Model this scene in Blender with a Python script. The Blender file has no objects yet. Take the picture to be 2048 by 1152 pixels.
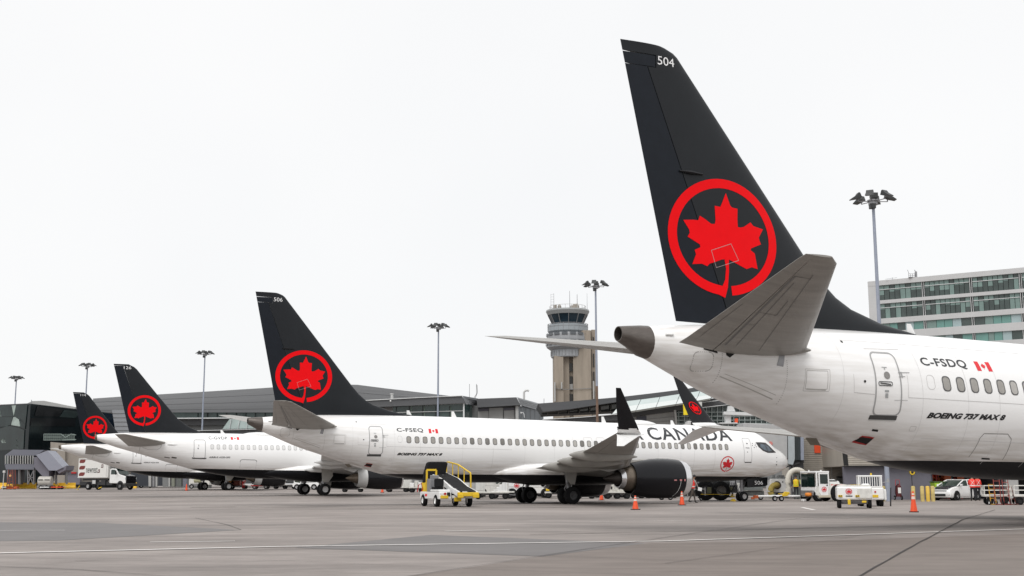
import bpy, bmesh, math, random
import numpy as np
from mathutils import Vector, Matrix

random.seed(7)
R = math.radians
PI = math.pi
scene = bpy.context.scene
COL = scene.collection

# ------------------------------------------------------------------ camera
CAM_H = 1.27
F_PX, PITCH, ROLL = 2416.9, R(9.189), R(-0.145)
cd = bpy.data.cameras.new('camera')
cam = bpy.data.objects.new('camera', cd)
COL.objects.link(cam)
cd.sensor_width = 36.0
cd.lens = F_PX / 2048 * 36.0
cd.clip_start = 0.1
cd.clip_end = 6000
cam.matrix_world = (Matrix.Translation((0, 0, CAM_H)) @ Matrix.Rotation(R(90) + PITCH, 4, 'X')
                    @ Matrix.Rotation(ROLL, 4, 'Z'))
scene.camera = cam

# ------------------------------------------------------------------ sky, sun, exposure
SUN_EL, SUN_AZ = 54.0, 200.0          # azimuth clockwise from +Y
world = bpy.data.worlds.new('World')
scene.world = world
world.use_nodes = True
wn, wl = world.node_tree.nodes, world.node_tree.links
wn.clear()
w_out = wn.new('ShaderNodeOutputWorld')
w_bg = wn.new('ShaderNodeBackground')
w_bg.inputs['Strength'].default_value = 0.1
sky = wn.new('ShaderNodeTexSky')
sky.sky_type = 'NISHITA'
sky.sun_disc = False
sky.sun_elevation = R(SUN_EL)
sky.sun_rotation = R(SUN_AZ)
sky.air_density = 1.0
sky.dust_density = 3.0
tcw = wn.new('ShaderNodeTexCoord')
ns = wn.new('ShaderNodeTexNoise')
ns.inputs['Scale'].default_value = 2.2
ns.inputs['Detail'].default_value = 3
ramp = wn.new('ShaderNodeValToRGB')     # the overcast layer
ramp.color_ramp.elements[0].position = 0.35
ramp.color_ramp.elements[0].color = (0.955, 0.96, 0.965, 1)
ramp.color_ramp.elements[1].position = 0.65
ramp.color_ramp.elements[1].color = (1.0, 0.998, 0.995, 1)
scl = wn.new('ShaderNodeVectorMath')
scl.operation = 'SCALE'
scl.inputs['Scale'].default_value = 10.3
mx = wn.new('ShaderNodeMix')
mx.data_type = 'RGBA'
mx.inputs[0].default_value = 0.93
wl.new(tcw.outputs['Generated'], ns.inputs['Vector'])
wl.new(ns.outputs['Fac'], ramp.inputs['Fac'])
wl.new(ramp.outputs['Color'], scl.inputs[0])
wl.new(sky.outputs['Color'], mx.inputs[6])
wl.new(scl.outputs['Vector'], mx.inputs[7])
wl.new(mx.outputs[2], w_bg.inputs['Color'])
wl.new(w_bg.outputs['Background'], w_out.inputs['Surface'])

sd = bpy.data.lights.new('sun', 'SUN')
sd.energy = 1.8
sd.angle = R(38)
sd.color = (1.0, 0.985, 0.965)
sun = bpy.data.objects.new('sun', sd)
COL.objects.link(sun)
az = R(SUN_AZ)
sdir = Vector((math.sin(az) * math.cos(R(SUN_EL)), math.cos(az) * math.cos(R(SUN_EL)), math.sin(R(SUN_EL))))
sun.rotation_euler = sdir.to_track_quat('Z', 'Y').to_euler()
sun.location = sdir * 60

vs = scene.view_settings
scene.display_settings.display_device = 'sRGB'
vs.view_transform = 'Standard'
vs.look = 'None'
vs.exposure = 0.0
vs.gamma = 1.0
vs.use_curve_mapping = False

# ------------------------------------------------------------------ the lie of the land
def gz(y):
    return 0.0085 * min(max(y - 86.0, 0.0), 84.0)

def _ray(px, py):
    a, b = px - 1024, py - 576
    u = a * math.cos(ROLL) + b * math.sin(ROLL)
    w = -a * math.sin(ROLL) + b * math.cos(ROLL)
    c, s = math.cos(PITCH), math.sin(PITCH)
    v = -w / F_PX
    return Vector((u / F_PX, c - v * s, s + v * c))

def at(px, py, Y):
    """survey point of the photograph at distance Y"""
    d = _ray(px, py)
    return Vector((0, 0, CAM_H)) + d * (Y / d.y)

def gp(px, py, up=0.0):
    """survey point of the photograph on the ground"""
    d = _ray(px, py)
    y = 50.0
    for _ in range(60):
        t = (gz(y) - CAM_H) / d.z
        y = 0.5 * y + 0.5 * d.y * t
    return Vector((d.x * y / d.y, y, gz(y) + up))

# ------------------------------------------------------------------ materials
MATS = {}
def mat(name, col, rough=0.6, metal=0.0, var=0.08, scale=3.0, bump=0.0, coat=0.0, emit=None, spec=0.5, stretch=None):
    if name in MATS:
        return MATS[name]
    m = bpy.data.materials.new(name)
    m.use_nodes = True
    nt = m.node_tree
    b = nt.nodes['Principled BSDF']
    b.inputs['Roughness'].default_value = rough
    b.inputs['Metallic'].default_value = metal
    b.inputs['Coat Weight'].default_value = coat
    b.inputs['Coat Roughness'].default_value = 0.12
    b.inputs['Specular IOR Level'].default_value = spec
    tc = nt.nodes.new('ShaderNodeTexCoord')
    mp = nt.nodes.new('ShaderNodeMapping')
    if stretch:
        mp.inputs['Scale'].default_value = stretch
    n = nt.nodes.new('ShaderNodeTexNoise')
    n.inputs['Scale'].default_value = scale
    n.inputs['Detail'].default_value = 5
    n.inputs['Roughness'].default_value = 0.65
    r = nt.nodes.new('ShaderNodeValToRGB')
    r.color_ramp.elements[0].position = 0.3
    r.color_ramp.elements[1].position = 0.7
    r.color_ramp.elements[0].color = tuple(c * (1 - var) for c in col) + (1,)
    r.color_ramp.elements[1].color = tuple(min(1, c * (1 + var * 0.6)) for c in col) + (1,)
    nt.links.new(tc.outputs['Object'], mp.inputs['Vector'])
    nt.links.new(mp.outputs['Vector'], n.inputs['Vector'])
    nt.links.new(n.outputs['Fac'], r.inputs['Fac'])
    nt.links.new(r.outputs['Color'], b.inputs['Base Color'])
    if bump:
        bp = nt.nodes.new('ShaderNodeBump')
        bp.inputs['Strength'].default_value = bump
        bp.inputs['Distance'].default_value = 0.02
        nt.links.new(n.outputs['Fac'], bp.inputs['Height'])
        nt.links.new(bp.outputs['Normal'], b.inputs['Normal'])
    if emit:
        b.inputs['Emission Color'].default_value = (*emit[:3], 1)
        b.inputs['Emission Strength'].default_value = emit[3]
    MATS[name] = m
    return m

def fuselage_mat(name, z0, slope, xmax):
    """white paint above, black belly paint below the cheat line, thin streaks of dirt"""
    m = bpy.data.materials.new(name)
    m.use_nodes = True
    nt = m.node_tree
    N, L = nt.nodes, nt.links
    b = N['Principled BSDF']
    b.inputs['Roughness'].default_value = 0.3
    b.inputs['Specular IOR Level'].default_value = 0.4
    b.inputs['Coat Roughness'].default_value = 0.1
    tc = N.new('ShaderNodeTexCoord')
    sx = N.new('ShaderNodeSeparateXYZ')
    L.new(tc.outputs['Object'], sx.inputs[0])
    m1 = N.new('ShaderNodeMath'); m1.operation = 'MULTIPLY_ADD'
    m1.inputs[1].default_value = slope; m1.inputs[2].default_value = -z0
    L.new(sx.outputs['X'], m1.inputs[0])
    m2 = N.new('ShaderNodeMath'); m2.operation = 'ADD'
    L.new(m1.outputs[0], m2.inputs[0]); L.new(sx.outputs['Z'], m2.inputs[1])
    m3 = N.new('ShaderNodeMath'); m3.operation = 'GREATER_THAN'; m3.inputs[1].default_value = 0
    L.new(m2.outputs[0], m3.inputs[0])
    # dirt streaks run along the airflow and gather on the underside
    mp = N.new('ShaderNodeMapping'); mp.inputs['Scale'].default_value = (0.35, 2.2, 5.0)
    L.new(tc.outputs['Object'], mp.inputs['Vector'])
    n = N.new('ShaderNodeTexNoise'); n.inputs['Scale'].default_value = 1.6; n.inputs['Detail'].default_value = 6
    L.new(mp.outputs['Vector'], n.inputs['Vector'])
    mr = N.new('ShaderNodeMapRange')
    mr.inputs['From Min'].default_value = 2.9; mr.inputs['From Max'].default_value = 1.7
    mr.inputs['To Min'].default_value = 0.0; mr.inputs['To Max'].default_value = 0.75
    L.new(sx.outputs['Z'], mr.inputs['Value'])
    # tail end dirt
    mr2 = N.new('ShaderNodeMapRange')
    mr2.inputs['From Min'].default_value = -9.0; mr2.inputs['From Max'].default_value = -18.0
    mr2.inputs['To Min'].default_value = 0.0; mr2.inputs['To Max'].default_value = 0.38
    L.new(sx.outputs['X'], mr2.inputs['Value'])
    ad = N.new('ShaderNodeMath'); ad.operation = 'ADD'; ad.use_clamp = True
    L.new(mr.outputs[0], ad.inputs[0]); L.new(mr2.outputs[0], ad.inputs[1])
    mu = N.new('ShaderNodeMath'); mu.operation = 'MULTIPLY'
    sr_ = N.new('ShaderNodeMapRange'); sr_.inputs['From Min'].default_value = .36; sr_.inputs['From Max'].default_value = .68
    L.new(n.outputs['Fac'], sr_.inputs['Value'])
    L.new(ad.outputs[0], mu.inputs[0]); L.new(sr_.outputs[0], mu.inputs[1])
    wh = N.new('ShaderNodeMix'); wh.data_type = 'RGBA'
    wh.inputs[6].default_value = (0.88, 0.877, 0.872, 1)
    wh.inputs[7].default_value = (0.36, 0.31, 0.245, 1)
    L.new(mu.outputs[0], wh.inputs[0])
    fx = N.new('ShaderNodeMix'); fx.data_type = 'RGBA'
    fx.inputs[6].default_value = (0.012, 0.012, 0.014, 1)
    L.new(m3.outputs[0], fx.inputs[0]); L.new(wh.outputs[2], fx.inputs[7])
    L.new(fx.outputs[2], b.inputs['Base Color'])
    cw = N.new('ShaderNodeMath'); cw.operation = 'MULTIPLY_ADD'; cw.inputs[1].default_value = .45; cw.inputs[2].default_value = .0
    L.new(m3.outputs[0], cw.inputs[0]); L.new(cw.outputs[0], b.inputs['Coat Weight'])
    sw = N.new('ShaderNodeMath'); sw.operation = 'MULTIPLY_ADD'; sw.inputs[1].default_value = .32; sw.inputs[2].default_value = .10
    L.new(m3.outputs[0], sw.inputs[0]); L.new(sw.outputs[0], b.inputs['Specular IOR Level'])
    bp = N.new('ShaderNodeBump'); bp.inputs['Strength'].default_value = 0.05; bp.inputs['Distance'].default_value = 0.03
    n2 = N.new('ShaderNodeTexNoise'); n2.inputs['Scale'].default_value = 1.1; n2.inputs['Detail'].default_value = 2
    L.new(tc.outputs['Object'], n2.inputs['Vector']); L.new(n2.outputs['Fac'], bp.inputs['Height'])
    L.new(bp.outputs['Normal'], b.inputs['Normal']); L.new(bp.outputs['Normal'], b.inputs['Coat Normal'])
    MATS[name] = m
    return m

WHITE = mat('white_paint', (0.80, 0.80, 0.79), 0.35, coat=0.3, var=0.05)
OFFW = mat('worn_white_paint', (0.66, 0.65, 0.61), 0.5, var=0.22, scale=4)
BLACKP = mat('black_gloss_paint', (0.006, 0.006, 0.008), 0.22, coat=0.0, spec=.30, var=0.2)
FINB = mat('charcoal_tail_paint', (0.014, 0.016, 0.019), 0.42, coat=0.0, spec=.22, var=0.15, scale=0.8)
RED = mat('red_paint', (0.86, 0.002, 0.006), 0.5, spec=.12, var=0.03)
REDD = mat('dark_red_paint', (0.45, 0.012, 0.015), 0.45, var=0.05)
GREYP = mat('grey_wing_paint', (0.31, 0.298, 0.275), 0.42, coat=0.1, var=0.20, scale=1.3, stretch=(0.45, 3, 1))
GREYL = mat('light_grey_paint', (0.55, 0.55, 0.54), 0.45, var=0.08)
LINE = mat('panel_line', (0.22, 0.22, 0.22), 0.7)
LINEF = mat('faint_panel_line', (0.55, 0.54, 0.53), 0.7)
DARK = mat('dark_cavity', (0.012, 0.012, 0.012), 0.8)
TEXTC = mat('charcoal_lettering', (0.035, 0.038, 0.042), 0.5)
BLKT = mat('black_lettering', (0.008, 0.008, 0.009), 0.5)
ALU = mat('polished_aluminium', (0.72, 0.72, 0.73), 0.22, metal=0.9, var=0.05)
STEEL = mat('grey_steel', (0.30, 0.30, 0.31), 0.45, metal=0.6, var=0.15)
HOT = mat('heat_stained_metal', (0.20, 0.165, 0.13), 0.4, metal=0.75, var=0.25, scale=5)
APU = mat('brown_titanium', (0.145, 0.128, 0.116), 0.38, metal=0.7, var=0.2, scale=4, stretch=(0.6, 3, 3))
TYRE = mat('tyre_rubber', (0.009, 0.009, 0.010), 0.8, var=0.3, spec=.2)
RUB = mat('black_rubber', (0.010, 0.010, 0.011), 0.7, var=0.3, spec=.2)
RUDB = mat('rudder_charcoal', (0.009, 0.012, 0.018), 0.42, var=.15, spec=.2)
HUB = mat('wheel_hub_grey', (0.42, 0.42, 0.42), 0.4, metal=0.4, var=0.15)
WGLASS = mat('cabin_window_grey', (0.34, 0.325, 0.30), 0.12, var=0.12, scale=9)
WG2 = mat('cabin_window_darker', (0.20, 0.19, 0.175), 0.1, var=.2, scale=7)
WG3 = mat('cabin_window_blind_down', (0.44, 0.425, 0.40), 0.2, var=.08, scale=9)
WGLASS2 = mat('closed_window_blind', (0.70, 0.70, 0.69), 0.2, var=0.04)
WRIM = mat('window_rim', (0.11, 0.11, 0.11), 0.4)
CGLASS = mat('cockpit_glass', (0.10, 0.13, 0.16), 0.05, var=0.5, scale=2.5)
YEL = mat('safety_yellow', (0.72, 0.48, 0.02), 0.5, var=0.12)
YELB = mat('barrier_yellow', (0.85, 0.50, 0.03), 0.6, var=0.10)
ORG = mat('cone_orange', (0.80, 0.085, 0.02), 0.55, var=0.1)
ORGD = mat('dull_orange', (0.45, 0.09, 0.02), 0.6, var=0.3)
HIVO = mat('high_visibility_red', (0.80, 0.05, 0.035), 0.7, var=0.1)
HIVY = mat('high_visibility_yellow', (0.62, 0.75, 0.03), 0.7, var=0.1)
SILV = mat('reflective_tape', (0.75, 0.75, 0.72), 0.4)
SKIN = mat('skin', (0.30, 0.17, 0.11), 0.6)
DCLOTH = mat('dark_cloth', (0.02, 0.021, 0.026), 0.9, var=0.2)
BCLOTH = mat('brown_grey_cloth', (0.11, 0.09, 0.075), 0.9, var=0.2)
GREEN = mat('dumpster_green', (0.35, 0.55, 0.03), 0.5)

# ------------------------------------------------------------------ mesh builder
class MB:
    def __init__(self):
        self.v, self.f, self.m = [], [], []
        self.xf = None
    def add(self, vs_, fs_, mi=0):
        o = len(self.v)
        for p in vs_:
            p = Vector(p)
            self.v.append(self.xf @ p if self.xf else p)
        for f in fs_:
            self.f.append([i + o for i in f])
            self.m.append(mi)
    def box(self, c, s, mi=0, rot=None):
        hx, hy, hz = s[0] / 2, s[1] / 2, s[2] / 2
        vv = [Vector((x * hx, y * hy, z * hz)) for x in (-1, 1) for y in (-1, 1) for z in (-1, 1)]
        if rot:
            vv = [rot @ p for p in vv]
        self.add([p + Vector(c) for p in vv],
                 [(0, 1, 3, 2), (4, 6, 7, 5), (0, 4, 5, 1), (2, 3, 7, 6), (0, 2, 6, 4), (1, 5, 7, 3)], mi)
    def span(self, x0, x1, y0, y1, z0, z1, mi=0):
        self.box(((x0 + x1) / 2, (y0 + y1) / 2, (z0 + z1) / 2), (abs(x1 - x0), abs(y1 - y0), abs(z1 - z0)), mi)
    def cyl(self, p0, p1, r0, r1=None, n=12, mi=0, caps=True):
        p0, p1 = Vector(p0), Vector(p1)
        r1 = r0 if r1 is None else r1
        d = (p1 - p0)
        q = d.to_track_quat('Z', 'Y')
        vv = []
        for p, r in ((p0, r0), (p1, r1)):
            for i in range(n):
                a = 2 * PI * i / n
                vv.append(p + q @ Vector((math.cos(a) * r, math.sin(a) * r, 0)))
        ff = [(i, (i + 1) % n, n + (i + 1) % n, n + i) for i in range(n)]
        if caps:
            ff += [tuple(range(n - 1, -1, -1)), tuple(range(n, 2 * n))]
        self.add(vv, ff, mi)
    def bar(self, p0, p1, w, mi=0, h=None):
        p0, p1 = Vector(p0), Vector(p1)
        d = p1 - p0
        q = d.to_track_quat('X', 'Z').to_matrix()
        self.box((p0 + p1) / 2, (d.length, w, h or w), mi, q)
    def path(self, pts, r, n=8, mi=0):
        """round tube through the points, one continuous skin"""
        pts = [Vector(p) for p in pts]
        rs = r if isinstance(r, (list, tuple)) else [r] * len(pts)
        vv = []
        for i, p in enumerate(pts):
            d = (pts[min(i + 1, len(pts) - 1)] - pts[max(i - 1, 0)]).normalized()
            q = d.to_track_quat('Z', 'Y')
            for k in range(n):
                a = 2 * PI * k / n
                vv.append(p + q @ Vector((math.cos(a) * rs[i], math.sin(a) * rs[i], 0)))
        ff = []
        for i in range(len(pts) - 1):
            for k in range(n):
                ff.append((i * n + k, i * n + (k + 1) % n, (i + 1) * n + (k + 1) % n, (i + 1) * n + k))
        ff += [tuple(range(n - 1, -1, -1)), tuple(range((len(pts) - 1) * n, len(pts) * n))]
        self.add(vv, ff, mi)
    def lathe(self, prof, o=(0, 0, 0), axis='X', n=24, mi=0, flat=0.0):
        """profile [(along, radius)] turned about an axis through o"""
        o = Vector(o)
        vv, ff = [], []
        for a, r in prof:
            for k in range(n):
                t = 2 * PI * k / n
                c, s = math.cos(t) * r, math.sin(t) * r
                if flat and s < 0:
                    s *= (1 - flat)
                if axis == 'X': vv.append(o + Vector((a, c, s)))
                elif axis == 'Y': vv.append(o + Vector((c, a, s)))
                else: vv.append(o + Vector((c, s, a)))
        for i in range(len(prof) - 1):
            for k in range(n):
                ff.append((i * n + k, i * n + (k + 1) % n, (i + 1) * n + (k + 1) % n, (i + 1) * n + k))
        self.add(vv, ff, mi)
    def prism(self, pts, d, mi=0):
        """planar polygon (3D points) pushed by vector d"""
        pts = [Vector(p) for p in pts]
        n = len(pts)
        d = Vector(d)
        self.add(pts + [p + d for p in pts],
                 [tuple(range(n)), tuple(range(2 * n - 1, n - 1, -1))] +
                 [(i, i + n, (i + 1) % n + n, (i + 1) % n) for i in range(n)], mi)
    def build(self, name, mats, parent=None, smooth=None, bevel=0.0, fix=True, loc=None, mesh_only=False):
        me = bpy.data.meshes.new(name)
        me.from_pydata([tuple(p) for p in self.v], [], self.f)
        if not isinstance(mats, (list, tuple)):
            mats = [mats]
        for m in mats:
            me.materials.append(m)
        for p, mi in zip(me.polygons, self.m):
            p.material_index = min(mi, len(mats) - 1)
        if fix:
            bm = bmesh.new()
            bm.from_mesh(me)
            bmesh.ops.recalc_face_normals(bm, faces=bm.faces)
            bm.to_mesh(me)
            bm.free()
        if smooth:
            me.shade_smooth()
            me.set_sharp_from_angle(angle=R(smooth))
        if mesh_only:
            return me
        return link(name, me, parent, loc, bevel)

def link(name, me, parent=None, loc=None, bevel=0.0):
    o = bpy.data.objects.new(name, me)
    COL.objects.link(o)
    if parent: o.parent = parent
    if loc is not None: o.location = loc
    if bevel:
        b = o.modifiers.new('bevel', 'BEVEL')
        b.width = bevel
        b.segments = 2
        b.limit_method = 'ANGLE'
        b.angle_limit = R(40)
        b.harden_normals = False
    return o

def tag(o, label, cat=None, group=None, kind=None):
    if label: o['label'] = label
    if cat: o['category'] = cat
    if group: o['group'] = group
    if kind: o['kind'] = kind
    return o

def thing(name, label, cat, loc=(0, 0, 0), rz=0.0, group=None):
    o = bpy.data.objects.new(name, None)
    o.empty_display_size = 0.5
    COL.objects.link(o)
    o.location = loc
    o.rotation_euler = (0, 0, rz)
    return tag(o, label, cat, group)

def children(o):
    return [c for c in bpy.data.objects if c.parent == o]

def copy_tree(o, loc=None, rz=None, label=None, parent=None, kids=None):
    if kids is None:
        kids = {}
        for c in bpy.data.objects:
            if c.parent: kids.setdefault(c.parent.name, []).append(c)
    c = o.copy()
    COL.objects.link(c)
    c.parent = parent
    if loc is not None: c.location = loc
    if rz is not None: c.rotation_euler = (0, 0, rz)
    if label: c['label'] = label
    for ch in kids.get(o.name, []):
        copy_tree(ch, parent=c, kids=kids)
    return c

# ------------------------------------------------------------------ flat print laid on curved skins
def slice2d(bm, du, dv):
    xs = [v.co.x for v in bm.verts]; ys = [v.co.y for v in bm.verts]
    for lo, hi, st, no in ((min(xs), max(xs), du, (1, 0, 0)), (min(ys), max(ys), dv, (0, 1, 0))):
        if not st: continue
        k = math.floor(lo / st) + 1
        while k * st < hi:
            bmesh.ops.bisect_plane(bm, geom=bm.verts[:] + bm.edges[:] + bm.faces[:], dist=1e-5,
                                   plane_co=(k * st if no[0] else 0, k * st if no[1] else 0, 0), plane_no=no)
            k += 1

def decal(name, verts, faces, fn, m, parent, du=0.25, dv=0.12):
    me = bpy.data.meshes.new(name)
    me.from_pydata([(a, b, 0) for a, b in verts], [], faces)
    bm = bmesh.new()
    bm.from_mesh(me)
    slice2d(bm, du, dv)
    bmesh.ops.triangulate(bm, faces=bm.faces)
    for v in bm.verts:
        v.co = Vector(fn(v.co.x, v.co.y))
    bm.to_mesh(me)
    bm.free()
    me.materials.append(m)
    return link(name, me, parent)

TXT = {}
def text2d(s, bold=0.0, shear=0.0, space=1.0):
    """letter outlines as 2D polygons in a 1 x 1 box"""
    k = (s, bold, shear, space)
    if k in TXT: return TXT[k]
    c = bpy.data.curves.new('lettering', 'FONT')
    c.body = s
    c.offset = bold
    c.shear = shear
    c.space_character = space
    c.resolution_u = 3
    c.fill_mode = 'FRONT'
    o = bpy.data.objects.new('lettering', c)
    me = bpy.data.meshes.new_from_object(o)
    V = [(v.co.x, v.co.y) for v in me.vertices]
    Fc = [tuple(p.vertices) for p in me.polygons]
    x0, x1 = min(v[0] for v in V), max(v[0] for v in V)
    y0, y1 = min(v[1] for v in V), max(v[1] for v in V)
    V = [((x - x0) / (x1 - x0), (y - y0) / (y1 - y0)) for x, y in V]
    bpy.data.objects.remove(o)
    bpy.data.curves.remove(c)
    bpy.data.meshes.remove(me)
    TXT[k] = (V, Fc)
    return TXT[k]

LEAF = [(0.028, 0.669), (0.104, 0.479), (0.14, 0.451), (0.241, 0.444), (0.23, 0.271), (0.234, 0.157), (0.278, 0.152),
        (0.345, 0.168), (0.482, 0.253), (0.535, 0.2), (0.724, 0.167), (0.633, 0.028), (0.644, -0.025), (0.668, -0.076),
        (0.475, -0.156), (0.462, -0.187), (0.538, -0.23), (0.583, -0.473), (0.473, -0.451), (0.372, -0.487),
        (0.232, -0.433), (0.103, -0.382), (0.049, -0.364), (-0.031, -0.365), (-0.092, -0.377), (-0.201, -0.421),
        (-0.298, -0.452), (-0.342, -0.495), (-0.437, -0.464), (-0.605, -0.482), (-0.537, -0.327), (-0.56, -0.263),
        (-0.46, -0.216), (-0.465, -0.173), (-0.68, -0.07), (-0.642, -0.01), (-0.651, 0.041), (-0.752, 0.178),
        (-0.583, 0.195), (-0.488, 0.196), (-0.46, 0.269), (-0.37, 0.226), (-0.255, 0.16), (-0.19, 0.166),
        (-0.177, 0.229), (-0.186, 0.447), (-0.083, 0.441), (-0.048, 0.506)]
def roundel_ring(thick=0.155):
    V, Fc = [], []
    cx, cy, ro_x, ro_y = -0.02, -0.02, 1.0, 0.90
    n = 56
    a0, a1 = R(-83), R(263)
    for i in range(n + 1):
        a = a0 + (a1 - a0) * i / n
        V.append((cx + ro_x * math.cos(a), cy + ro_y * math.sin(a)))
        V.append((cx + (ro_x - thick) * math.cos(a), cy + (ro_y - thick * 0.93) * math.sin(a)))
    for i in range(n):
        Fc.append((2 * i, 2 * i + 2, 2 * i + 3, 2 * i + 1))
    b = len(V)
    V += [(-0.031, -0.355), (-0.006, -0.505), (-0.026, -0.68), (-0.075, -0.779), V[2 * n + 1], V[2 * n], (-0.028, -0.956), (0.021, -0.797),
          (0.046, -0.553), (0.049, -0.355)]
    Fc += [(b, b + 1, b + 8, b + 9), (b + 1, b + 2, b + 7, b + 8), (b + 2, b + 3, b + 7), (b + 3, b + 4, b + 5, b + 6), (b + 3, b + 6, b + 7)]
    return V, Fc
RING = roundel_ring()
LEAFP = (LEAF, [tuple(range(len(LEAF)))])
# ------------------------------------------------------------------ aircraft
def pchip(X, Y, x):
    X = np.asarray(X, float); Y = np.asarray(Y, float); h = np.diff(X); d = np.diff(Y) / h
    m = np.zeros_like(Y)
    for i in range(1, len(X) - 1):
        if d[i - 1] * d[i] > 0:
            w1 = 2 * h[i] + h[i - 1]; w2 = h[i] + 2 * h[i - 1]
            m[i] = (w1 + w2) / (w1 / d[i - 1] + w2 / d[i])
    m[0] = d[0]; m[-1] = d[-1]
    x = np.clip(np.asarray(x, float), X[0], X[-1])
    i = np.clip(np.searchsorted(X, x) - 1, 0, len(X) - 2)
    t = (x - X[i]) / h[i]
    return (1 + 2 * t) * (1 - t) ** 2 * Y[i] + t * (1 - t) ** 2 * h[i] * m[i] + t * t * (3 - 2 * t) * Y[i + 1] + t * t * (t - 1) * h[i] * m[i + 1]

B737 = np.array([(0,2.72,2.70,.01),(.05,2.92,2.5,.22),(.2,3.12,2.33,.42),(.5,3.36,2.14,.68),(1,3.63,1.95,.98),(1.6,3.88,1.78,1.24),(2.1,4.27,1.68,1.40),(2.7,4.66,1.6,1.53),(3.4,4.91,1.53,1.65),(4.4,5.07,1.45,1.76),(5.5,5.15,1.40,1.83),(7,5.19,1.35,1.87),(9,5.21,1.33,1.88),(12,5.22,1.33,1.88),(20,5.30,1.33,1.88),(25,5.35,1.33,1.88),(27,5.365,1.40,1.87),(28.5,5.37,1.50,1.85),(30.15,5.37,1.70,1.79),(31.5,5.36,2.02,1.71),(33,5.34,2.45,1.56),(34.5,5.31,2.92,1.30),(36,5.26,3.38,1.0),(37.3,5.18,3.88,.66),(38.3,5.09,4.30,.41)])
B220 = np.array([(0,2.5,2.48,.01),(.1,2.8,2.25,.3),(.6,3.3,1.95,.75),(1.5,4.1,1.65,1.15),(2.5,4.75,1.5,1.4),(4,5.2,1.42,1.62),(6,5.38,1.38,1.74),(9,5.42,1.38,1.75),(20,5.45,1.40,1.75),(25,5.47,1.5,1.75),(27.5,5.5,1.72,1.73),(30,5.5,2.15,1.64),(32.2,5.5,2.73,1.45),(34.5,5.48,3.42,1.12),(36.1,5.44,3.87,.84),(37.4,5.36,4.25,.58),(38.8,5.24,4.78,.28)])

def L3(s, lat, z):
    """station aft of the nose, starboard offset, height -> local point"""
    return Vector((19.64 - s, -lat, z))

class Hull:
    def __init__(self, B):
        self.B = B
        self.grid = np.linspace(B[0, 0], B[-1, 0], 500)
        self.t = pchip(B[:, 0], B[:, 1], self.grid)
        self.b = pchip(B[:, 0], B[:, 2], self.grid)
        self.w = pchip(B[:, 0], B[:, 3], self.grid)
    def prm(self, s):
        return (float(np.interp(s, self.grid, self.t)), float(np.interp(s, self.grid, self.b)), float(np.interp(s, self.grid, self.w)))
    def lat(self, s, z, p=2.1):
        t, b, w = self.prm(s)
        q = min(abs((z - (t + b) / 2) / ((t - b) / 2)), 0.9999)
        return w * (1 - q ** p) ** (1 / p)
    def map(self, s0, z0, up=0.006, side=1):
        def fn(u, v):
            s, z = s0 - u, z0 + v
            return L3(s, side * (self.lat(s, z) + up), z)
        return fn
    def mesh(self, mb, n=72, mi=0):
        ss = np.concatenate([np.array([0, .02, .05, .1, .2, .35, .5, .75]), np.arange(1, 5.6, .3), np.arange(6, 27, .75), np.arange(27, self.B[-1, 0] - .1, .35), [self.B[-1, 0]]])
        p = 2.1
        vv, ff = [], []
        for s in ss:
            t, b, w = self.prm(s)
            zc, hz = (t + b) / 2, (t - b) / 2
            for k in range(n):
                a = 2 * PI * k / n
                c, sn = math.cos(a), math.sin(a)
                vv.append(L3(s, w * math.copysign(abs(c) ** (2 / p), c), zc + hz * math.copysign(abs(sn) ** (2 / p), sn)))
        for i in range(len(ss) - 1):
            for k in range(n):
                ff.append((i * n + k, i * n + (k + 1) % n, (i + 1) * n + (k + 1) % n, (i + 1) * n + k))
        ff.append(tuple(range(n)))
        m = (len(ss) - 1) * n
        ff.append(tuple(range(m + n - 1, m - 1, -1)))
        mb.add(vv, ff, mi)
    def ribbon(self, mb, pts, w, up=0.005, side=1, step=0.12, mi=0):
        """a thin line following the skin through (s, z) points"""
        P = []
        for (a, b) in zip(pts[:-1], pts[1:]):
            n = max(1, int(math.hypot(b[0] - a[0], b[1] - a[1]) / step))
            for i in range(n):
                P.append((a[0] + (b[0] - a[0]) * i / n, a[1] + (b[1] - a[1]) * i / n))
        P.append(pts[-1])
        vv = []
        for i, q in enumerate(P):
            a, b = P[max(i - 1, 0)], P[min(i + 1, len(P) - 1)]
            dx, dz = b[0] - a[0], b[1] - a[1]
            l = math.hypot(dx, dz) or 1
            nx, nz = -dz / l * w / 2, dx / l * w / 2
            for sg in (1, -1):
                s, z = q[0] + sg * nx, q[1] + sg * nz
                vv.append(L3(s, side * (self.lat(s, z) + up), z))
        mb.add(vv, [(2 * i, 2 * i + 1, 2 * i + 3, 2 * i + 2) for i in range(len(P) - 1)], mi)

def naca(t):
    t = min(max(t, 0.0), 1.0)
    return max((.2969 * math.sqrt(t) - .126 * t - .3516 * t * t + .2843 * t ** 3 - .1036 * t ** 4) / .1, 0.0)

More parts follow.
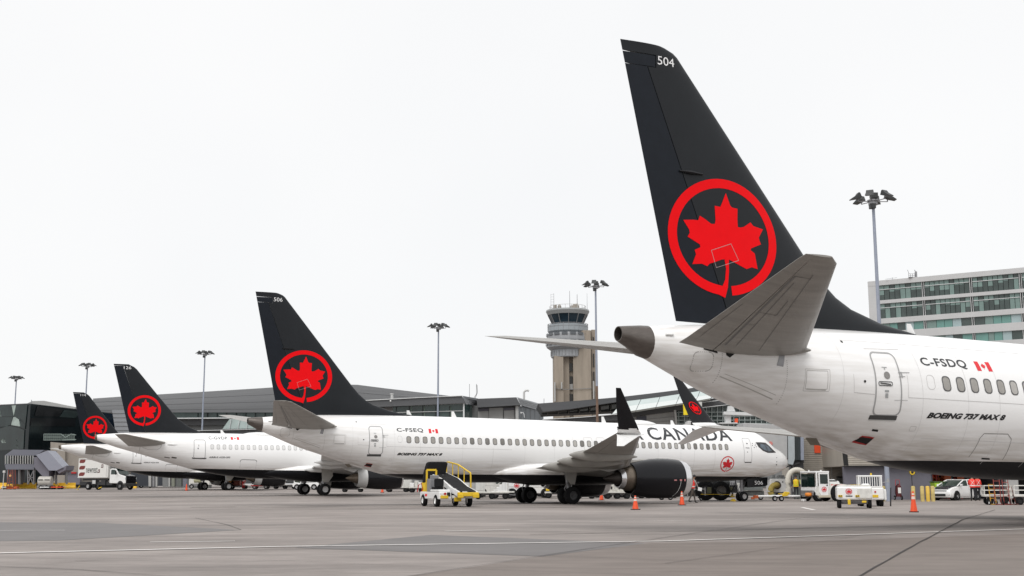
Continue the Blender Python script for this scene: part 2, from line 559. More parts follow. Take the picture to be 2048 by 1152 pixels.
def slab(mb, st, t0, t1, nt=10, mi=0, sub=3):
    """stations (LE, TE, half thickness, normal): closed surface piece between chord fractions t0..t1"""
    S = []
    for a, b in zip(st[:-1], st[1:]):
        for i in range(sub):
            f = i / sub
            S.append((a[0].lerp(b[0], f), a[1].lerp(b[1], f), a[2] + (b[2] - a[2]) * f, a[3].lerp(b[3], f)))
    S.append(st[-1])
    ts = [t0 + (t1 - t0) * (0.5 - 0.5 * math.cos(PI * j / nt)) if t0 == 0 else t0 + (t1 - t0) * j / nt for j in range(nt + 1)]
    m = nt + 1
    vv = []
    for sg in (1, -1):
        for LE, TE, h, no in S:
            for t in ts:
                vv.append(LE.lerp(TE, t) + no * (sg * max(h * naca(t), 0.004)))
    n = len(S)
    o = n * m
    ff = []
    for i in range(n - 1):
        for j in range(nt):
            a = i * m + j
            ff.append((a, a + 1, a + m + 1, a + m))
            ff.append((o + a, o + a + m, o + a + m + 1, o + a + 1))
    for i in range(n - 1):
        for j in (0, nt):
            a = i * m + j
            ff.append((a, a + m, o + a + m, o + a))
    for i in (0, n - 1):
        for j in range(nt):
            a = i * m + j
            ff.append((a, a + 1, o + a + 1, o + a))
    mb.add(vv, ff, mi)

def rrect(w, h, r, n=5):
    P = []
    for cx, cy, a0 in ((w / 2 - r, h / 2 - r, 0), (-w / 2 + r, h / 2 - r, 90), (-w / 2 + r, -h / 2 + r, 180), (w / 2 - r, -h / 2 + r, 270)):
        for i in range(n + 1):
            a = R(a0 + 90 * i / n)
            P.append((cx + r * math.cos(a), cy + r * math.sin(a)))
    return P

WINCACHE = {}
def window_mesh(hull, s, z, w, h, glass, rim, key):
    t, b, hw = hull.prm(s)
    z = round(z, 2)
    k = (key, round(hw, 2), round(t, 2), round(b, 2), z, glass.name)
    if k in WINCACHE: return WINCACHE[k]
    mb = MB()
    outer, inner = rrect(w + .055, h + .055, w * .45), rrect(w, h, w * .42)
    n = len(outer)
    def P(q, up):
        return L3(s - q[0], hull.lat(s - q[0], z + q[1]) + up, z + q[1]) - L3(s, 0, 0)
    vv = [P(q, .006) for q in outer] + [P(q, .012) for q in inner] + [P(q, .003) for q in inner]
    mb.add(vv, [(i, (i + 1) % n, n + (i + 1) % n, n + i) for i in range(n)] + [(n + i, n + (i + 1) % n, 2 * n + (i + 1) % n, 2 * n + i) for i in range(n)], 1)
    vv = [P(q, .0045) for q in inner] + [P((q[0] * .5, q[1] * .5), .006) for q in inner] + [P((0, 0), .006)]
    mb.add(vv, [(i, (i + 1) % n, n + (i + 1) % n, n + i) for i in range(n)] + [(n + i, n + (i + 1) % n, 2 * n) for i in range(n)], 0)
    me = mb.build('window', [glass, rim], mesh_only=True, fix=False)
    WINCACHE[k] = me
    return me

def wheel(mb, c, r, w, lat=(0, 1, 0), mt=0, mh=1, rim=0.52):
    """tyre and hub about the y axis"""
    c = Vector(c)
    pr = [(-w / 2, r * rim), (-w / 2, r * .86), (-w * .42, r * .96), (-w * .2, r), (w * .2, r), (w * .42, r * .96), (w / 2, r * .86), (w / 2, r * rim)]
    mb.lathe(pr, c, 'Y', 24, mt)
    mb.lathe([(-w / 2, r * rim), (-w * .36, r * rim * .92), (-w * .30, r * .2), (-w * .44, r * .18), (-w * .44, .001)], c, 'Y', 20, mh)
    mb.lathe([(w / 2, r * rim), (w * .36, r * rim * .92), (w * .30, r * .2), (w * .44, r * .18), (w * .44, .001)], c, 'Y', 20, mh)

def put_roundel(parent, fn, rx, rz, red=RED, thick=None, name='emblem', du=0.3, dv=0.3):
    V, Fc = RING if thick is None else roundel_ring(thick)
    a = decal(name, [(x * rx, y * rz) for x, y in V], Fc, fn, red, parent, du, dv)
    V, Fc = LEAFP
    b = decal(name, [(x * rx, y * rz) for x, y in V], Fc, fn, red, parent, du, dv)
    return a, b

def put_text(parent, s, fn, w, h, m, bold=0.0, shear=0.0, name='lettering', du=0.3, dv=0.12, space=1.0):
    V, Fc = text2d(s, bold, shear, space)
    return decal(name, [(x * w, y * h) for x, y in V], Fc, fn, m, parent, du, dv)

SMALL_LEAF = [(0, 1), (.13, .74), (.3, .8), (.24, .4), (.45, .62), (.52, .5), (.85, .55), (.7, .25), (.9, .15), (.45, -.2), (.5, -.42),
              (.06, -.32), (.06, -.8), (-.06, -.8), (-.06, -.32), (-.5, -.42), (-.45, -.2), (-.9, .15), (-.7, .25), (-.85, .55), (-.52, .5), (-.45, .62),
              (-.24, .4), (-.3, .8), (-.13, .74)]
def put_flag(parent, fn, w, h):
    for x in (0, w * .73):
        decal('flag_band', [(x, 0), (x + w * .27, 0), (x + w * .27, h), (x, h)], [(0, 1, 2, 3)], fn, MATS['flag_red'], parent, .1, .1)
    decal('flag_leaf', [(w / 2 + x * h * .36, h * .47 + y * h * .38) for x, y in SMALL_LEAF], [tuple(range(len(SMALL_LEAF)))], fn, MATS['flag_red'], parent, .1, .1)
mat('flag_red', (0.72, 0.02, 0.03), 0.5, var=0.02)

FUS737 = fuselage_mat('fuselage_paint', 1.79, 0.0057, 17.4)
FUS220 = fuselage_mat('small_fuselage_paint', 2.16, 0.018, 17.4)
WH = Vector((0, 1, 0))
UP = Vector((0, 0, 1))

def make_gear(root, s, lat, rw, ww, half, ztop, slat, door=None, mats=(TYRE, HUB), dark=False):
    """one leg with its two wheels"""
    leg = MB()
    leg.cyl(L3(s, lat, rw), L3(s, slat, ztop), .10, .13, 12)
    leg.cyl(L3(s, lat - half * .9, rw), L3(s, lat + half * .9, rw), .09, .09, 10)
    leg.cyl(L3(s + .02, lat, rw + .25), L3(s - .9, lat - .5, ztop), .05, .05, 8)
    leg.cyl(L3(s + .16, lat, rw + .1), L3(s + .30, lat, rw + .42), .035, .035, 6)
    leg.cyl(L3(s + .30, lat, rw + .42), L3(s + .12, lat, rw + .78), .035, .035, 6)
    leg.cyl(L3(s - .14, lat + .1, rw + .3), L3(s - .14, lat + .1, ztop - .1), .02, .02, 6)
    g = leg.build('landing_gear_leg', STEEL, root, smooth=40)
    for k in (-1, 1):
        mb = MB()
        wheel(mb, L3(s, lat + k * half, rw), rw, ww)
        mb.build('wheel', list(mats), g, smooth=45)
    if door:
        d = MB()
        d.prism([L3(*q) for q in door], (0, .05, 0))
        d.build('gear_door', GREYP, g, bevel=.01)
    return g

def box_fin(st, half_fn=None): ...

def aircraft737(label, pose, number, reg, detail, tip=(0, 0)):
    X, Y, a, z0 = pose
    def TW(st):     # loaded wings flex a little differently on each aircraft
        out = []
        for LE, TE, h, no in st:
            k = (min(abs(LE.y), 17.0) / 17.0) ** 2
            d = Vector((-tip[0] * k, 0, tip[1] * k))
            out.append((LE + d, TE + d, h, no))
        return out
    root = thing('airliner', label, 'airplane', (X, Y, z0), a, 'maple leaf airliners parked nose in at the gates')
    H = Hull(B737)
    mb = MB()
    H.mesh(mb)
    fus = mb.build('fuselage', FUS737, root, smooth=50)
    # wing to body fairing
    mb = MB()
    st = [(12.9, 2.0, .12, 1.0), (13.8, 1.9, .5, 1.7), (15, 1.85, .66, 2.05), (18, 1.9, .74, 2.2), (20.5, 1.95, .76, 2.18), (22, 1.98, .66, 2.02), (23.2, 1.95, .45, 1.75), (24.4, 1.85, .15, 1.1)]
    vv, ff = [], []
    n = 28
    for s, zc, hz, hw in st:
        for k in range(n):
            t = 2 * PI * k / n
            c, sn = math.cos(t), math.sin(t)
            vv.append(L3(s, hw * math.copysign(abs(c) ** .75, c), zc + hz * math.copysign(abs(sn) ** .8, sn) * (1.0 if sn > 0 else 1.02)))
    for i in range(len(st) - 1):
        for k in range(n):
            ff.append((i * n + k, i * n + (k + 1) % n, (i + 1) * n + (k + 1) % n, (i + 1) * n + k))
    ff += [tuple(range(n)), tuple(range(len(vv) - 1, len(vv) - n - 1, -1))]
    mb.add(vv, ff)
    mb.build('belly_fairing', FUS737, root, smooth=50)
    # tail cone of the auxiliary power unit
    mb = MB()
    vv, ff = [], []
    n = 28
    sec = [(38.29, 4.695, .41, 0), (38.5, 4.72, .38, 0), (38.85, 4.81, .26, 0), (39.1, 4.86, .185, 0), (39.1, 4.86, .165, 1), (38.8, 4.80, .16, 1)]
    for s, zc, r, _ in sec:
        for k in range(n):
            t = 2 * PI * k / n
            vv.append(L3(s, r * math.cos(t), zc + r * math.sin(t)))
    for i in range(len(sec) - 1):
        for k in range(n):
            ff.append((i * n + k, i * n + (k + 1) % n, (i + 1) * n + (k + 1) % n, (i + 1) * n + k))
    mb.add(vv, ff)
    cone = mb.build('tail_cone', APU, root, smooth=50)
    mb = MB()
    mb.add([vv[5 * n + k] for k in range(n)], [tuple(range(n))])
    mb.build('exhaust_opening', DARK, cone)
    # ---- fin and rudder
    def FLE(z):
        return float(np.interp(z, [5.2, 5.41, 5.62, 5.96, 6.25, 6.62, 7.1, 7.6, 12.22, 12.36, 12.41], [28.6, 28.95, 30.25, 31.4, 31.95, 32.4, 32.85, 33.27, 37.13, 37.33, 37.60]))
    def FTE(z):
        return 37.34 + (z - 5.22) * (38.88 - 37.34) / (12.39 - 5.22)
    def FH(z):
        return .27 - (z - 5.2) * .026
    def FHG(z):     # hinge line
        return float(np.interp(z, [5.2, 11.85], [35.66, 38.12]))
    def fhalf(s, z):
        c = FTE(z) - FLE(z)
        return max(FH(z) * naca((s - FLE(z)) / c), .004)
    mb = MB()
    zs = [5.0, 5.2, 5.32, 5.41, 5.5, 5.62, 5.78, 5.96, 6.1, 6.25, 6.42, 6.62, 6.85, 7.1, 7.35, 7.6, 8.2, 9, 9.8, 10.6, 11.4, 11.80]
    def fstn(z):
        return (L3(FLE(z), 0, z), L3(FTE(z), 0, z), FH(z), Vector((0, 1, 0)))
    def fin_piece(mb, zs, s0, s1, nt):
        vv, ff = [], []
        m = nt + 1
        for sg in (1, -1):
            for z in zs:
                for j in range(m):
                    f = j / nt
                    if s0 is FLE: f = 1 - math.cos(f * PI / 2)
                    s = s0(z) + (s1(z) - s0(z)) * f
                    vv.append(L3(s, sg * fhalf(s, z), z))
        n = len(zs); o = n * m
        for i in range(n - 1):
            for j in range(nt):
                q = i * m + j
                ff.append((q, q + 1, q + m + 1, q + m)); ff.append((o + q, o + q + m, o + q + m + 1, o + q + 1))
            for j in (0, nt):
                q = i * m + j
                ff.append((q, q + m, o + q + m, o + q))
        for i in (0, n - 1):
            for j in range(nt):
                q = i * m + j
                ff.append((q, q + 1, o + q + 1, o + q))
        mb.add(vv, ff)
    fin_piece(mb, zs, FLE, lambda z: FHG(z) - .012, 12)
    fin_piece(mb, [11.80, 11.96, 12.14], FLE, lambda z: 37.84, 8)
    fin_piece(mb, [12.14, 12.20, 12.30, 12.39, 12.415], FLE, lambda z: FTE(z), 12)
    fin = mb.build('fin', FINB, root, smooth=35)
    mb = MB()
    fin_piece(mb, [5.28, 6.5, 8, 9.5, 11, 11.80], lambda z: FHG(z) + .012, FTE, 6)
    fin_piece(mb, [11.815, 12.0, 12.115], lambda z: 37.87, FTE, 6)
    rud = mb.build('rudder', RUDB, root, smooth=35)
    for z, dz in ((9.15, -.22),):      # hinge line fairing on the fin side
        mb = MB()
        s = FHG(z)
        mb.path([L3(s + .1, fhalf(s, z) + .02, z), L3(s - .25, fhalf(s, z) + .05, z - .01), L3(s - .62, fhalf(s - .6, z) + .02, z - .02)], [.02, .05, .02], 6)
        mb.build('actuator_fairing', BLACKP, fin, smooth=50)
        if z > 7: continue
    def onfin(s0, zz, side=1):
        return lambda u, v: L3(s0 - u, side * (fhalf(s0 - u, zz + v) + .006), zz + v)
    # faint joints on fin and rudder
    mb = MB()
    def fline(pts, w=.02):
        for (p, q) in zip(pts[:-1], pts[1:]):
            k = 8
            for i in range(k):
                A = (p[0] + (q[0] - p[0]) * i / k, p[1] + (q[1] - p[1]) * i / k)
                B = (p[0] + (q[0] - p[0]) * (i + 1) / k, p[1] + (q[1] - p[1]) * (i + 1) / k)
                l = math.hypot(B[0] - A[0], B[1] - A[1])
                nx, nz = -(B[1] - A[1]) / l * w / 2, (B[0] - A[0]) / l * w / 2
                mb.add([L3(x, fhalf(x, z) + .008, z) for x, z in ((A[0] + nx, A[1] + nz), (B[0] + nx, B[1] + nz), (B[0] - nx, B[1] - nz), (A[0] - nx, A[1] - nz))], [(0, 1, 2, 3)])
    fline([(36.28, 7.16), (35.67, 7.38), (35.44, 6.96), (36.14, 6.72), (36.28, 7.16)], .012)
    tag(mb.build('panel_line', mat('fin_panel_line', (0.38, 0.30, 0.30), .6), fin), None, kind='stuff')
    put_roundel(fin, onfin(35.83, 7.58), 1.70, 1.70)
    put_text(fin, number, onfin(37.80, 11.90), .52, .23, mat('white_numerals', (.85, .85, .85), .5), bold=.0, name='number', du=.2, dv=.2)
    # ---- horizontal stabilisers
    for sd, nm in ((1, 's'), (-1, 'p')):
        hs = [(L3(34.0, sd * .9, 4.58), L3(37.95, sd * .9, 4.62), .24, UP.copy()),
              (L3(34.35, sd * 1.4, 4.63), L3(38.05, sd * 1.4, 4.70), .20, UP.copy()),
              (L3(38.55, sd * 6.9, 5.53), L3(39.57, sd * 6.9, 5.53), .055, UP.copy()),
              (L3(38.95, sd * 7.2, 5.58), L3(39.62, sd * 7.2, 5.58), .02, UP.copy())]
        if sd < 0: hs = hs[:2] + [(L3(38.25, -6.6, 5.50), L3(39.15, -6.6, 5.50), .05, UP.copy()), (L3(38.6, -6.9, 5.54), L3(39.15, -6.9, 5.54), .02, UP.copy())]
        mb = MB()
        slab(mb, hs, 0, .735, 10)
        slab(mb, hs[2:], .737, 1.0, 4)
        stb = mb.build('horizontal_stabilizer', GREYP, root, smooth=35)
        mb = MB()
        slab(mb, [hs[0], hs[1], hs[2]], .745, 1.0, 5)
        mb.build('elevator', GREYP, stb, smooth=35)
        mb = MB()   # leading edge cap
        mb.path([L3(35.3, sd * 1.15, 4.62), L3(34.9, sd * 1.22, 4.60), L3(34.6, sd * 1.3, 4.58), L3(34.35, sd * 1.36, 4.57), L3(34.2, sd * 1.38, 4.57)], [.20, .18, .13, .07, .02], 10)
        mb.build('root_fillet', GREYP, stb, smooth=50)
        if sd == 1:   # scribed lines on the underside
            mb = MB()
            def sline(p, q, w=.025):
                # p, q = (span fraction, chord fraction)
                P = []
                for f, t in (p, q):
                    LE = hs[1][0].lerp(hs[2][0], f); TE = hs[1][1].lerp(hs[2][1], f); h = hs[1][2] + (hs[2][2] - hs[1][2]) * f
                    P.append(LE.lerp(TE, t) - UP * (h * naca(t) + .006))
                for i in range(8):
                    ta, tb = i / 8, (i + 1) / 8
                    QQ = []
                    for tt in (ta, tb):
                        f = p[0] + (q[0] - p[0]) * tt; t = p[1] + (q[1] - p[1]) * tt
                        LE = hs[1][0].lerp(hs[2][0], f); TE = hs[1][1].lerp(hs[2][1], f); h = hs[1][2] + (hs[2][2] - hs[1][2]) * f
                        QQ.append(LE.lerp(TE, t) - UP * (h * naca(t) + .006))
                    d = (QQ[1] - QQ[0]).normalized().cross(UP) * w / 2
                    mb.add([QQ[0] + d, QQ[1] + d, QQ[1] - d, QQ[0] - d], [(0, 1, 2, 3)])
            sline((0, .70), (.86, .70), .05)
            sline((.02, .62), (.80, .62), .02)
            sline((.3, .70), (.3, .62), .02); sline((.45, .7), (.45, .5), .02); sline((.45, .5), (.62, .5), .02)
            sline((.0, .42), (.9, .42), .015); sline((.86, .4), (.86, .72), .02); sline((.04, .93), (.5, .93), .015)
            tag(mb.build('panel_line', LINE, stb), None, kind='stuff')
    # dark gaps below the stabiliser root
    mb = MB()
    for pts, mm in (([(37.09, 4.60), (36.74, 4.52), (36.72, 4.42), (37.07, 4.51)], DARK), ([(36.51, 4.46), (36.28, 4.42), (36.41, 4.32), (36.5, 4.38)], DARK), ([(35.05, 4.46), (34.90, 4.47), (34.98, 4.13), (35.16, 4.16)], STEEL)):
        decal('access_gap', [(-s, z) for s, z in pts], [(0, 1, 2, 3)], lambda u, v: L3(-u, H.lat(-u, v) + .008, v), mm, fus, .1, .08)
    # ---- wings
    for sd in (1, -1):
        ws = [(L3(12.7, sd * 1.5, 2.0), L3(21.6, sd * 1.5, 2.15), .50, UP.copy()),
              (L3(14.2, sd * 2.3, 2.08), L3(21.6, sd * 2.3, 2.2), .44, UP.copy()),
              (L3(16.3, sd * 4.8, 2.38), L3(21.6, sd * 4.8, 2.42), .30, UP.copy()),
              (L3(17.0, sd * 6.0, 2.50), L3(21.65, sd * 6.0, 2.54), .26, UP.copy()),
              (L3(20.0, sd * 11.3, 3.12), L3(23.1, sd * 11.3, 3.12), .15, UP.copy()),
              (L3(23.0, sd * 16.5, 3.78), L3(24.45, sd * 16.5, 3.80), .075, UP.copy())]
        ws = TW(ws)
        mb = MB()
        slab(mb, ws, .075, .74, 12)
        wing = mb.build('wing', GREYP, root, smooth=35)
        mb = MB(); slab(mb, ws, 0, .073, 6)
        mb.build('leading_edge', mat('leading_edge_metal', (.55, .55, .55), .35, .3, var=.06), wing, smooth=50)
        mb = MB()
        slab(mb, ws[1:3], .75, 1, 4)
        slab(mb, ws[2:4], .75, 1, 4)
        slab(mb, [(ws[3][0], ws[3][1], ws[3][2], UP), (ws[4][0], ws[4][1], ws[4][2], UP)], .75, 1, 4)
        mb.build('flap', GREYP, wing, smooth=35)
        mb = MB()
        slab(mb, ws[4:6], .75, 1, 4)
        mb.build('aileron', GREYP, wing, smooth=35)
        for lat in (4.9, 7.5, 10.2):
            f = np.interp(lat, [1.5, 2.3, 4.8, 6.0, 11.3, 16.5], [2.15, 2.2, 2.45, 2.56, 3.15, 3.8])
            te = np.interp(lat, [1.5, 6.0, 11.3, 16.5], [21.6, 21.65, 23.1, 24.45])
            mb = MB()
            vv, ff = [], []
            n = 14
            pr = [(te - 3.6, .02), (te - 3.0, .14), (te - 2.1, .24), (te - 1.0, .28), (te - .2, .25), (te + .5, .14), (te + .82, .05), (te + .88, .01)]
            for s, r in pr:
                for k in range(n):
                    t = 2 * PI * k / n
                    vv.append(L3(s, sd * (lat + r * .75 * math.cos(t)), f - .20 + r * 1.25 * math.sin(t) + (s - te) * .02))
            for i in range(len(pr) - 1):
                for k in range(n):
                    ff.append((i * n + k, i * n + (k + 1) % n, (i + 1) * n + (k + 1) % n, (i + 1) * n + k))
            mb.add(vv, ff)
            mb.build('flap_track_fairing', GREYP, wing, smooth=60)
        # split winglet
        base = ws[5]
        up_st = [base, (L3(23.28, sd * 16.78, 3.90), L3(24.56, sd * 16.78, 3.90), .06, Vector((0, .7 * sd, .7))),
                 (L3(23.45, sd * 16.90, 4.10), L3(24.62, sd * 16.90, 4.10), .05, Vector((0, .97 * sd, .2))),
                 (L3(24.15, sd * 17.2, 5.1), L3(24.9, sd * 17.2, 5.1), .035, Vector((0, .97 * sd, .2))),
                 (L3(24.78, sd * 17.45, 6.0), L3(25.06, sd * 17.45, 6.0), .015, Vector((0, .97 * sd, .2)))]
        up_st = [base] + TW(up_st[1:])
        mb = MB()
        slab(mb, up_st, 0, 1, 10, 0, 3)
        wl_ = mb.build('winglet', [WHITE, BLACKP], wing, smooth=40)
        for p in wl_.data.polygons:
            if p.center.z > 3.98 + tip[1]: p.material_index = 1
        mb = MB()
        lo = [(L3(22.7, sd * 16.35, 3.74), L3(24.4, sd * 16.35, 3.76), .07, Vector((0, -.7 * sd, .7))),
              (L3(23.3, sd * 16.75, 3.64), L3(24.6, sd * 16.75, 3.64), .05, Vector((0, -.9 * sd, .4))),
              (L3(24.60, sd * 17.35, 3.10), L3(25.0, sd * 17.35, 3.10), .012, Vector((0, -.9 * sd, .4)))]
        slab(mb, TW(lo), 0, 1, 10)
        mb.build('lower_winglet', WHITE, wing, smooth=40)
        # emblem on the inner face
        def inn(u, v, sd=sd):
            z = 4.62 + v
            f = np.interp(z, [4.1, 5.1, 6.0], [23.45, 24.15, 24.78]), np.interp(z, [4.1, 5.1, 6.0], [24.62, 24.9, 25.06])
            s = (f[0] + f[1]) / 2 + u * .62
            la = np.interp(z, [4.1, 5.1, 6.0], [16.90, 17.2, 17.45])
            return L3(s + tip[0], sd * (la - .055), z + tip[1])
        put_roundel(wl_, inn, .42, .30, name='emblem', thick=.12)
        # ---- engine
        eng = MB()
        z = 1.56
        c = L3(0, sd * 4.83, z)
        def ep(s): return -s
        n = 40
        prof = [(12.86, 1.175), (13.1, 1.205), (13.5, 1.235), (14.2, 1.245), (14.9, 1.21), (15.6, 1.12), (16.4, .97), (16.4, .93), (15.8, .95)]
        eng.lathe([(ep(s), r) for s, r in prof], c, 'X', n)
        e = eng.build('engine_nacelle', BLACKP, root, smooth=40)
        mb = MB()
        mb.lathe([(ep(s), r) for s, r in [(13.2, .82), (12.6, .86), (12.36, .93), (12.27, 1.0), (12.30, 1.05), (12.48, 1.11), (12.86, 1.175)]], c, 'X', n)
        mb.build('inlet_lip', ALU, e, smooth=50)
        mb = MB()
        mb.lathe([(ep(s), r) for s, r in [(13.3, .84), (13.3, .25), (13.0, .14), (12.8, .01)]], c, 'X', 32)
        for k in range(18):
            an = 2 * PI * k / 18
            mb.box(c + Vector((-13.25, .55 * math.cos(an), .55 * math.sin(an))), (.12, .04, .55), 0, Matrix.Rotation(-(an - PI / 2), 3, 'X') @ Matrix.Rotation(.5, 3, 'Z'))
        mb.build('fan', STEEL, e, smooth=30)
        mb = MB()
        mb.lathe([(ep(s), r) for s, r in [(15.5, .84), (16.2, .82), (16.7, .72), (16.92, .64)]], c, 'X', 32)
        mb.build('core_cowl', HOT, e, smooth=50)
        mb = MB()
        mb.lathe([(ep(s), r) for s, r in [(16.88, .64), (17.0, .635), (17.22, .57), (17.22, .52), (17.0, .52)]], c, 'X', 32)
        mb.build('exhaust_ring', ALU, e, smooth=50)
        mb = MB()
        mb.lathe([(ep(s), r) for s, r in [(16.8, .47), (17.2, .43), (17.75, .22), (18.25, .03), (18.26, .001)]], c, 'X', 28)
        mb.build('exhaust_plug', mat('dark_hot_metal', (.07, .06, .055), .5, .7, var=.2), e, smooth=60)
        mb = MB()
        ps = [(L3(13.6, sd * 4.83, 2.70), L3(17.4, sd * 4.83, 2.2), .22, Vector((0, 1, 0))), (L3(15.3, sd * 4.83, 2.75), L3(19.5, sd * 4.83, 2.38), .2, Vector((0, 1, 0)))]
        slab(mb, ps, 0, 1, 10)
        mb.prism([L3(15.6, sd * 4.83 + .14, 2.55), L3(17.9, sd * 4.83 + .14, 1.95), L3(19.2, sd * 4.83 + .14, 2.2), L3(16.3, sd * 4.83 + .14, 2.75)], (0, .28, 0))
        mb.build('pylon', GREYP, e, smooth=40)
        if sd == 1:
            mb = MB()   # strake and service marks on the cowl
            for s, zz, w_, h_ in ((13.35, 1.45, .16, .10), (13.05, 1.45, .10, .12), (13.75, 1.45, .2, .07)):
                lt = lambda s_, z_: 4.83 + math.sqrt(max(1.235 ** 2 - (z_ - z) ** 2, 0)) + .006
                mb.add([L3(s - w_ / 2, lt(s, zz), zz - h_ / 2), L3(s + w_ / 2, lt(s, zz), zz - h_ / 2), L3(s + w_ / 2, lt(s, zz), zz + h_ / 2), L3(s - w_ / 2, lt(s, zz), zz + h_ / 2)], [(0, 1, 2, 3)])
            mb.build('service_mark', mat('faded_red_mark', (.5, .2, .2), .6), e)
            mb = MB()
            P = [L3(13.35 + .25 * (i / 6) ** 2, 4.83 + 1.25 * math.cos(-R(8 + i * 9)) + .004, z + 1.25 * math.sin(-R(8 + i * 9))) for i in range(7)]
            mb.path(P, .012, 6)
            mb.build('cowl_seam', GREYL, e)
    # ---- landing gear
    for sd in (1, -1):
        make_gear(root, 19.55, sd * 2.86, .53, .38, .43, 2.0, sd * 2.55, mats=(TYRE, mat('dark_wheel_cover', (.035, .035, .037), .5)),
                  door=[(19.15, sd * 3.32, 2.15), (20.05, sd * 3.32, 2.15), (19.95, sd * 3.25, 1.55), (19.6, sd * 3.2, 1.2), (19.3, sd * 3.2, 1.2)])
    make_gear(root, 4.04, 0, .34, .22, .20, 1.7, 0)
    for sd in (1, -1):
        mb = MB()
        mb.prism([L3(2.05, sd * .42, 1.66), L3(3.85, sd * .42, 1.58), L3(3.85, sd * .42, .95), L3(2.3, sd * .42, 1.02), L3(2.08, sd * .42, 1.12)], (0, .04, 0))
        nd = mb.build('nose_gear_door', BLACKP, root, bevel=.01)
        if sd == 1:
            put_text(nd, number, lambda u, v: L3(3.25 - u, .47, 1.15 + v), .72, .26, MATS['white_numerals'], name='number')
    # ---- cabin windows, doors, exits
    k = 0
    for i in range(46):
        s = 29.84 - i * .5163
        z = 3.86 - (29.84 - s) * .0078
        me = window_mesh(H, s, z, .25, .36, (WGLASS, WG3, WGLASS, WG2, WGLASS)[(i * 7 + i // 3) % 5], WRIM, '737')
        o = link('window', me, fus, L3(s, 0, 0) )
        if me is not None and abs(round(z, 2) - z) > 0: o.location.z += z - round(z, 2)
    mb = MB()
    P = rrect(.27, .38, .11)
    H.ribbon(mb, [(30.40 - x, 3.88 + y) for x, y in P + P[:1]], .012, step=.1)
    mb.build('window_plug', LINEF, fus)
    def door(pts_outer, name, sill=True, handle=None, w=.03, m=LINE):
        mb = MB()
        H.ribbon(mb, pts_outer, w, step=.1)
        d = mb.build(name, m, fus)
        return d
    def door_outline(sa, sf, zb, zt, r=.16, n=4):
        P = []
        for cx, cz, a0 in ((sf + r, zt - r, 90), (sa - r, zt - r, 0), (sa - r, zb + r, -90), (sf + r, zb + r, -180)):
            for i in range(n + 1):
                a = R(a0 - 90 * i / n)
                P.append((cx - r * math.cos(a) * 1.0 if False else cx + r * math.cos(a), cz + r * math.sin(a)))
        return P
    def outline(sa, sf, zb, zt, r=.16):
        pts = rrect(sa - sf, zt - zb, r)
        return [((sa + sf) / 2 - x, (zb + zt) / 2 + y) for x, y in pts + pts[:1]]
    DG = mat('door_seal_grey', (.36, .36, .36), .5)
    # aft door
    d = door(outline(32.27, 31.45, 2.98, 4.62), 'aft_door', w=.045, m=DG)
    mb = MB()
    H.ribbon(mb, [(32.32, 2.93), (31.50, 2.92)], .11, up=.01)
    mb.build('door_sill', mat('dark_sill', (.06, .06, .06), .6), d)
    mb = MB()
    H.ribbon(mb, [(32.30, 2.86), (31.52, 2.85)], .03, up=.012)
    mb.build('sill_edge', GREYL, d)
    mb = MB()
    P = rrect(.44, .10, .04)
    H.ribbon(mb, [(31.965 - x, 3.79 + y) for x, y in P + P[:1]], .022, up=.012, step=.05)
    H.ribbon(mb, [(32.14, 3.80), (31.98, 3.79), (31.80, 3.77)], .035, up=.018, step=.05)
    mb.build('door_handle', mat('handle_dark', (.10, .10, .10), .4, .5), d)
    mb = MB()
    P = [(.085 * math.cos(R(t)), .085 * math.sin(R(t))) for t in range(0, 361, 24)]
    H.ribbon(mb, [(31.89 - x, 4.01 + y) for x, y in P], .03, up=.012, step=.05)
    mb.add([L3(31.89 - x * .85, H.lat(31.89 - x * .85, 4.01 + y * .85) + .008, 4.01 + y * .85) for x, y in P[:-1]], [tuple(range(len(P) - 1))])
    mb.build('door_window', mat('door_port_grey', (.25, .24, .23), .2), d)
    mb = MB()
    for zz, w_, h_ in ((4.22, .17, .02), (4.18, .03, .05), (3.60, .13, .05), (3.50, .09, .08), (3.44, .09, .03)):
        H.ribbon(mb, [(31.93 + w_ / 2, zz), (31.93 - w_ / 2, zz)], h_, up=.01, step=.05)
    mb.build('placard', mat('placard_grey', (.35, .36, .36), .6), d)
    mb = MB()
    H.ribbon(mb, [(31.50, 4.10), (31.10, 4.11)], .018, up=.012); H.ribbon(mb, [(31.50, 3.99), (31.28, 4.0)], .018, up=.012)
    H.ribbon(mb, [(31.40, 4.12), (31.38, 3.97)], .04, up=.014, step=.05); H.ribbon(mb, [(31.68, 3.37), (31.25, 3.38)], .012, up=.012)
    mb.build('door_hinge', DG, d)
    # front service door
    d = door(outline(5.10, 4.42, 2.66, 4.32, .14), 'forward_door', w=.03, m=DG)
    mb = MB()
    H.ribbon(mb, [(5.02, 2.66), (4.42, 2.66)], .06, up=.01)
    H.ribbon(mb, [(4.95, 3.65), (4.60, 3.64)], .04, up=.01); H.ribbon(mb, [(4.80, 3.95), (4.70, 3.95)], .08, up=.01)
    H.ribbon(mb, [(4.84, 3.36), (4.78, 3.36)], .06, up=.01)
    mb.build('door_handle', MATS['handle_dark'], d)
    mb = MB()
    for s, zz in ((4.28, 3.96), (4.02, 3.92), (4.32, 3.82), (4.18, 3.68), (3.98, 3.74), (4.06, 3.82)):
        H.ribbon(mb, [(s, zz), (s - .07, zz)], .05, up=.01, step=.05)
    mb.build('static_port', TEXTC, fus)
    mb = MB()
    for s, zz, h_ in ((1.95, 3.01, .04), (1.95, 2.72, .06), (1.94, 2.53, .10)):
        H.ribbon(mb, [(s + .04, zz), (s - .04, zz)], h_, up=.01, step=.05)
    mb.build('pitot_probe', TEXTC, fus)
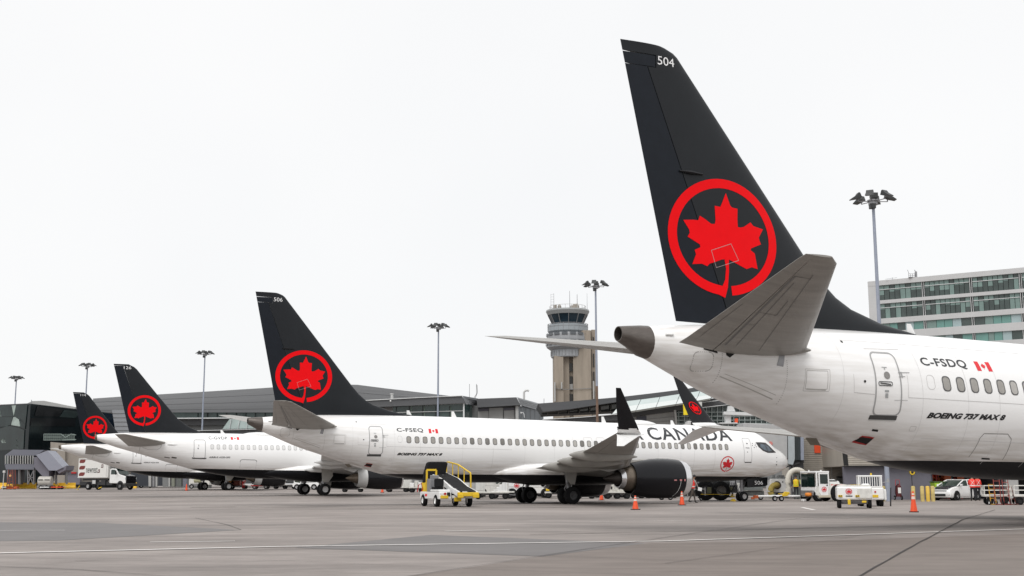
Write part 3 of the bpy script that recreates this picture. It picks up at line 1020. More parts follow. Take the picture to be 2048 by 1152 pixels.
    # overwing exits
    for sc in (17.50, 16.56):
        mb = MB()
        H.ribbon(mb, outline(sc + .30, sc - .30, 3.2, 4.18, .1), .018)
        mb.build('overwing_exit', LINEF, fus)
    # cockpit glazing
    def patch(pts, up): return [L3(s, H.lat(s, z) + up, z) for s, z in pts]
    for sd in (1, -1):
        V = [(3.91, 4.05), (3.39, 4.06), (2.87, 4.04), (2.51, 3.80), (2.24, 3.58), (1.92, 3.37), (2.45, 3.33), (2.89, 3.33), (3.36, 3.47), (3.72, 3.72)]
        o = decal('cockpit_mask', [(-s, z) for s, z in V], [tuple(range(len(V)))],
                  lambda u, v, sd=sd: L3(-u, sd * (H.lat(-u, v) + .008), v), mat('cockpit_mask_black', (.03, .03, .033), .3), fus, .15, .12)
        for V in ([(3.48, 3.96), (3.11, 3.90), (2.86, 3.46), (3.25, 3.54), (3.55, 3.75)], [(3.04, 3.92), (2.72, 3.80), (2.36, 3.50), (2.80, 3.43)]):
            decal('cockpit_window', [(-s, z) for s, z in V], [tuple(range(len(V)))],
                  lambda u, v, sd=sd: L3(-u, sd * (H.lat(-u, v) + .014), v), CGLASS, o, .15, .12)
    # panel joints
    mb = MB()
    for a, b in (((31.22, 3.45), (23.0, 3.33)), ((32.94, 3.54), (32.28, 3.50)), ((32.36, 4.71), (31.13, 4.75))):
        H.ribbon(mb, [a, b], .014, step=.5)
    H.ribbon(mb, [(32.94, 3.54), (32.96, 4.0)], .010); H.ribbon(mb, [(31.22, 3.45), (31.20, 4.05)], .010)
    for s in (24.3, 14.0, 9.3, 7.6):
        H.ribbon(mb, [(s, 1.9), (s, 3.4)], .012, step=.2)
    H.ribbon(mb, [(23.0, 2.6), (7.5, 2.42)], .012, step=.5)
    H.ribbon(mb, outline(30.98, 30.80, 2.6, 2.72, .02), .012)
    tag(mb.build('panel_line', LINEF, fus), None, kind='stuff')
    mb = MB()
    for s_ in (33.25, 30.72, 29.1, 27.9, 26.35, 22.1, 20.0, 18.6, 12.2, 10.4):
        t_, b_, w_ = H.prm(s_)
        H.ribbon(mb, [(s_, b_ + (t_ - b_) * .08), (s_, t_ - .12)], .010, step=.12)
    H.ribbon(mb, [(33.0, 4.93), (8.0, 4.78)], .010, step=.5)
    H.ribbon(mb, [(30.5, 2.42), (24.5, 2.28)], .010, step=.5)
    tag(mb.build('skin_joint', mat('skin_joint_grey', (.66, .655, .65), .6), fus), None, kind='stuff')
    for s_, z_ in ((32.62, 3.83), (32.95, 4.88)):
        decal('vent_hole', [(-s_ + .035 * math.cos(R(a_)), z_ + .035 * math.sin(R(a_))) for a_ in range(0, 360, 30)], [tuple(range(12))], lambda u, v: L3(-u, H.lat(-u, v) + .010, v), DARK, fus, .1, .1)
    mb = MB(); mb.path([L3(38.02, H.lat(38.02, 4.86) + .03, 4.86), L3(37.82, H.lat(37.82, 4.86) + .04, 4.86)], [.03, .03], 8)
    mb.build('tail_lamp', WHITE, fus, smooth=40)
    mb = MB(); mb.prism([L3(33.15, -.08, 2.42), L3(33.0, -.08, 2.26), L3(32.78, .05, 2.24), L3(32.92, .08, 2.40)], (0, .0, .03))
    mb.build('drain_flap', mat('brown_grey_flap', (.16, .14, .11), .6), fus)
    mb = MB()
    # tail section joint, drawn as a row of rivets
    for (a, b, n) in (((36.60, 4.42), (36.62, 3.70), 16), ((34.87, 4.3), (34.84, 3.2), 22)):
        for i in range(n):
            f = i / n
            s, z = a[0] + (b[0] - a[0]) * f, a[1] + (b[1] - a[1]) * f
            H.ribbon(mb, [(s, z), (s, z - .022)], .018, step=1)
    P = rrect(.50, .46, .12, 5)
    for i in range(len(P)):
        x, y = P[i]; x2, y2 = P[(i + 1) % len(P)]
        for f in (0, .5) if math.hypot(x2 - x, y2 - y) < .12 else (0, .2, .4, .6, .8):
            s, z = 37.08 - (x + (x2 - x) * f), 4.22 + y + (y2 - y) * f
            H.ribbon(mb, [(s, z), (s - .02, z)], .02, step=1)
    tag(mb.build('rivet_row', mat('rivet_grey', (.42, .41, .40), .6), fus), None, kind='stuff')
    mb = MB()
    H.ribbon(mb, [(36.56, 3.87), (35.02, 3.34)], .022); H.ribbon(mb, [(36.47, 3.93), (35.0, 3.44)], .012)
    H.ribbon(mb, outline(34.32, 33.72, 3.60, 4.06, .02), .014); H.ribbon(mb, [(34.28, 3.60), (33.75, 3.58)], .03)
    H.ribbon(mb, outline(34.36, 33.66, 3.55, 4.10, .02), .010)
    tag(mb.build('access_panel', mat('joint_grey_light', (.46, .45, .43), .6), fus), None, kind='stuff')
    mb = MB()
    H.ribbon(mb, [(28.53, 1.95), (28.50, 2.45), (28.40, 2.57), (27.50, 2.57), (27.30, 2.44), (27.22, 1.88)], .022)
    mb.build('cargo_door', mat('joint_grey', (.30, .29, .28), .6), fus)
    if detail == 'near':
        for pts in (((28.05, 1.93), (27.75, 1.92), (27.70, 1.88), (28.02, 1.89)), ((32.05, 2.64), (31.88, 2.62), (31.86, 2.57), (32.04, 2.59))):
            decal('vent_slot', [(-s, z) for s, z in pts], [(0, 1, 2, 3)], lambda u, v: L3(-u, H.lat(-u, v) + .010, v), DARK, fus, .08, .05)
    # waste drain cavity with red rim
    mb = MB()
    RR = [(32.22, 2.33), (32.17, 2.46), (31.84, 2.42), (31.83, 2.25)]
    dr = decal('drain_bay', [(-s, z) for s, z in RR], [(0, 1, 2, 3)], lambda u, v: L3(-u, H.lat(-u, v) + .010, v), DARK, fus, .08, .05)
    mb = MB()
    H.ribbon(mb, RR + RR[:1], .03, up=.016)
    mb.build('drain_rim', REDD, dr)
    # blade aerials and satellite dome
    for s, h in ((28.9, .34), (25.9 if detail == 'far' else 23.5, .36), (15.0, .4), (9.5, .3)):
        t = H.prm(s)[0]
        mb = MB()
        slab(mb, [(L3(s, 0, t - .05), L3(s + .38, 0, t - .05), .03, WH), (L3(s + .22, 0, t + h), L3(s + .38, 0, t + h), .012, WH)], 0, 1, 6)
        mb.build('antenna', WHITE, fus, smooth=40)
    mb = MB()
    vv, ff = [], []
    n = 20
    ds = [(11.3, .02), (11.5, .09), (11.9, .17), (12.4, .22), (12.9, .22), (13.3, .18), (13.7, .10), (13.9, .02)]
    for s, h in ds:
        for k in range(n):
            t = 2 * PI * k / n
            vv.append(L3(s, .75 * math.cos(t) * min(1, .5 + h * 3), 5.15 + (h + .1) * math.sin(t)))
    for i in range(len(ds) - 1):
        for k in range(n):
            ff.append((i * n + k, i * n + (k + 1) % n, (i + 1) * n + (k + 1) % n, (i + 1) * n + k))
    mb.add(vv, ff)
    mb.build('satellite_dome', WHITE, fus, smooth=50)
    # ---- lettering
    put_text(fus, reg, lambda u, v: H.map(30.55, 4.29)(u, v), 1.70, .27, TEXTC, bold=.02, name='registration', space=1.08)
    put_flag(fus, H.map(28.50, 4.27), .60, .27)
    put_text(fus, 'BOEING 737 MAX 8', H.map(30.56, 2.93), 2.88, .155, BLKT, bold=.05, shear=.45, name='type_name', dv=.05)
    for txt, s0, w_ in (('AIR', 15.25, 2.05), ('CANADA', 12.75, 6.80)):
        V, Fc = text2d(txt, .018, 0, 1.10)
        decal('airline_title', [(x * w_, y * .86) for x, y in V], Fc, H.map(s0, 4.09), TEXTC, fus, .5, .1)
    put_roundel(fus, H.map(6.50, 2.56), .58, .58, red=mat('emblem_red', (.62, .01, .02), .45), thick=.13, dv=.1)
    return root, H

def aircraft220(label, pose, number, reg, apu_gap=True):
    X, Y, a, z0 = pose
    root = thing('airliner', label, 'airplane', (X, Y, z0), a, 'maple leaf airliners parked nose in at the gates')
    H = Hull(B220)
    mb = MB(); H.mesh(mb, 56)
    fus = mb.build('fuselage', FUS220, root, smooth=50)
    mb = MB()
    vv, ff = [], []
    n = 20
    sec = [(38.75, 5.0, .26), (38.95, 5.02, .24), (38.95, 5.02, .2), (38.7, 5.0, .18)]
    for s, zc, r in sec:
        for k in range(n):
            t = 2 * PI * k / n
            vv.append(L3(s, r * math.cos(t), zc + r * math.sin(t)))
    for i in range(3):
        for k in range(n):
            ff.append((i * n + k, i * n + (k + 1) % n, (i + 1) * n + (k + 1) % n, (i + 1) * n + k))
    ff.append(tuple(range(3 * n, 4 * n)))
    mb.add(vv, ff)
    mb.build('tail_exhaust', HOT, root, smooth=40)
    # fairing
    mb = MB()
    st = [(12.5, 2.3, .1, 1.0), (14, 2.15, .6, 1.7), (16, 2.05, .85, 2.0), (19.5, 2.05, .9, 2.05), (21.5, 2.1, .8, 1.9), (23.5, 2.05, .5, 1.55), (25.0, 1.95, .15, 1.0)]
    vv, ff = [], []
    n = 24
    for s, zc, hz, hw in st:
        for k in range(n):
            t = 2 * PI * k / n
            c, sn = math.cos(t), math.sin(t)
            vv.append(L3(s, hw * math.copysign(abs(c) ** .8, c), zc + hz * math.copysign(abs(sn) ** .85, sn)))
    for i in range(len(st) - 1):
        for k in range(n):
            ff.append((i * n + k, i * n + (k + 1) % n, (i + 1) * n + (k + 1) % n, (i + 1) * n + k))
    ff += [tuple(range(n)), tuple(range(len(vv) - 1, len(vv) - n - 1, -1))]
    mb.add(vv, ff)
    mb.build('belly_fairing', FUS220, root, smooth=50)
    # fin
    def FLE(z): return float(np.interp(z, [5.3, 5.58, 6.06, 6.76, 8.68, 11.0, 11.2, 11.38], [29.0, 30.0, 31.09, 32.06, 33.77, 35.74, 35.98, 36.4]))
    def FTE(z): return 36.14 + (z - 5.48) * (37.72 - 36.14) / (11.41 - 5.48)
    def FH(z): return .25 - (z - 5.2) * .026
    def FHG(z): return FTE(z) - (1.35 - (z - 5.5) * .10)
    def fhalf(s, z): return max(FH(z) * naca((s - FLE(z)) / (FTE(z) - FLE(z))), .004)
    def piece(mb, zs, s0, s1, nt):
        vv, ff = [], []
        m = nt + 1
        for sg in (1, -1):
            for z in zs:
                for j in range(m):
                    f = j / nt
                    if s0 is FLE: f = 1 - math.cos(f * PI / 2)
                    s = s0(z) + (s1(z) - s0(z)) * f
                    vv.append(L3(s, sg * fhalf(s, z), z))
        n = len(zs); o = n * m
        for i in range(n - 1):
            for j in range(nt):
                q = i * m + j
                ff.append((q, q + 1, q + m + 1, q + m)); ff.append((o + q, o + q + m, o + q + m + 1, o + q + 1))
            for j in (0, nt):
                q = i * m + j
                ff.append((q, q + m, o + q + m, o + q))
        for i in (0, n - 1):
            for j in range(nt):
                q = i * m + j
                ff.append((q, q + 1, o + q + 1, o + q))
        mb.add(vv, ff)
    mb = MB()
    piece(mb, [5.1, 5.35, 5.58, 5.8, 6.06, 6.4, 6.76, 7.5, 8.68, 10, 11.0, 11.2, 11.28], FLE, lambda z: FHG(z) - .015, 10)
    piece(mb, [11.28, 11.38, 11.41], FLE, FTE, 10)
    fin = mb.build('fin', FINB, root, smooth=35)
    mb = MB()
    piece(mb, [5.5, 7, 9, 11.0, 11.26], lambda z: FHG(z) + .015, FTE, 5)
    mb.build('rudder', RUDB, root, smooth=35)
    put_roundel(fin, lambda u, v: L3(34.93 - u, fhalf(34.93 - u, 7.43 + v) + .006, 7.43 + v), 1.40, 1.48)
    put_text(fin, number, lambda u, v: L3(36.85 - u, fhalf(36.85 - u, 10.98 + v) + .006, 10.98 + v), .62, .25, MATS['white_numerals'], name='number', du=.2, dv=.2)
    for sd in (1, -1):
        hs = [(L3(32.9, sd * .9, 4.55), L3(36.25, sd * .9, 4.25), .20, UP.copy()), (L3(37.1, sd * 6.0, 5.05), L3(38.05, sd * 6.0, 5.05), .05, UP.copy()), (L3(37.4, sd * 6.15, 5.06), L3(38.1, sd * 6.15, 5.06), .02, UP.copy())]
        mb = MB(); slab(mb, hs, 0, .72, 8)
        stb = mb.build('horizontal_stabilizer', GREYP, root, smooth=35)
        mb = MB(); slab(mb, hs[:2], .73, 1, 4)
        mb.build('elevator', GREYP, stb, smooth=35)
        mb = MB(); mb.path([L3(33.0, sd * 1.25, 4.45), L3(32.6, sd * 1.4, 4.42), L3(32.2, sd * 1.42, 4.40)], [.15, .07, .02], 8)
        mb.build('root_fillet', WHITE, stb, smooth=50)
    mb = MB()     # stabiliser wear plate outline
    H.ribbon(mb, [(35.1, 4.15), (34.6, 3.98), (33.9, 3.95), (33.6, 4.15), (33.55, 4.4)], .05)
    mb.build('stabilizer_plate', GREYL, fus)
    mb = MB()
    H.ribbon(mb, [(35.3, 5.3), (35.3, 3.6)], .02)
    mb.build('panel_line', LINE, fus)
    # wings
    for sd in (1, -1):
        ws = [(L3(13.4, sd * 1.4, 2.1), L3(20.9, sd * 1.4, 2.3), .42, UP.copy()), (L3(15.6, sd * 4.6, 2.42), L3(20.7, sd * 4.6, 2.5), .30, UP.copy()),
              (L3(17.1, sd * 6.9, 2.65), L3(20.9, sd * 6.9, 2.75), .22, UP.copy()), (L3(21.6, sd * 15.2, 3.75), L3(23.2, sd * 15.2, 3.8), .08, UP.copy()),
              (L3(22.3, sd * 16.3, 4.15), L3(23.6, sd * 16.3, 4.15), .05, Vector((0, -.5 * sd, .85))), (L3(23.7, sd * 17.3, 5.2), L3(24.2, sd * 17.3, 5.2), .02, Vector((0, -.95 * sd, .3)))]
        mb = MB(); slab(mb, ws, 0, 1, 12)
        wing = mb.build('wing', GREYL, root, smooth=35)
        for lat in (3.6, 6.5, 9.0):
            f = np.interp(lat, [1.4, 4.6, 6.9, 15.2], [2.3, 2.5, 2.75, 3.8]); te = np.interp(lat, [1.4, 6.9, 15.2], [20.8, 20.9, 23.2])
            mb = MB()
            vv, ff = [], []
            n = 12
            pr = [(te - 2.6, .02), (te - 2.0, .13), (te - 1.0, .20), (te, .16), (te + .6, .02)]
            for s, r in pr:
                for k in range(n):
                    t = 2 * PI * k / n
                    vv.append(L3(s, sd * (lat + r * .7 * math.cos(t)), f - .2 + r * 1.2 * math.sin(t)))
            for i in range(len(pr) - 1):
                for k in range(n):
                    ff.append((i * n + k, i * n + (k + 1) % n, (i + 1) * n + (k + 1) % n, (i + 1) * n + k))
            mb.add(vv, ff)
            mb.build('flap_track_fairing', GREYL, wing, smooth=60)
        c = L3(0, sd * 5.6, 1.50)
        mb = MB()
        mb.lathe([(-s, r) for s, r in [(13.2, .92), (13.7, 1.0), (14.4, 1.03), (15.4, .99), (16.4, .90)]], c, 'X', 32)
        e = mb.build('engine_nacelle', BLACKP, root, smooth=40)
        mb = MB(); mb.lathe([(-s, r) for s, r in [(13.6, .74), (13.15, .78), (13.05, .84), (13.08, .90), (13.2, .92)]], c, 'X', 32)
        mb.build('inlet_lip', ALU, e, smooth=50)
        mb = MB(); mb.lathe([(-s, r) for s, r in [(16.4, .90), (16.75, .86), (17.2, .74), (17.25, .70), (16.8, .66)]], c, 'X', 32)
        mb.build('thrust_reverser', GREYL, e, smooth=50)
        mb = MB(); mb.lathe([(-s, r) for s, r in [(16.6, .62), (17.5, .40), (18.2, .05), (18.22, .001)]], c, 'X', 24)
        mb.build('exhaust_plug', HOT, e, smooth=50)
        mb = MB()
        mb.prism([L3(14.8, sd * 5.6 + .12, 2.45), L3(17.6, sd * 5.6 + .12, 2.0), L3(18.6, sd * 5.6 + .12, 2.35), L3(15.8, sd * 5.6 + .12, 2.7)], (0, .24, 0))
        mb.build('pylon', GREYL, e)
        make_gear(root, 19.55, sd * 3.36, .52, .36, .40, 2.2, sd * 3.0,
                  door=[(18.9, sd * 3.75, 2.35), (19.9, sd * 3.75, 2.3), (19.75, sd * 3.7, 1.2), (19.2, sd * 3.7, 1.15), (18.8, sd * 3.7, 1.7)])
    make_gear(root, 4.3, 0, .33, .2, .19, 1.6, 0)
    for i in range(36):
        s = 29.24 - i * .533
        me = window_mesh(H, s, 4.25 - i * .002, .24, .38, WGLASS2, mat('pale_window_rim', (.36, .36, .36), .5), '220')
        link('window', me, fus, L3(s, 0, 0))
    def outline(sa, sf, zb, zt, r):
        pts = rrect(sa - sf, zt - zb, r)
        return [((sa + sf) / 2 - x, (zb + zt) / 2 + y) for x, y in pts + pts[:1]]
    mb = MB()
    H.ribbon(mb, outline(30.80, 29.83, 3.26, 4.86, .14), .05)
    d = mb.build('aft_door', mat('door_seal_grey', (.36, .36, .36), .5), fus)
    mb = MB()
    H.ribbon(mb, [(30.92, 3.30), (30.85, 3.24), (29.80, 3.22), (29.72, 3.28)], .09, up=.012)
    H.ribbon(mb, [(30.5, 4.1), (30.42, 4.1)], .12, up=.012); H.ribbon(mb, [(30.42, 4.35), (30.38, 4.35)], .16, up=.012)
    mb.build('door_handle', MATS['handle_dark'], d)
    mb = MB()
    H.ribbon(mb, [(26.75, 2.95), (26.70, 3.10), (26.55, 3.15), (25.45, 3.12), (25.3, 3.06), (25.27, 2.93)], .07)
    H.ribbon(mb, [(26.72, 2.95), (26.72, 2.4)], .012); H.ribbon(mb, [(25.3, 2.95), (25.3, 2.3)], .012)
    mb.build('cargo_door', MATS['door_seal_grey'], fus)
    mb = MB()
    H.ribbon(mb, [(33.2, 3.33), (32.75, 3.27)], .07, up=.012); H.ribbon(mb, [(32.62, 3.32), (32.2, 3.26)], .11, up=.012)
    mb.build('vent_slot', mat('dark_slot', (.09, .08, .07), .6), fus)
    for s in (35.0, 27.8, 21.0):
        t = H.prm(s)[0]
        mb = MB()
        slab(mb, [(L3(s, 0, t - .05), L3(s + .4, 0, t - .05), .03, WH), (L3(s + .3, 0, t + .3), L3(s + .45, 0, t + .3), .012, WH)], 0, 1, 6)
        mb.build('antenna', WHITE, fus, smooth=40)
    mb = MB()
    vv, ff = [], []
    n = 16
    ds = [(22.8, .02), (23.2, .12), (23.8, .18), (25.0, .18), (25.7, .12), (26.2, .02)]
    for s, h in ds:
        for k in range(n):
            t = 2 * PI * k / n
            vv.append(L3(s, .7 * math.cos(t), 5.36 + (h + .12) * math.sin(t)))
    for i in range(len(ds) - 1):
        for k in range(n):
            ff.append((i * n + k, i * n + (k + 1) % n, (i + 1) * n + (k + 1) % n, (i + 1) * n + k))
    mb.add(vv, ff)
    mb.build('satellite_dome', WHITE, fus, smooth=50)
    if reg: put_text(fus, reg, H.map(29.50, 4.92), 1.65, .26, TEXTC, bold=.008, name='registration', space=1.08)
    put_flag(fus, H.map(27.55, 4.90), .75, .26)
    put_text(fus, 'AIRBUS A220-300', H.map(29.50, 3.26), 1.85, .15, BLKT, bold=.02, shear=.2, name='type_name')
    return root, H

aircraft737('nearest airliner, tail numbered 504, its grey stabilizer pointing at the viewer',
            (19.610, 38.611, R(28.9325), 0.0), '504', 'C-FSDQ', 'near', tip=(-.50, -.20))
aircraft737('airliner with tail number 506, seen whole from tail to nose',
            (2.124, 78.661, R(26.948), gz(78)), '506', 'C-FSEQ', 'far')
aircraft220('smaller airliner with tail number 126 and pale closed cabin blinds',
            (-18.465, 113.0, R(25.0), 0.28), '126', 'C-GVDP')
aircraft220('farthest airliner with the smallest tail, catering truck under its tail cone',
            (-37.12, 152.2, R(39.22), 0.5), '114', None)
# ------------------------------------------------------------------ the apron
def concrete_mat():
    m = bpy.data.materials.new('apron_concrete')
    m.use_nodes = True
    nt = m.node_tree; N, L = nt.nodes, nt.links
    b = N['Principled BSDF']
    b.inputs['Roughness'].default_value = 0.72
    b.inputs['Specular IOR Level'].default_value = 0.22
    tc = N.new('ShaderNodeTexCoord')
    def noise(scale, stretch, detail=6, rough=.6):
        mp = N.new('ShaderNodeMapping'); mp.inputs['Scale'].default_value = stretch
        mp.inputs['Rotation'].default_value = (0, 0, R(4))
        n = N.new('ShaderNodeTexNoise'); n.inputs['Scale'].default_value = scale
        n.inputs['Detail'].default_value = detail; n.inputs['Roughness'].default_value = rough
        L.new(tc.outputs['Object'], mp.inputs['Vector']); L.new(mp.outputs['Vector'], n.inputs['Vector'])
        return n
    big = noise(.05, (1, 2.4, 1))
    mid = noise(.35, (1, 2.2, 1))
    fine = noise(3.2, (.5, 2.2, 1), 9, .78)
    def mixc(a, bcol, fac, mn, mx_):
        mr = N.new('ShaderNodeMapRange'); mr.inputs['From Min'].default_value = .35; mr.inputs['From Max'].default_value = .65
        mr.inputs['To Min'].default_value = mn; mr.inputs['To Max'].default_value = mx_
        L.new(fac, mr.inputs['Value'])
        mm = N.new('ShaderNodeMix'); mm.data_type = 'RGBA'; mm.blend_type = 'MULTIPLY'
        mm.inputs[0].default_value = 1.0
        cc = N.new('ShaderNodeCombineColor')
        for i in range(3): L.new(mr.outputs[0], cc.inputs[i])
        if isinstance(a, tuple): mm.inputs[6].default_value = a
        else: L.new(a, mm.inputs[6])
        L.new(cc.outputs[0], mm.inputs[7])
        return mm.outputs[2]
    c1 = mixc((.300, .266, .247, 1), None, big.outputs['Fac'], .72, 1.10)
    c2 = mixc(c1, None, mid.outputs['Fac'], .82, 1.10)
    c3 = mixc(c2, None, fine.outputs['Fac'], .84, 1.12)
    # oil and tyre stains: sparse dark blots and long scuffs
    st = noise(1.1, (.35, 1.6, 1), 4, .75)
    sr = N.new('ShaderNodeMapRange'); sr.inputs['From Min'].default_value = .55; sr.inputs['From Max'].default_value = .72
    sr.inputs['To Min'].default_value = 0; sr.inputs['To Max'].default_value = .45
    L.new(st.outputs['Fac'], sr.inputs['Value'])
    sm = N.new('ShaderNodeMix'); sm.data_type = 'RGBA'; sm.inputs[7].default_value = (.10, .085, .075, 1)
    L.new(sr.outputs[0], sm.inputs[0]); L.new(c3, sm.inputs[6])
    L.new(sm.outputs[2], b.inputs['Base Color'])
    bp = N.new('ShaderNodeBump'); bp.inputs['Strength'].default_value = .25; bp.inputs['Distance'].default_value = .01
    L.new(fine.outputs['Fac'], bp.inputs['Height']); L.new(bp.outputs['Normal'], b.inputs['Normal'])
    return m
CONC = concrete_mat()
ASPH = mat('patched_asphalt', (.160, .150, .147), .75, var=.14, scale=.6, bump=.1, stretch=(1, 2, 1))
JOINT = mat('joint_tar', (.045, .04, .038), .8, var=.3, scale=2)
PAINT = mat('worn_white_marking', (.74, .71, .68), .6, var=.22, scale=1.2)
mb = MB()
ys = [-200, 0, 20, 40, 60, 75, 86, 95, 110, 130, 150, 170, 260, 500, 1200, 4500]
xs = [-3000, -400, -150, -60, 0, 60, 150, 400, 3000]
mb.add([(x, y, gz(y)) for y in ys for x in xs], [(j * len(xs) + i, j * len(xs) + i + 1, (j + 1) * len(xs) + i + 1, (j + 1) * len(xs) + i)
       for j in range(len(ys) - 1) for i in range(len(xs) - 1)])
tag(mb.build('ground', CONC, fix=False), 'weathered grey concrete apron with worn patches and joints', kind='structure')

def sheet(name, px_pts, m, up, label):
    mb = MB()
    P = [gp(x, y, up) for x, y in px_pts]
    mb.add(P, [tuple(range(len(P)))])
    o = mb.build(name, m, fix=False)
    return tag(o, label, kind='structure')
sheet('asphalt_patch', [(-260, 1043), (200, 1046), (482, 1060), (120, 1081), (-260, 1086)], ASPH, .004, 'dark asphalt patch at the left of the apron')
sheet('asphalt_patch', [(590, 1096), (862, 1070), (1292, 1087), (1085, 1113)], ASPH, .004, 'dark pointed asphalt patch in the middle of the apron')
BROWNC = mat('dark_brown_concrete', (.200, .172, .155), .75, var=.20, scale=.5, bump=.1, stretch=(1, 2.5, 1), spec=.2)  # darker, browner tone laid over the near right of the apron
sheet('brown_apron_sheet', [(1300, 1086), (1620, 1083), (2046, 1068), (2700, 1052), (2700, 1300), (560, 1300), (800, 1156), (1085, 1113.5)], BROWNC, .004, 'darker browner sheet over the near right of the apron')

def strip(name, px_pts, w, m, up, label, wob=0.0):
    """painted line or joint: a thin strip of constant width on the ground"""
    P = [gp(x, y, 0) for x, y in px_pts]
    Q = []
    for a, b in zip(P[:-1], P[1:]):
        n = max(2, int((b - a).length / 1.5))
        for i in range(n):
            q = a.lerp(b, i / n)
            Q.append(q)
    Q.append(P[-1])
    mb = MB()
    vv = []
    for i, q in enumerate(Q):
        d = (Q[min(i + 1, len(Q) - 1)] - Q[max(i - 1, 0)])
        d.z = 0
        nn = Vector((-d.y, d.x, 0)).normalized()
        ww = w / 2 * (1 + random.uniform(-wob, wob))
        o = nn * random.uniform(-wob, wob) * w * .8
        for sg in (1, -1):
            p = q + o + nn * ww * sg
            vv.append((p.x, p.y, gz(p.y) + up))
    mb.add(vv, [(2 * i, 2 * i + 1, 2 * i + 3, 2 * i + 2) for i in range(len(Q) - 1)])
    return tag(mb.build(name, m, fix=False), label, kind='structure')
strip('apron_marking', [(-200, 1112), (560, 1094), (1330, 1083), (2250, 1052)], .20, PAINT, .014, 'long worn white line across the apron')
strip('apron_marking', [(890, 1063), (1020, 1060)], .14, PAINT, .012, 'short faint white dash in the middle distance', .1)
strip('apron_marking', [(300, 1085), (470, 1083)], .12, PAINT, .012, 'short faint white dash left of centre', .1)
strip('apron_marking', [(-100, 1062), (130, 1061)], .10, PAINT, .012, 'faint white dash at the far left', .1)
strip('apron_marking', [(1604, 1015), (1628, 1020)], .2, PAINT, .008, 'short white stroke near the towing tractor', .1)
strip('apron_marking', [(1180, 1044), (1700, 1036)], .07, PAINT, .008, 'thin faint line behind the cones', .2)
strip('expansion_joint', [(1690, 1170), (1840, 1085), (1925, 1040), (1990, 1020)], .040, JOINT, .014, 'dark joint running away at the right', .35)
strip('expansion_joint', [(780, 1160), (1085, 1112), (1340, 1074), (1620, 1034)], .026, JOINT, .014, 'dark joint running away in the middle', .35)
strip('expansion_joint', [(-100, 1130), (160, 1140), (420, 1160)], .022, JOINT, .010, 'dark joint in the near left corner', .35)
strip('expansion_joint', [(390, 1036), (455, 1050), (482, 1060)], .025, JOINT, .010, 'short dark joint left of centre', .4)
strip('expansion_joint', [(1380, 1038), (2200, 1030)], .05, JOINT, .010, 'far dark joint across the apron', .3)
strip('expansion_joint', [(-100, 1100), (500, 1120), (1100, 1145), (1700, 1165)], .016, JOINT, .014, 'near fine joint across the apron', .4)

strip('expansion_joint', [(150, 1123), (430, 1105), (640, 1094), (760, 1086)], .016, JOINT, .016, 'fine joint crossing left of centre', .5)
strip('expansion_joint', [(600, 1096), (820, 1102), (1085, 1112), (1400, 1124), (1700, 1132)], .016, JOINT, .016, 'fine joint below the long white line', .5)
strip('expansion_joint', [(1330, 1128), (1500, 1105), (1640, 1085), (1720, 1072)], .014, JOINT, .016, 'short fine joint right of centre', .5)
strip('expansion_joint', [(-100, 1046), (300, 1049), (700, 1052)], .02, JOINT, .016, 'far fine joint at left', .5)
SCUFF = mat('tyre_scuff', (.13, .115, .105), .8, var=.4, scale=3, spec=.2)
strip('tyre_mark', [(340, 1016), (520, 1015.5), (760, 1017), (1150, 1016)], .22, SCUFF, .016, 'long faint tyre mark behind the belt loader', .3)
strip('tyre_mark', [(1060, 1070), (1400, 1062), (1800, 1052), (2200, 1047)], .12, SCUFF, .016, 'long faint tyre mark at the right', .3)
strip('tyre_mark', [(380, 1015), (470, 1014)], .5, SCUFF, .018, 'short dark scuff below the 126 airliner', .5)
# ------------------------------------------------------------------ buildings
CLAD = mat('dark_roof_cladding', (.060, .061, .064), .5, var=.10, scale=.25, stretch=(.3, 1, 6))
CLAD2 = mat('grey_roof_cladding', (.085, .087, .092), .5, var=.10, scale=.3, stretch=(.3, 1, 6))
CLADL = mat('light_roof_cladding', (.25, .26, .275), .45, var=.08, scale=.4)
PANEL = mat('pale_wall_panel', (.40, .40, .39), .55, var=.08, scale=.5)
PANEL2 = mat('mid_grey_wall_panel', (.20, .205, .205), .55, var=.08, scale=.5)
TRIM = mat('white_edge_trim', (.62, .63, .63), .45)
GLASSG = mat('green_tinted_glazing', (.045, .075, .07), .08, var=.5, scale=.35)
GLASSL = mat('pale_skylight_glass', (.42, .50, .48), .12, var=.12, scale=.5)
GLASSD = mat('dark_facade_glass', (.006, .011, .013), .10, var=.5, scale=.2, spec=.3)
GLASSM = mat('mid_facade_glass', (.026, .038, .038), .10, var=.7, scale=.15, spec=.3)
GLASSB = mat('bright_facade_facet', (.30, .36, .33), .12, var=.35, scale=.6)
CONCB = mat('beige_concrete', (.30, .27, .235), .8, var=.16, scale=.35, bump=.1, stretch=(2, 2, .5))
CONCT = mat('tower_concrete', (.31, .265, .215), .8, var=.20, scale=.3, bump=.1, stretch=(3, 3, .4))
VIOL = mat('violet_grey_wall', (.155, .15, .18), .65, var=.10, scale=.5)
VIOLR = mat('violet_grey_roofing', (.15, .155, .185), .5, var=.08, scale=.5)
SLAT = mat('beige_metal_siding', (.42, .385, .335), .5, var=.14, scale=.4, stretch=(2, 2, .6))
POLE = mat('galvanized_pole', (.30, .33, .40), .5, .2, var=.1)
RUST = mat('rusty_pole', (.16, .10, .07), .7, var=.2)

def bpart(root, name, m, fn, bevel=0, smooth=None):
    mb = MB()
    mb.xf = Matrix.Translation(-root.location)
    fn(mb)
    return mb.build(name, m, root, bevel=bevel, smooth=smooth)

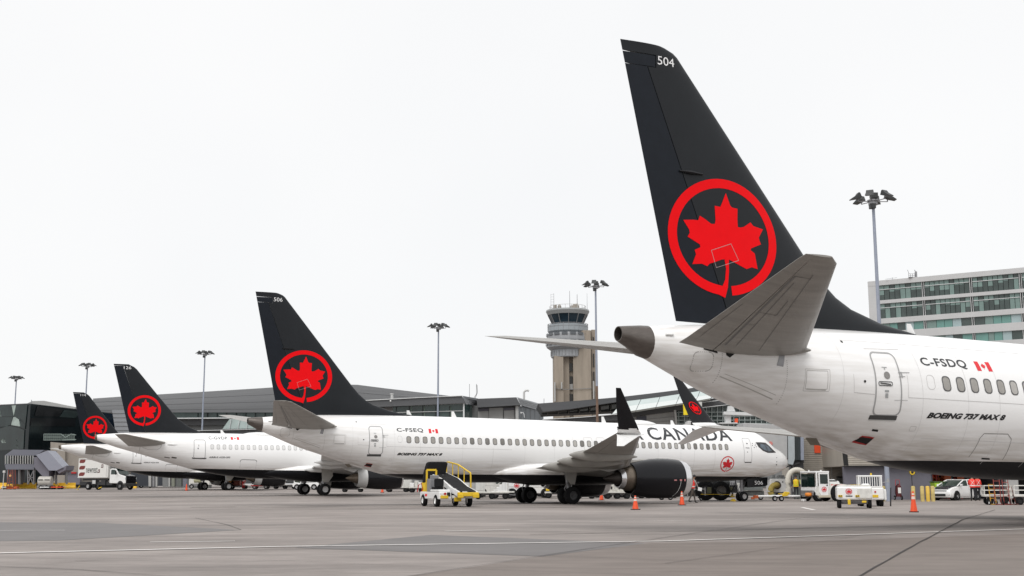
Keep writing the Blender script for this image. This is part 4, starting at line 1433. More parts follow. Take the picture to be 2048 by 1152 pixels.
def facade(root, name, pts, Y, m, depth=3.0, mi=0):
    """upright slab with the given outline at distance Y, running away from the viewer"""
    return bpart(root, name, m, lambda mb: mb.prism([at(x, y, Y) for x, y in pts], (0, depth, 0)))

def base(px, Y):
    p = at(px, 960, Y)
    return (p.x, Y, gz(Y))

# main hall with the long low metal roof
t = thing('terminal_building', 'long low terminal hall with curved dark metal roof behind the two tails at left', 'building', base(600, 235))
roof = [(186, 797), (245, 793), (330, 788), (430, 782), (520, 776.5), (600, 771), (660, 768.5), (715, 769.5), (770, 776.5), (850, 786), (945, 797), (960, 800)]
low = [(960, 822), (760, 822), (600, 823), (430, 825), (300, 826), (186, 822)]
def curved(mb):
    n = 7
    for k in range(n):
        f0, f1 = k / n, (k + 1) / n
        vv = []
        lo = lambda x: 825 if x < 800 else 823
        for x, y in roof:
            yb = lo(x)
            for f in (f0, f1):
                yy = yb + (y - yb) * f
                vv.append(at(x, yy, 222 + 14 * f ** 1.6) + Vector((0, 0, .03 * (k % 2))))
        mb.add(vv, [(2 * i, 2 * i + 1, 2 * i + 3, 2 * i + 2) for i in range(len(roof) - 1)])
    mb.prism([at(x, y, 236.3) for x, y in roof] + [at(960, 824, 236.3), at(186, 824, 236.3)], (0, 30, 0))
bpart(t, 'roof', CLAD, curved)
facade(t, 'glazing', [(250, 825.5), (550, 824), (760, 822), (760, 834), (550, 834.5), (250, 836)], 223, GLASSG, 8)
facade(t, 'edge_trim', [(250, 836), (550, 834.6), (760, 834), (760, 836), (550, 836.3), (250, 838)], 219, TRIM, 10)
facade(t, 'lower_fascia', [(250, 838), (550, 836.5), (760, 836), (760, 848), (550, 849), (250, 852)], 220.5, CLAD2, 9)
facade(t, 'lower_wall', [(250, 852), (760, 848), (760, 966), (250, 969)], 221.5, PANEL2, 9)
for i in range(9):
    x = 395 + i * 19.2
    facade(t, 'mullion', [(x, 825.5), (x + .8, 825.5), (x + .8, 834.5), (x, 834.5)], 222.7, DARK, .25)
facade(t, 'skylight', [(459, 838), (520, 837), (560, 837), (560, 856), (445, 858)], 216, GLASSL, 4)
for i in range(5):
    x = 462 + i * 17
    facade(t, 'mullion', [(x, 838), (x + 1, 838), (x - 3, 858), (x - 4, 858)], 215.8, TRIM, .2)
facade(t, 'porch_roof', [(400, 862), (445, 858), (700, 857), (700, 868), (400, 868)], 205, CLAD, 12)
facade(t, 'edge_trim', [(360, 861.6), (560, 856.8), (560, 857.6), (360, 862.6)], 204.6, TRIM, 1)
facade(t, 'grey_panel_wall', [(224, 820), (250, 820), (262, 870), (232, 870)], 210, CLADL, 8)
for k in range(5):
    facade(t, 'panel_joint', [(224 + k * 2, 826 + k * 8.5), (258, 826 + k * 8.5), (258, 826.6 + k * 8.5), (224 + k * 2, 826.6 + k * 8.5)], 209.9, LINE, .1)

# dark glass pavilion at the far left
t = thing('glass_pavilion', 'dark faceted glass building with pale triangular facets at the left edge', 'building', base(60, 200))
PC0, PEL, PER = at(57, 880, 200), at(-260, 880, 226), at(238, 880, 222)
def Pv(px, py):
    d = _ray(px, py)
    k = d.x / d.y
    for e0 in (PEL, PER):
        dx, dy = e0.x - PC0.x, e0.y - PC0.y
        u = (k * PC0.y - PC0.x) / (dx - k * dy)
        if u >= 0 or e0 is PER:
            return at(px, py, PC0.y + dy * u)
def pav(mb):
    for e0, z0, z1 in ((PEL, at(57, 808, 200).z, at(-260, 822, 226).z), (PER, at(57, 808, 200).z, at(238, 829, 222).z)):
        mb.prism([(PC0.x, PC0.y, gz(200)), (PC0.x, PC0.y, z0), (e0.x, e0.y, z1), (e0.x, e0.y, gz(200))], (0, 25, 0))
bpart(t, 'wall', GLASSD, pav)
def facet(pts, m, up=.12):
    P = [Pv(*q) for q in pts]
    n = (P[1] - P[0]).cross(P[2] - P[0]).normalized()
    if n.y > 0: n = -n
    bpart(t, 'facade_panel', m, lambda mb: mb.prism([p + n * up for p in P], -n * (up - .01)))
for pts, m in (([(-60, 815), (24, 811), (28, 833), (-60, 834)], GLASSM), ([(24.5, 811), (33, 810.6), (28.5, 832)], GLASSB),
               ([(33.5, 811), (56, 809.5), (52, 848), (30, 833)], GLASSM), ([(0, 816), (4, 833), (-6, 833)], GLASSB),
               ([(28, 834), (38, 834), (41, 853), (23, 850)], GLASSB), ([(-60, 835), (27, 834), (22, 850), (0, 858), (-60, 858)], GLASSM),
               ([(41, 836), (52, 849), (51, 858), (42, 854)], GLASSM), ([(-60, 860), (20, 852), (40, 856), (50, 860), (48, 898), (-60, 905)], mat('deep_green_facade_glass', (.010, .020, .019), .1, var=.5, scale=.3)),
               ([(3, 880), (10, 876), (13, 886), (5, 886)], GLASSB), ([(33, 880), (35, 876), (37, 886)], GLASSB), ([(33, 892), (36, 888), (38, 898)], GLASSB),
               ([(74, 812), (125, 819), (119, 833), (68, 832)], mat('black_facade_glass', (.004, .005, .006), .12)), ([(128, 820), (160, 824), (150, 836), (118, 834)], GLASSM),
               ([(60, 836), (150, 838), (150, 852), (60, 852)], MATS['black_facade_glass']), ([(206, 826), (226, 828), (237, 866), (212, 866)], mat('blue_black_facade_glass', (.008, .016, .030), .1))):
    facet(pts, m)
bpart(t, 'roof_edge', CLAD2, lambda mb: (mb.prism([Pv(-260, 820.5), Pv(57, 806.6), Pv(57, 808.2), Pv(-260, 822.2)], (0, 1, 0)), mb.prism([Pv(57, 806.6), Pv(238, 827.6), Pv(238, 829.2), Pv(57, 808.2)], (0, 1, 0))))
bpart(t, 'rooflight', PANEL, lambda mb: (mb.prism([at(52, 808, 212), at(64, 802, 212), at(88, 801.5, 212), at(108, 806, 212), at(150, 814, 212), at(150, 820, 212)], (0, 6, 0))))
bpart(t, 'roof_mast', STEEL, lambda mb: mb.cyl(at(63, 808, 206), at(63, 799.5, 206), .08, .05, 6))
bpart(t, 'terrace_railing', mat('greenish_railing', (.22, .27, .25), .4), lambda mb: [mb.cyl(at(x, 881, 192), at(x, 868, 192), .06, .06, 5) for x in range(88, 150, 4)] +
      [mb.bar(at(88, y, 192), at(122, y, 192), .08) for y in (868, 874, 880)] + [mb.bar(at(122, 868, 192), at(131, 875, 192), .1), mb.bar(at(131, 875, 192), at(142, 868, 192), .1), mb.bar(at(142, 868, 192), at(152, 870, 192), .1), mb.bar(at(124, 880, 192), at(152, 879, 192), .12)])

# beige service block
t = thing('service_block', 'beige concrete block behind the catering truck, with a dark vertical slot', 'building', base(160, 186))
facade(t, 'wall', [(101, 884), (130, 887), (130, 969), (101, 969)], 186, CONCB, 10)
facade(t, 'wall', [(131.5, 887), (250, 884), (250, 969), (131.5, 969)], 186.6, CONCB, 10)
facade(t, 'slot', [(130, 887), (131.5, 887), (131.5, 969), (130, 969)], 187.2, DARK, 8)
facade(t, 'plinth', [(134, 945), (160, 945), (160, 969), (134, 969)], 185.6, VIOL, .6)
facade(t, 'red_strip', [(134, 944), (152, 944), (152, 947), (134, 947)], 185.4, REDD, .3)

# covered stair and passage in front of the pavilion
t = thing('passenger_walkway', 'violet grey covered walkway on stilts with a steep canopy, left of the catering truck', 'walkway', base(60, 168))
def pr(name, pts, Y, m, d, **k): return facade(t, name, pts, Y, m, d)
pr('roof', [(9, 911), (26, 899), (88, 900), (72, 911)], 167, VIOLR, 5)
pr('deck', [(9, 928), (68, 928), (68, 939), (12, 939)], 166.6, VIOLR, 5)
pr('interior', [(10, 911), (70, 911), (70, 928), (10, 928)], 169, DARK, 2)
for i, x in enumerate(range(10, 70, 5)):
    pr('window_post', [(x, 911), (x + .8, 911), (x + .8, 928), (x, 928)], 166.5, GREYL, .3)
for i, x in enumerate((15, 27, 38, 51, 62)):
    pr('window', [(x - 3.5, 913), (x + 1, 913), (x + 1, 927), (x - 3.5, 927)], 168.5, GLASSG, .2)
pr('canopy', [(72, 910), (95, 901), (126, 935), (113, 941), (98, 941)], 165, mat('canopy_sheet', (.26, .27, .32), .45, var=.05), 3)
pr('canopy_flank', [(112, 941), (133, 931), (131, 940), (118, 947)], 165.2, VIOL, 3)
pr('stair_side', [(68, 914), (74, 914), (98, 941), (98, 962), (90, 958), (68, 934)], 165.6, VIOL, 2)
pr('stair_foot', [(98, 942), (132, 938), (132, 950), (98, 950)], 167.5, VIOL, 2)
for x in (14, 37, 54, 66, 110, 131):
    pr('support_post', [(x, 939), (x + 1.4, 939), (x + 1.4, 968.5), (x, 968.5)], 166.8, STEEL, .6)
def brace(mb):
    for a, b in (((56, 968), (66, 942)), ((66, 968), (56, 942)), ((56, 955), (66, 955))):
        mb.bar(at(*a, 166.9), at(*b, 166.9), .08)
bpart(t, 'cross_brace', STEEL, brace)
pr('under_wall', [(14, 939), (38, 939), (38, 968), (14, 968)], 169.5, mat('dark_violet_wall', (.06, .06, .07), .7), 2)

# bluish service building between the gear of the 126 and 114 aircraft
t = thing('service_hut', 'grey blue service building with a door seen under the bellies at left', 'building', base(345, 182))
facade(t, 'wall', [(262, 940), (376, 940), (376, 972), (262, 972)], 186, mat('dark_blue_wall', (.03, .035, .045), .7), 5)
facade(t, 'side_wall', [(325, 946), (374, 946), (374, 973.5), (325, 973.5)], 181, PANEL2, 4)
for x, w_, m in ((297, 5, PANEL), (305, 4, STEEL), (311, 3, PANEL), (366, 7.5, VIOLR), (337, 3, PANEL), (343, 6, mat('greenish_panel', (.20, .21, .17), .6))):
    facade(t, 'pillar', [(x, 947), (x + w_, 947), (x + w_, 973), (x, 973)], 180.5, m, .5)
facade(t, 'door', [(355, 952), (363, 952), (363, 973), (355, 973)], 180.7, mat('hut_door', (.12, .13, .12), .5), .3)

# concourse arms in the middle
t = thing('concourse_building', 'low grey concourse with sloping metal parapets and green glass in front of the control tower', 'building', base(950, 175))
def pr(name, pts, Y, m, d): return facade(t, name, pts, Y, m, d)
pr('parapet', [(700, 803), (745, 800.5), (840, 795.5), (924, 792), (930, 806), (790, 812.5), (700, 816)], 172, CLAD2, 10)
pr('edge_trim', [(700, 801.8), (745, 799.3), (840, 794.3), (924, 790.8), (924, 792), (840, 795.6), (745, 800.7), (700, 803.2)], 171.8, TRIM, .4)
bpart(t, 'parapet', CLADL, lambda mb: mb.prism([at(924.5, 791.5, 172), at(956, 797, 180), at(954, 814, 180.5), at(931, 806.3, 172.6)], (.3, 4, 0)))
for k in (1, 2, 3):
    bpart(t, 'parapet_joint', LINE, lambda mb: mb.bar(at(924.5 + k * 1.6, 791.5 + k * 3.7, 171.9), at(955.5, 797 + k * 4.2, 179.9), .06))
pr('glazing', [(786, 813), (927, 807), (927, 836), (786, 836)], 173, GLASSG, 6)
for x in (792, 818, 845, 871, 899):
    pr('mullion', [(x, 812), (x + 1, 812), (x + 1, 836), (x, 836)], 172.8, DARK, .2)
for x in (822, 848, 901):
    pr('interior_post', [(x, 812), (x + 1.2, 812), (x + 1.2, 836), (x, 836)], 172.85, mat('dim_green_post', (.14, .20, .15), .6), .12)
pr('transom', [(786, 824.6), (926, 821), (926, 822), (786, 825.7)], 172.7, TRIM, .25)
pr('edge_trim', [(780, 812.4), (926, 806.3), (926, 807.3), (780, 813.4)], 172.6, TRIM, .3)
pr('corner_post', [(926, 806.5), (929, 806.5), (929, 838), (926, 838)], 172.4, TRIM, .5)
bpart(t, 'side_glazing', GLASSG, lambda mb: mb.prism([at(929, 808, 173), at(944, 811, 177), at(944, 838, 177), at(929, 838, 173)], (0, 3, 0)))
pr('wall', [(944, 811), (1031, 811), (1031, 845), (944, 845)], 178, PANEL2, 8)
pr('parapet', [(953, 797.5), (1033, 794.5), (1041, 810), (955, 815)], 176, CLAD2, 8)
pr('pale_wall_panel', [(978, 816), (1006, 815), (1006, 845), (978, 845)], 177.6, PANEL, .4)
pr('pale_wall_panel', [(956, 823), (977, 822), (977, 845), (956, 845)], 177.7, PANEL, .3)
pr('pale_wall_panel', [(1008, 821), (1029, 820), (1029, 845), (1008, 845)], 177.7, PANEL, .3)
pr('louvre', [(957, 817.5), (977, 816.5), (977, 822), (957, 822.5)], 177.6, VIOL, .3)
pr('louvre', [(1008, 816.5), (1029, 815), (1029, 820), (1008, 820.5)], 177.6, VIOL, .3)
pr('corner_post', [(1031, 811), (1037, 811), (1037, 845), (1031, 845)], 176.5, PANEL, 1)
bpart(t, 'parapet', CLADL, lambda mb: mb.prism([at(1034, 794.3, 176), at(1078, 807, 188), at(1085, 823, 188.6), at(1041, 810.3, 176.6)], (.3, 4, 0)))
for k in (1, 2, 3):
    bpart(t, 'parapet_joint', LINE, lambda mb: mb.bar(at(1034.5 + k * 1.8, 794.3 + k * 4, 175.9), at(1079 + k * 1.8, 807 + k * 4, 187.9), .06))
bpart(t, 'side_wall', mat('blue_grey_wall', (.17, .185, .20), .6, var=.08), lambda mb: mb.prism([at(1037, 811, 177), at(1087, 824, 189), at(1087, 845, 189), at(1037, 845, 177)], (0, 3, 0)))
for k in range(5):
    x = 1043 + k * 9
    bpart(t, 'wall_joint', LINE, lambda mb: mb.bar(at(x, 814 + k * 2.3, 178 + k * 2.2), at(x, 845, 178 + k * 2.2), .05))
pr('lower_wall', [(700, 836), (944, 836), (944, 968), (700, 968)], 174, PANEL2, 4)
pr('lower_wall', [(944, 845), (1090, 845), (1090, 970), (944, 970)], 179, PANEL2, 4)

# right wing of the concourse with its skylight
t = thing('gate_hall', 'gate hall with long rising roof and pale slanted skylight behind the winglets', 'building', base(1300, 158))
def pr(name, pts, Y, m, d): return facade(t, name, pts, Y, m, d)
pr('roof', [(1076, 807), (1160, 801), (1240, 794), (1300, 787), (1360, 779.5), (1400, 773.5), (1500, 757), (1560, 747), (1560, 770), (1425, 782), (1300, 798), (1240, 803), (1140, 818), (1086, 823.5)], 160, CLAD2, 12)
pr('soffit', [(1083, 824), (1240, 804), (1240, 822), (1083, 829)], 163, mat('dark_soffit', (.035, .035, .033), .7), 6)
for i in range(7):
    x = 1095 + i * 21
    pr('soffit_bracket', [(x, 823 - i * 2.4), (x + 1, 823 - i * 2.4), (x + 1, 829 - i * .8), (x, 829 - i * .8)], 162.7, CONCB, .3)
    pr('clerestory_window', [(x + 2, 822.5 - i * 2.4), (x + 18, 820.5 - i * 2.4), (x + 18, 825.5 - i * 1.6), (x + 2, 827 - i * 1.4)], 162.8, mat('clerestory_glass', (.11, .10, .08), .1, var=.4, scale=1), .2)
def sky_p(x, y):
    # slanted glass: lower edge nearer
    return at(x, y, 152 if y > 0 else 158)
gl_top = [(1246, 803), (1282, 799), (1320, 794), (1360, 788), (1400, 782), (1436, 776)]
gl_mid = [(1235, 815), (1277, 809.5), (1316, 804.5), (1356, 799), (1396, 793), (1431, 787.5)]
gl_bot = [(1224, 828), (1272, 820.5), (1312, 814), (1352, 808), (1390, 802), (1421, 796.5)]
for i in range(5):
    for a, b, Ya, Yb in ((gl_top, gl_mid, 158.5, 155.5), (gl_mid, gl_bot, 155.5, 152.5)):
        bpart(t, 'skylight_pane', GLASSL if a is gl_top else mat('bright_skylight_glass', (.60, .64, .62), .15, var=.06), lambda mb: mb.prism([at(a[i][0] + .4, a[i][1], Ya), at(a[i + 1][0] - .6, a[i + 1][1], Ya), at(b[i + 1][0] - .6, b[i + 1][1], Yb), at(b[i][0] + .4, b[i][1], Yb)], (0, .4, -.2)))
pr('under_skylight', [(1222, 829), (1421, 798), (1440, 776), (1246, 804)], 159.3, CLAD, 2)
pr('fascia', [(1120, 836), (1224, 829), (1421, 797.5), (1450, 793), (1560, 800), (1560, 812), (1450, 808), (1350, 822), (1248, 836), (1120, 846)], 156, CLAD, 6)
pr('edge_trim', [(1085, 838.5), (1160, 834), (1240, 827), (1240, 828.4), (1160, 835.2), (1085, 839.8)], 150, TRIM, .5)
pr('lower_roof', [(1085, 840), (1240, 828.6), (1240, 840), (1085, 848)], 150.5, CLAD, 5)
pr('edge_trim', [(1404, 804.5), (1460, 797), (1460, 798), (1404, 805.6)], 154, TRIM, .5)
pr('edge_trim', [(1404, 814.5), (1480, 806), (1480, 807), (1404, 815.6)], 153.6, TRIM, .5)
pr('wall', [(1160, 846), (1248, 836), (1350, 823), (1350, 860), (1160, 860)], 157, PANEL, 6)
for k in range(3):
    pr('wall_joint', [(1160, 851 + k * 4), (1350, 833 + k * 8), (1350, 833.5 + k * 8), (1160, 851.5 + k * 4)], 156.9, LINE, .1)
pr('dark_opening', [(1273, 834), (1293, 832), (1293, 842.5), (1273, 843)], 156.8, mat('slate_panel', (.07, .075, .10), .5), .2)
pr('corner_post', [(1348, 820), (1352, 820), (1355, 848), (1351, 848)], 155.5, PANEL, 1)
pr('curtain_glass', [(1352, 822), (1450, 808), (1600, 812), (1600, 852), (1352, 852)], 157.5, GLASSG, 3)
for i in range(21):
    x = 1357 + i * 11
    pr('mullion', [(x, 822 - min(i, 9) * 1.4), (x + 1.3, 822 - min(i, 9) * 1.4), (x + 1.3, 852), (x, 852)], 157.1, mat('pale_green_mullion', (.38, .43, .42), .5), .3)
for y in (824, 832, 840, 847):
    pr('transom', [(1354, y), (1600, y - 1), (1600, y + .2), (1354, y + 1.2)], 156.95, MATS['pale_green_mullion'], .25)
pr('roof_crane', [(1449, 825), (1462, 825), (1462, 846), (1452, 846)], 150, TRIM, 1)
pr('roof_crane_beam', [(1448, 823), (1530, 826), (1530, 832), (1448, 829)], 149.5, TRIM, 1)
pr('roof_crane_head', [(1457, 812), (1466, 812), (1471, 823), (1455, 823)], 149.8, TRIM, .8)
pr('orange_panel', [(1470, 837), (1476, 837), (1476, 845), (1470, 845)], 149.6, ORG, .3)
pr('ledge', [(1440, 845), (1475, 845), (1475, 847), (1440, 847)], 149.5, TRIM, 2)
pr('lower_wall', [(1090, 848), (1600, 853), (1600, 975), (1090, 972)], 160, PANEL2, 4)

# gate sign
t = thing('gate_sign', 'yellow gate sign with a black character, half hidden behind the dark winglet', 'sign', tuple(at(1378, 830, 148)))
bpart(t, 'sign_panel', mat('sign_yellow', (.80, .62, .01), .5, var=.03), lambda mb: mb.prism([at(1366.5, 807.5, 148), at(1394, 807, 148), at(1394, 829.5, 148), at(1367.5, 830, 148)], (0, .3, 0)), bevel=.02)
def sgn(mb):
    for a, b in (((1379, 825), (1382, 815)), ((1382, 815), (1386, 825)), ((1380, 821.5), (1385, 821.5)), ((1378, 824.5), (1381, 825.5))):
        mb.bar(at(*a, 147.9), at(*b, 147.9), .09)
bpart(t, 'sign_character', BLKT, sgn)
bpart(t, 'sign_bracket', GREYL, lambda mb: mb.prism([at(1398, 804, 148.5), at(1404, 804, 148.5), at(1404, 832, 148.5), at(1398, 832, 148.5)], (0, .4, 0)))

t = thing('rooftop_box', 'white rooftop equipment box above the fuselage left of the dark winglet', 'vent', tuple(at(1380, 853, 140)))
bpart(t, 'housing', GREYL, lambda mb: mb.prism([at(1369, 848, 140), at(1375, 848, 140), at(1375, 842, 140), at(1395, 842, 140), at(1395, 853, 140), at(1369, 853, 140)], (0, 2, 0)), bevel=.05)
bpart(t, 'grille', DARK, lambda mb: mb.prism([at(1382, 844, 139.9), at(1394, 844, 139.9), at(1394, 851, 139.9), at(1382, 851, 139.9)], (0, .15, 0)))
bpart(t, 'stand', STEEL, lambda mb: [mb.span(at(x, 853, 140).x, at(x, 853, 140).x + .2, 140.2, 141.8, gz(140), at(x, 853, 140).z) for x in (1370, 1393)])

# rooftop pieces
def vent(px, py0, py1, Y, label, hook=True):
    p0, p1 = at(px, py0, Y), at(px, py1, Y)
    t = thing('roof_vent', label, 'vent', tuple(p0))
    def f(mb):
        if hook:
            mb.path([p0, p0.lerp(p1, .8), p1, p1 + Vector((.25, 0, .22)), p1 + Vector((.55, 0, .25)), p1 + Vector((.75, 0, .12))], .16, 8)
        else:
            mb.cyl(p0, p1, .2, .2, 8); mb.cyl(p1, p1 + Vector((0, 0, .15)), .28, .28, 8)
    bpart(t, 'vent_pipe', GREYL, f, smooth=50)
vent(1048, 800, 784, 180, 'bent grey vent pipe on the concourse roof left of the control tower')
vent(784, 799, 789, 173, 'short pale vent stack on the parapet beside the middle tail', False)
def aerial(pts, Y, label, r=.035):
    t = thing('roof_antenna', label, 'antenna', tuple(at(*pts[0][0], Y)))
    bpart(t, 'rod', STEEL, lambda mb: [mb.cyl(at(*a, Y), at(*b, Y), r, r, 5) for a, b in pts])
aerial([((939, 797), (939, 768))], 178, 'thin upright aerial on the concourse roof')
aerial([((947, 797), (953, 788)), ((953, 788), (953, 768)), ((950, 797), (955, 785)), ((955, 785), (954, 770)), ((953, 772), (955, 772))], 178.5, 'bent twin aerial on the concourse roof', .04)
aerial([((1088, 808), (1088, 797))], 161, 'small aerial rod left of the control tower')
aerial([((821, 797), (821, 790))], 173, 'tiny rod on the parapet behind the mast')
def dish_lamp(px, py, Y, label):
    t = thing('wall_lamp', label, 'lamp', tuple(at(px, py, Y)))
    bpart(t, 'lamp_arm', TRIM, lambda mb: mb.path([at(px + 3, py + 9, Y), at(px + 2, py + 2, Y), at(px, py - 1, Y), at(px - 3, py, Y)], .06, 6))
    bpart(t, 'lamp_head', TRIM, lambda mb: mb.cyl(at(px - 5, py, Y), at(px - 2, py, Y), .16, .1, 8))
dish_lamp(1046, 826, 172, 'white curved lamp on the concourse wall below the vent pipe')
t = thing('security_camera', 'white round camera on the concourse parapet beside the middle tail', 'camera', tuple(at(781, 802, 171)))
bpart(t, 'camera_dome', WHITE, lambda mb: mb.lathe([(-.12, .001), (-.1, .08), (0, .13), (.1, .08), (.12, .001)], at(781, 802, 170.5), 'Z', 10), smooth=60)
bpart(t, 'camera_bracket', GREYL, lambda mb: mb.bar(at(781, 802, 170.5), at(781, 802, 172), .06))

# ------------------------------------------------------------------ control tower
TY = 280.0
c = at(1136, 690, TY)
t = thing('control_tower', 'concrete control tower with glazed cab rising behind the concourse', 'tower', (c.x, TY, gz(TY)))
def zt(y): return at(1134, y, TY).z - gz(TY)
pxm = TY / F_PX
def ring(prof, m, name, n=16, smooth=None):
    mb = MB()
    mb.lathe([(zt(y), r) for y, r in prof], (0, 0, 0), 'Z', n)
    return mb.build(name, m, t, smooth=smooth)
ring([(716, .01), (716, 3.9), (714.5, 4.0), (701.5, 4.0), (701.5, .01)], mat('lower_gallery_grey', (.30, .315, .33), .5), 'lower_gallery')
ring([(702, .01), (702, 4.0), (696, 5.0), (690, 5.05), (680, 5.05), (672, 4.9), (668, 4.7), (668, .01)], mat('gallery_grey', (.27, .28, .29), .5, var=.08), 'upper_gallery')
for k in range(16):
    a = 2 * PI * (k + .5) / 16
    for (y0, y1, r) in ((668.5, 673, 4.98), (683, 692, 5.1)):
        mb = MB()
        mb.box((r * math.cos(a), r * math.sin(a), (zt(y0) + zt(y1)) / 2), (.12, 1.35, abs(zt(y0) - zt(y1))), 0, Matrix.Rotation(a, 3, 'Z'))
        mb.build('gallery_window', mat('gallery_glass', (.10, .11, .12), .1), t)
    mb = MB()
    mb.box((4.03 * math.cos(a), 4.03 * math.sin(a), (zt(703) + zt(713)) / 2), (.1, .06, abs(zt(703) - zt(713))), 0, Matrix.Rotation(a, 3, 'Z'))
    mb.box((4.03 * math.cos(a + .2), 4.03 * math.sin(a + .2), (zt(703) + zt(713)) / 2), (.1, .06, abs(zt(703) - zt(713))), 0, Matrix.Rotation(a + .2, 3, 'Z'))
    mb.build('gallery_rib', LINE, t)
ring([(668, .01), (668, 4.2), (664, 4.7), (651, 4.7), (650.5, .01)], mat('balcony_blue_grey', (.29, .32, .34), .5, var=.1), 'balcony', 24)
mb = MB()
for k in range(24):
    a = 2 * PI * k / 24
    mb.cyl((4.68 * math.cos(a), 4.68 * math.sin(a), zt(664)), (4.68 * math.cos(a), 4.68 * math.sin(a), zt(649)), .06, .06, 5)
for y in (655, 649.5):
    mb.path([(4.7 * math.cos(2 * PI * k / 24), 4.7 * math.sin(2 * PI * k / 24), zt(y)) for k in range(25)], .06, 5)
mb.build('balcony_railing', STEEL, t)
ring([(651, .01), (651, 3.5), (631, 4.6), (631, .01)], mat('cab_glass', (.018, .035, .05), .06, spec=.3, var=.4, scale=.5), 'cab_window', 12)
for k in range(12):
    a = 2 * PI * k / 12
    mb = MB(); mb.bar((3.52 * math.cos(a), 3.52 * math.sin(a), zt(651)), (4.64 * math.cos(a), 4.64 * math.sin(a), zt(631)), .14)
    mb.build('cab_mullion', LINE, t)
ring([(631, .01), (631, 4.7), (624, 5.1), (621, 5.0), (620.5, .01)], mat('cab_roof_grey', (.30, .31, .31), .5), 'cab_roof', 24)
mb = MB()
for k in range(18):
    a = 2 * PI * k / 18
    mb.cyl((4.2 * math.cos(a), 4.2 * math.sin(a), zt(621)), (4.2 * math.cos(a), 4.2 * math.sin(a), zt(613)), .05, .05, 4)
mb.path([(4.2 * math.cos(2 * PI * k / 18), 4.2 * math.sin(2 * PI * k / 18), zt(613)) for k in range(19)], .05, 4)
mb.build('roof_railing', GREYL, t)
for px, y1, r in ((1106, 588, .06), (1138, 583, .08), (1153, 590, .09), (1173, 588, .05), (1100, 589, .04)):
    mb = MB()
    x = (px - 1134) * pxm
    mb.cyl((x, -1, zt(621)), (x, -1, zt(y1)), r, r * .6, 5)
    if px == 1106:
        for k in range(5):
            mb.bar((x, -1, zt(610 - k * 5)), (x - .7, -1, zt(610 - k * 5)), .04)
    mb.build('antenna_mast', STEEL, t)
mb = MB()
mb.span(.6, 2.6, -2, 0, zt(621), zt(613)); mb.span(-3.4, -2.6, -2, -1, zt(621), zt(612)); mb.cyl((-2.0, -2, zt(617)), (-2.0, -2.4, zt(613)), .5, .3, 8); mb.cyl((1.2, -1, zt(612)), (2.4, -1, zt(611)), .35, .35, 8)
mb.build('roof_equipment', CONCB, t, bevel=.05)
mb = MB()
X0 = (1104 - 1134) * pxm
def tx(px): return (px - 1134) * pxm
z0, z1 = 0, zt(714)
def col(mb, pts, z0, z1): mb.prism([(x, y, z0) for x, y in pts], (0, 0, z1 - z0))
col(mb, [(tx(1104), 0), (tx(1105), -2.6), (tx(1123), -3.6), (tx(1124), -1.2), (tx(1124), 5), (tx(1104), 4)], z0, z1)
mb.build('shaft', CONCT, t, bevel=.05)
mb = MB()
col(mb, [(tx(1123.6), -2.2), (tx(1135), -2.2), (tx(1135), 5), (tx(1123.6), 5)], z0, z1)
mb.build('shaft_recess', CONCT, t)
mb = MB()
col(mb, [(tx(1142.5), -3.2), (tx(1178), -3.4), (tx(1180), -1), (tx(1180), 5), (tx(1142.5), 5)], z0, zt(664))
mb.build('shaft', CONCT, t, bevel=.05)
mb = MB()
col(mb, [(tx(1135), -1.2), (tx(1142.5), -1.2), (tx(1142.5), 4), (tx(1135), 4)], z0, z1)
mb.build('stairwell_wall', CONCT, t)
for ya, yb in ((728, 744), (754, 768), (789, 804), (816, 830)):
    mb = MB(); mb.span(tx(1135.4), tx(1142.1), -1.5, -1.15, zt(yb), zt(ya))
    mb.build('stair_window', mat('dark_stair_glass', (.02, .018, .016), .2), t)
mb = MB(); mb.span(tx(1135.3), tx(1142.2), -1.6, -1.2, zt(780), zt(769))
mb.build('stair_panel', PANEL, t)
mb = MB()
col(mb, [(tx(1180.5), -1.5), (tx(1189), -1.5), (tx(1189.5), 3), (tx(1180.5), 3)], z0, zt(661))
mb.build('lift_shaft', CONCT, t, bevel=.03)
for ya, yb in ((676, 690), (709, 736), (745, 765), (783, 800)):
    mb = MB(); mb.span(tx(1183), tx(1185.4), -1.75, -1.45, zt(yb), zt(ya))
    mb.build('lift_window', MATS['dark_stair_glass'], t)
for px, ya, yb in ((1119, 767, 780), (1105.5, 767, 805), (1182, 765, 800), (1188, 770, 780)):
    mb = MB(); mb.span(tx(px - 1), tx(px + 1.4), -3.9, -3.0, zt(yb), zt(ya))
    mb.build('rib_bracket', PANEL, t)
mb = MB(); mb.path([(tx(1104), -2.8, zt(779)), (tx(1123), -3.8, zt(781)), (tx(1140), -3.5, zt(781)), (tx(1179), -3.6, zt(779))], .07, 5)
mb.build('cable', LINE, t)

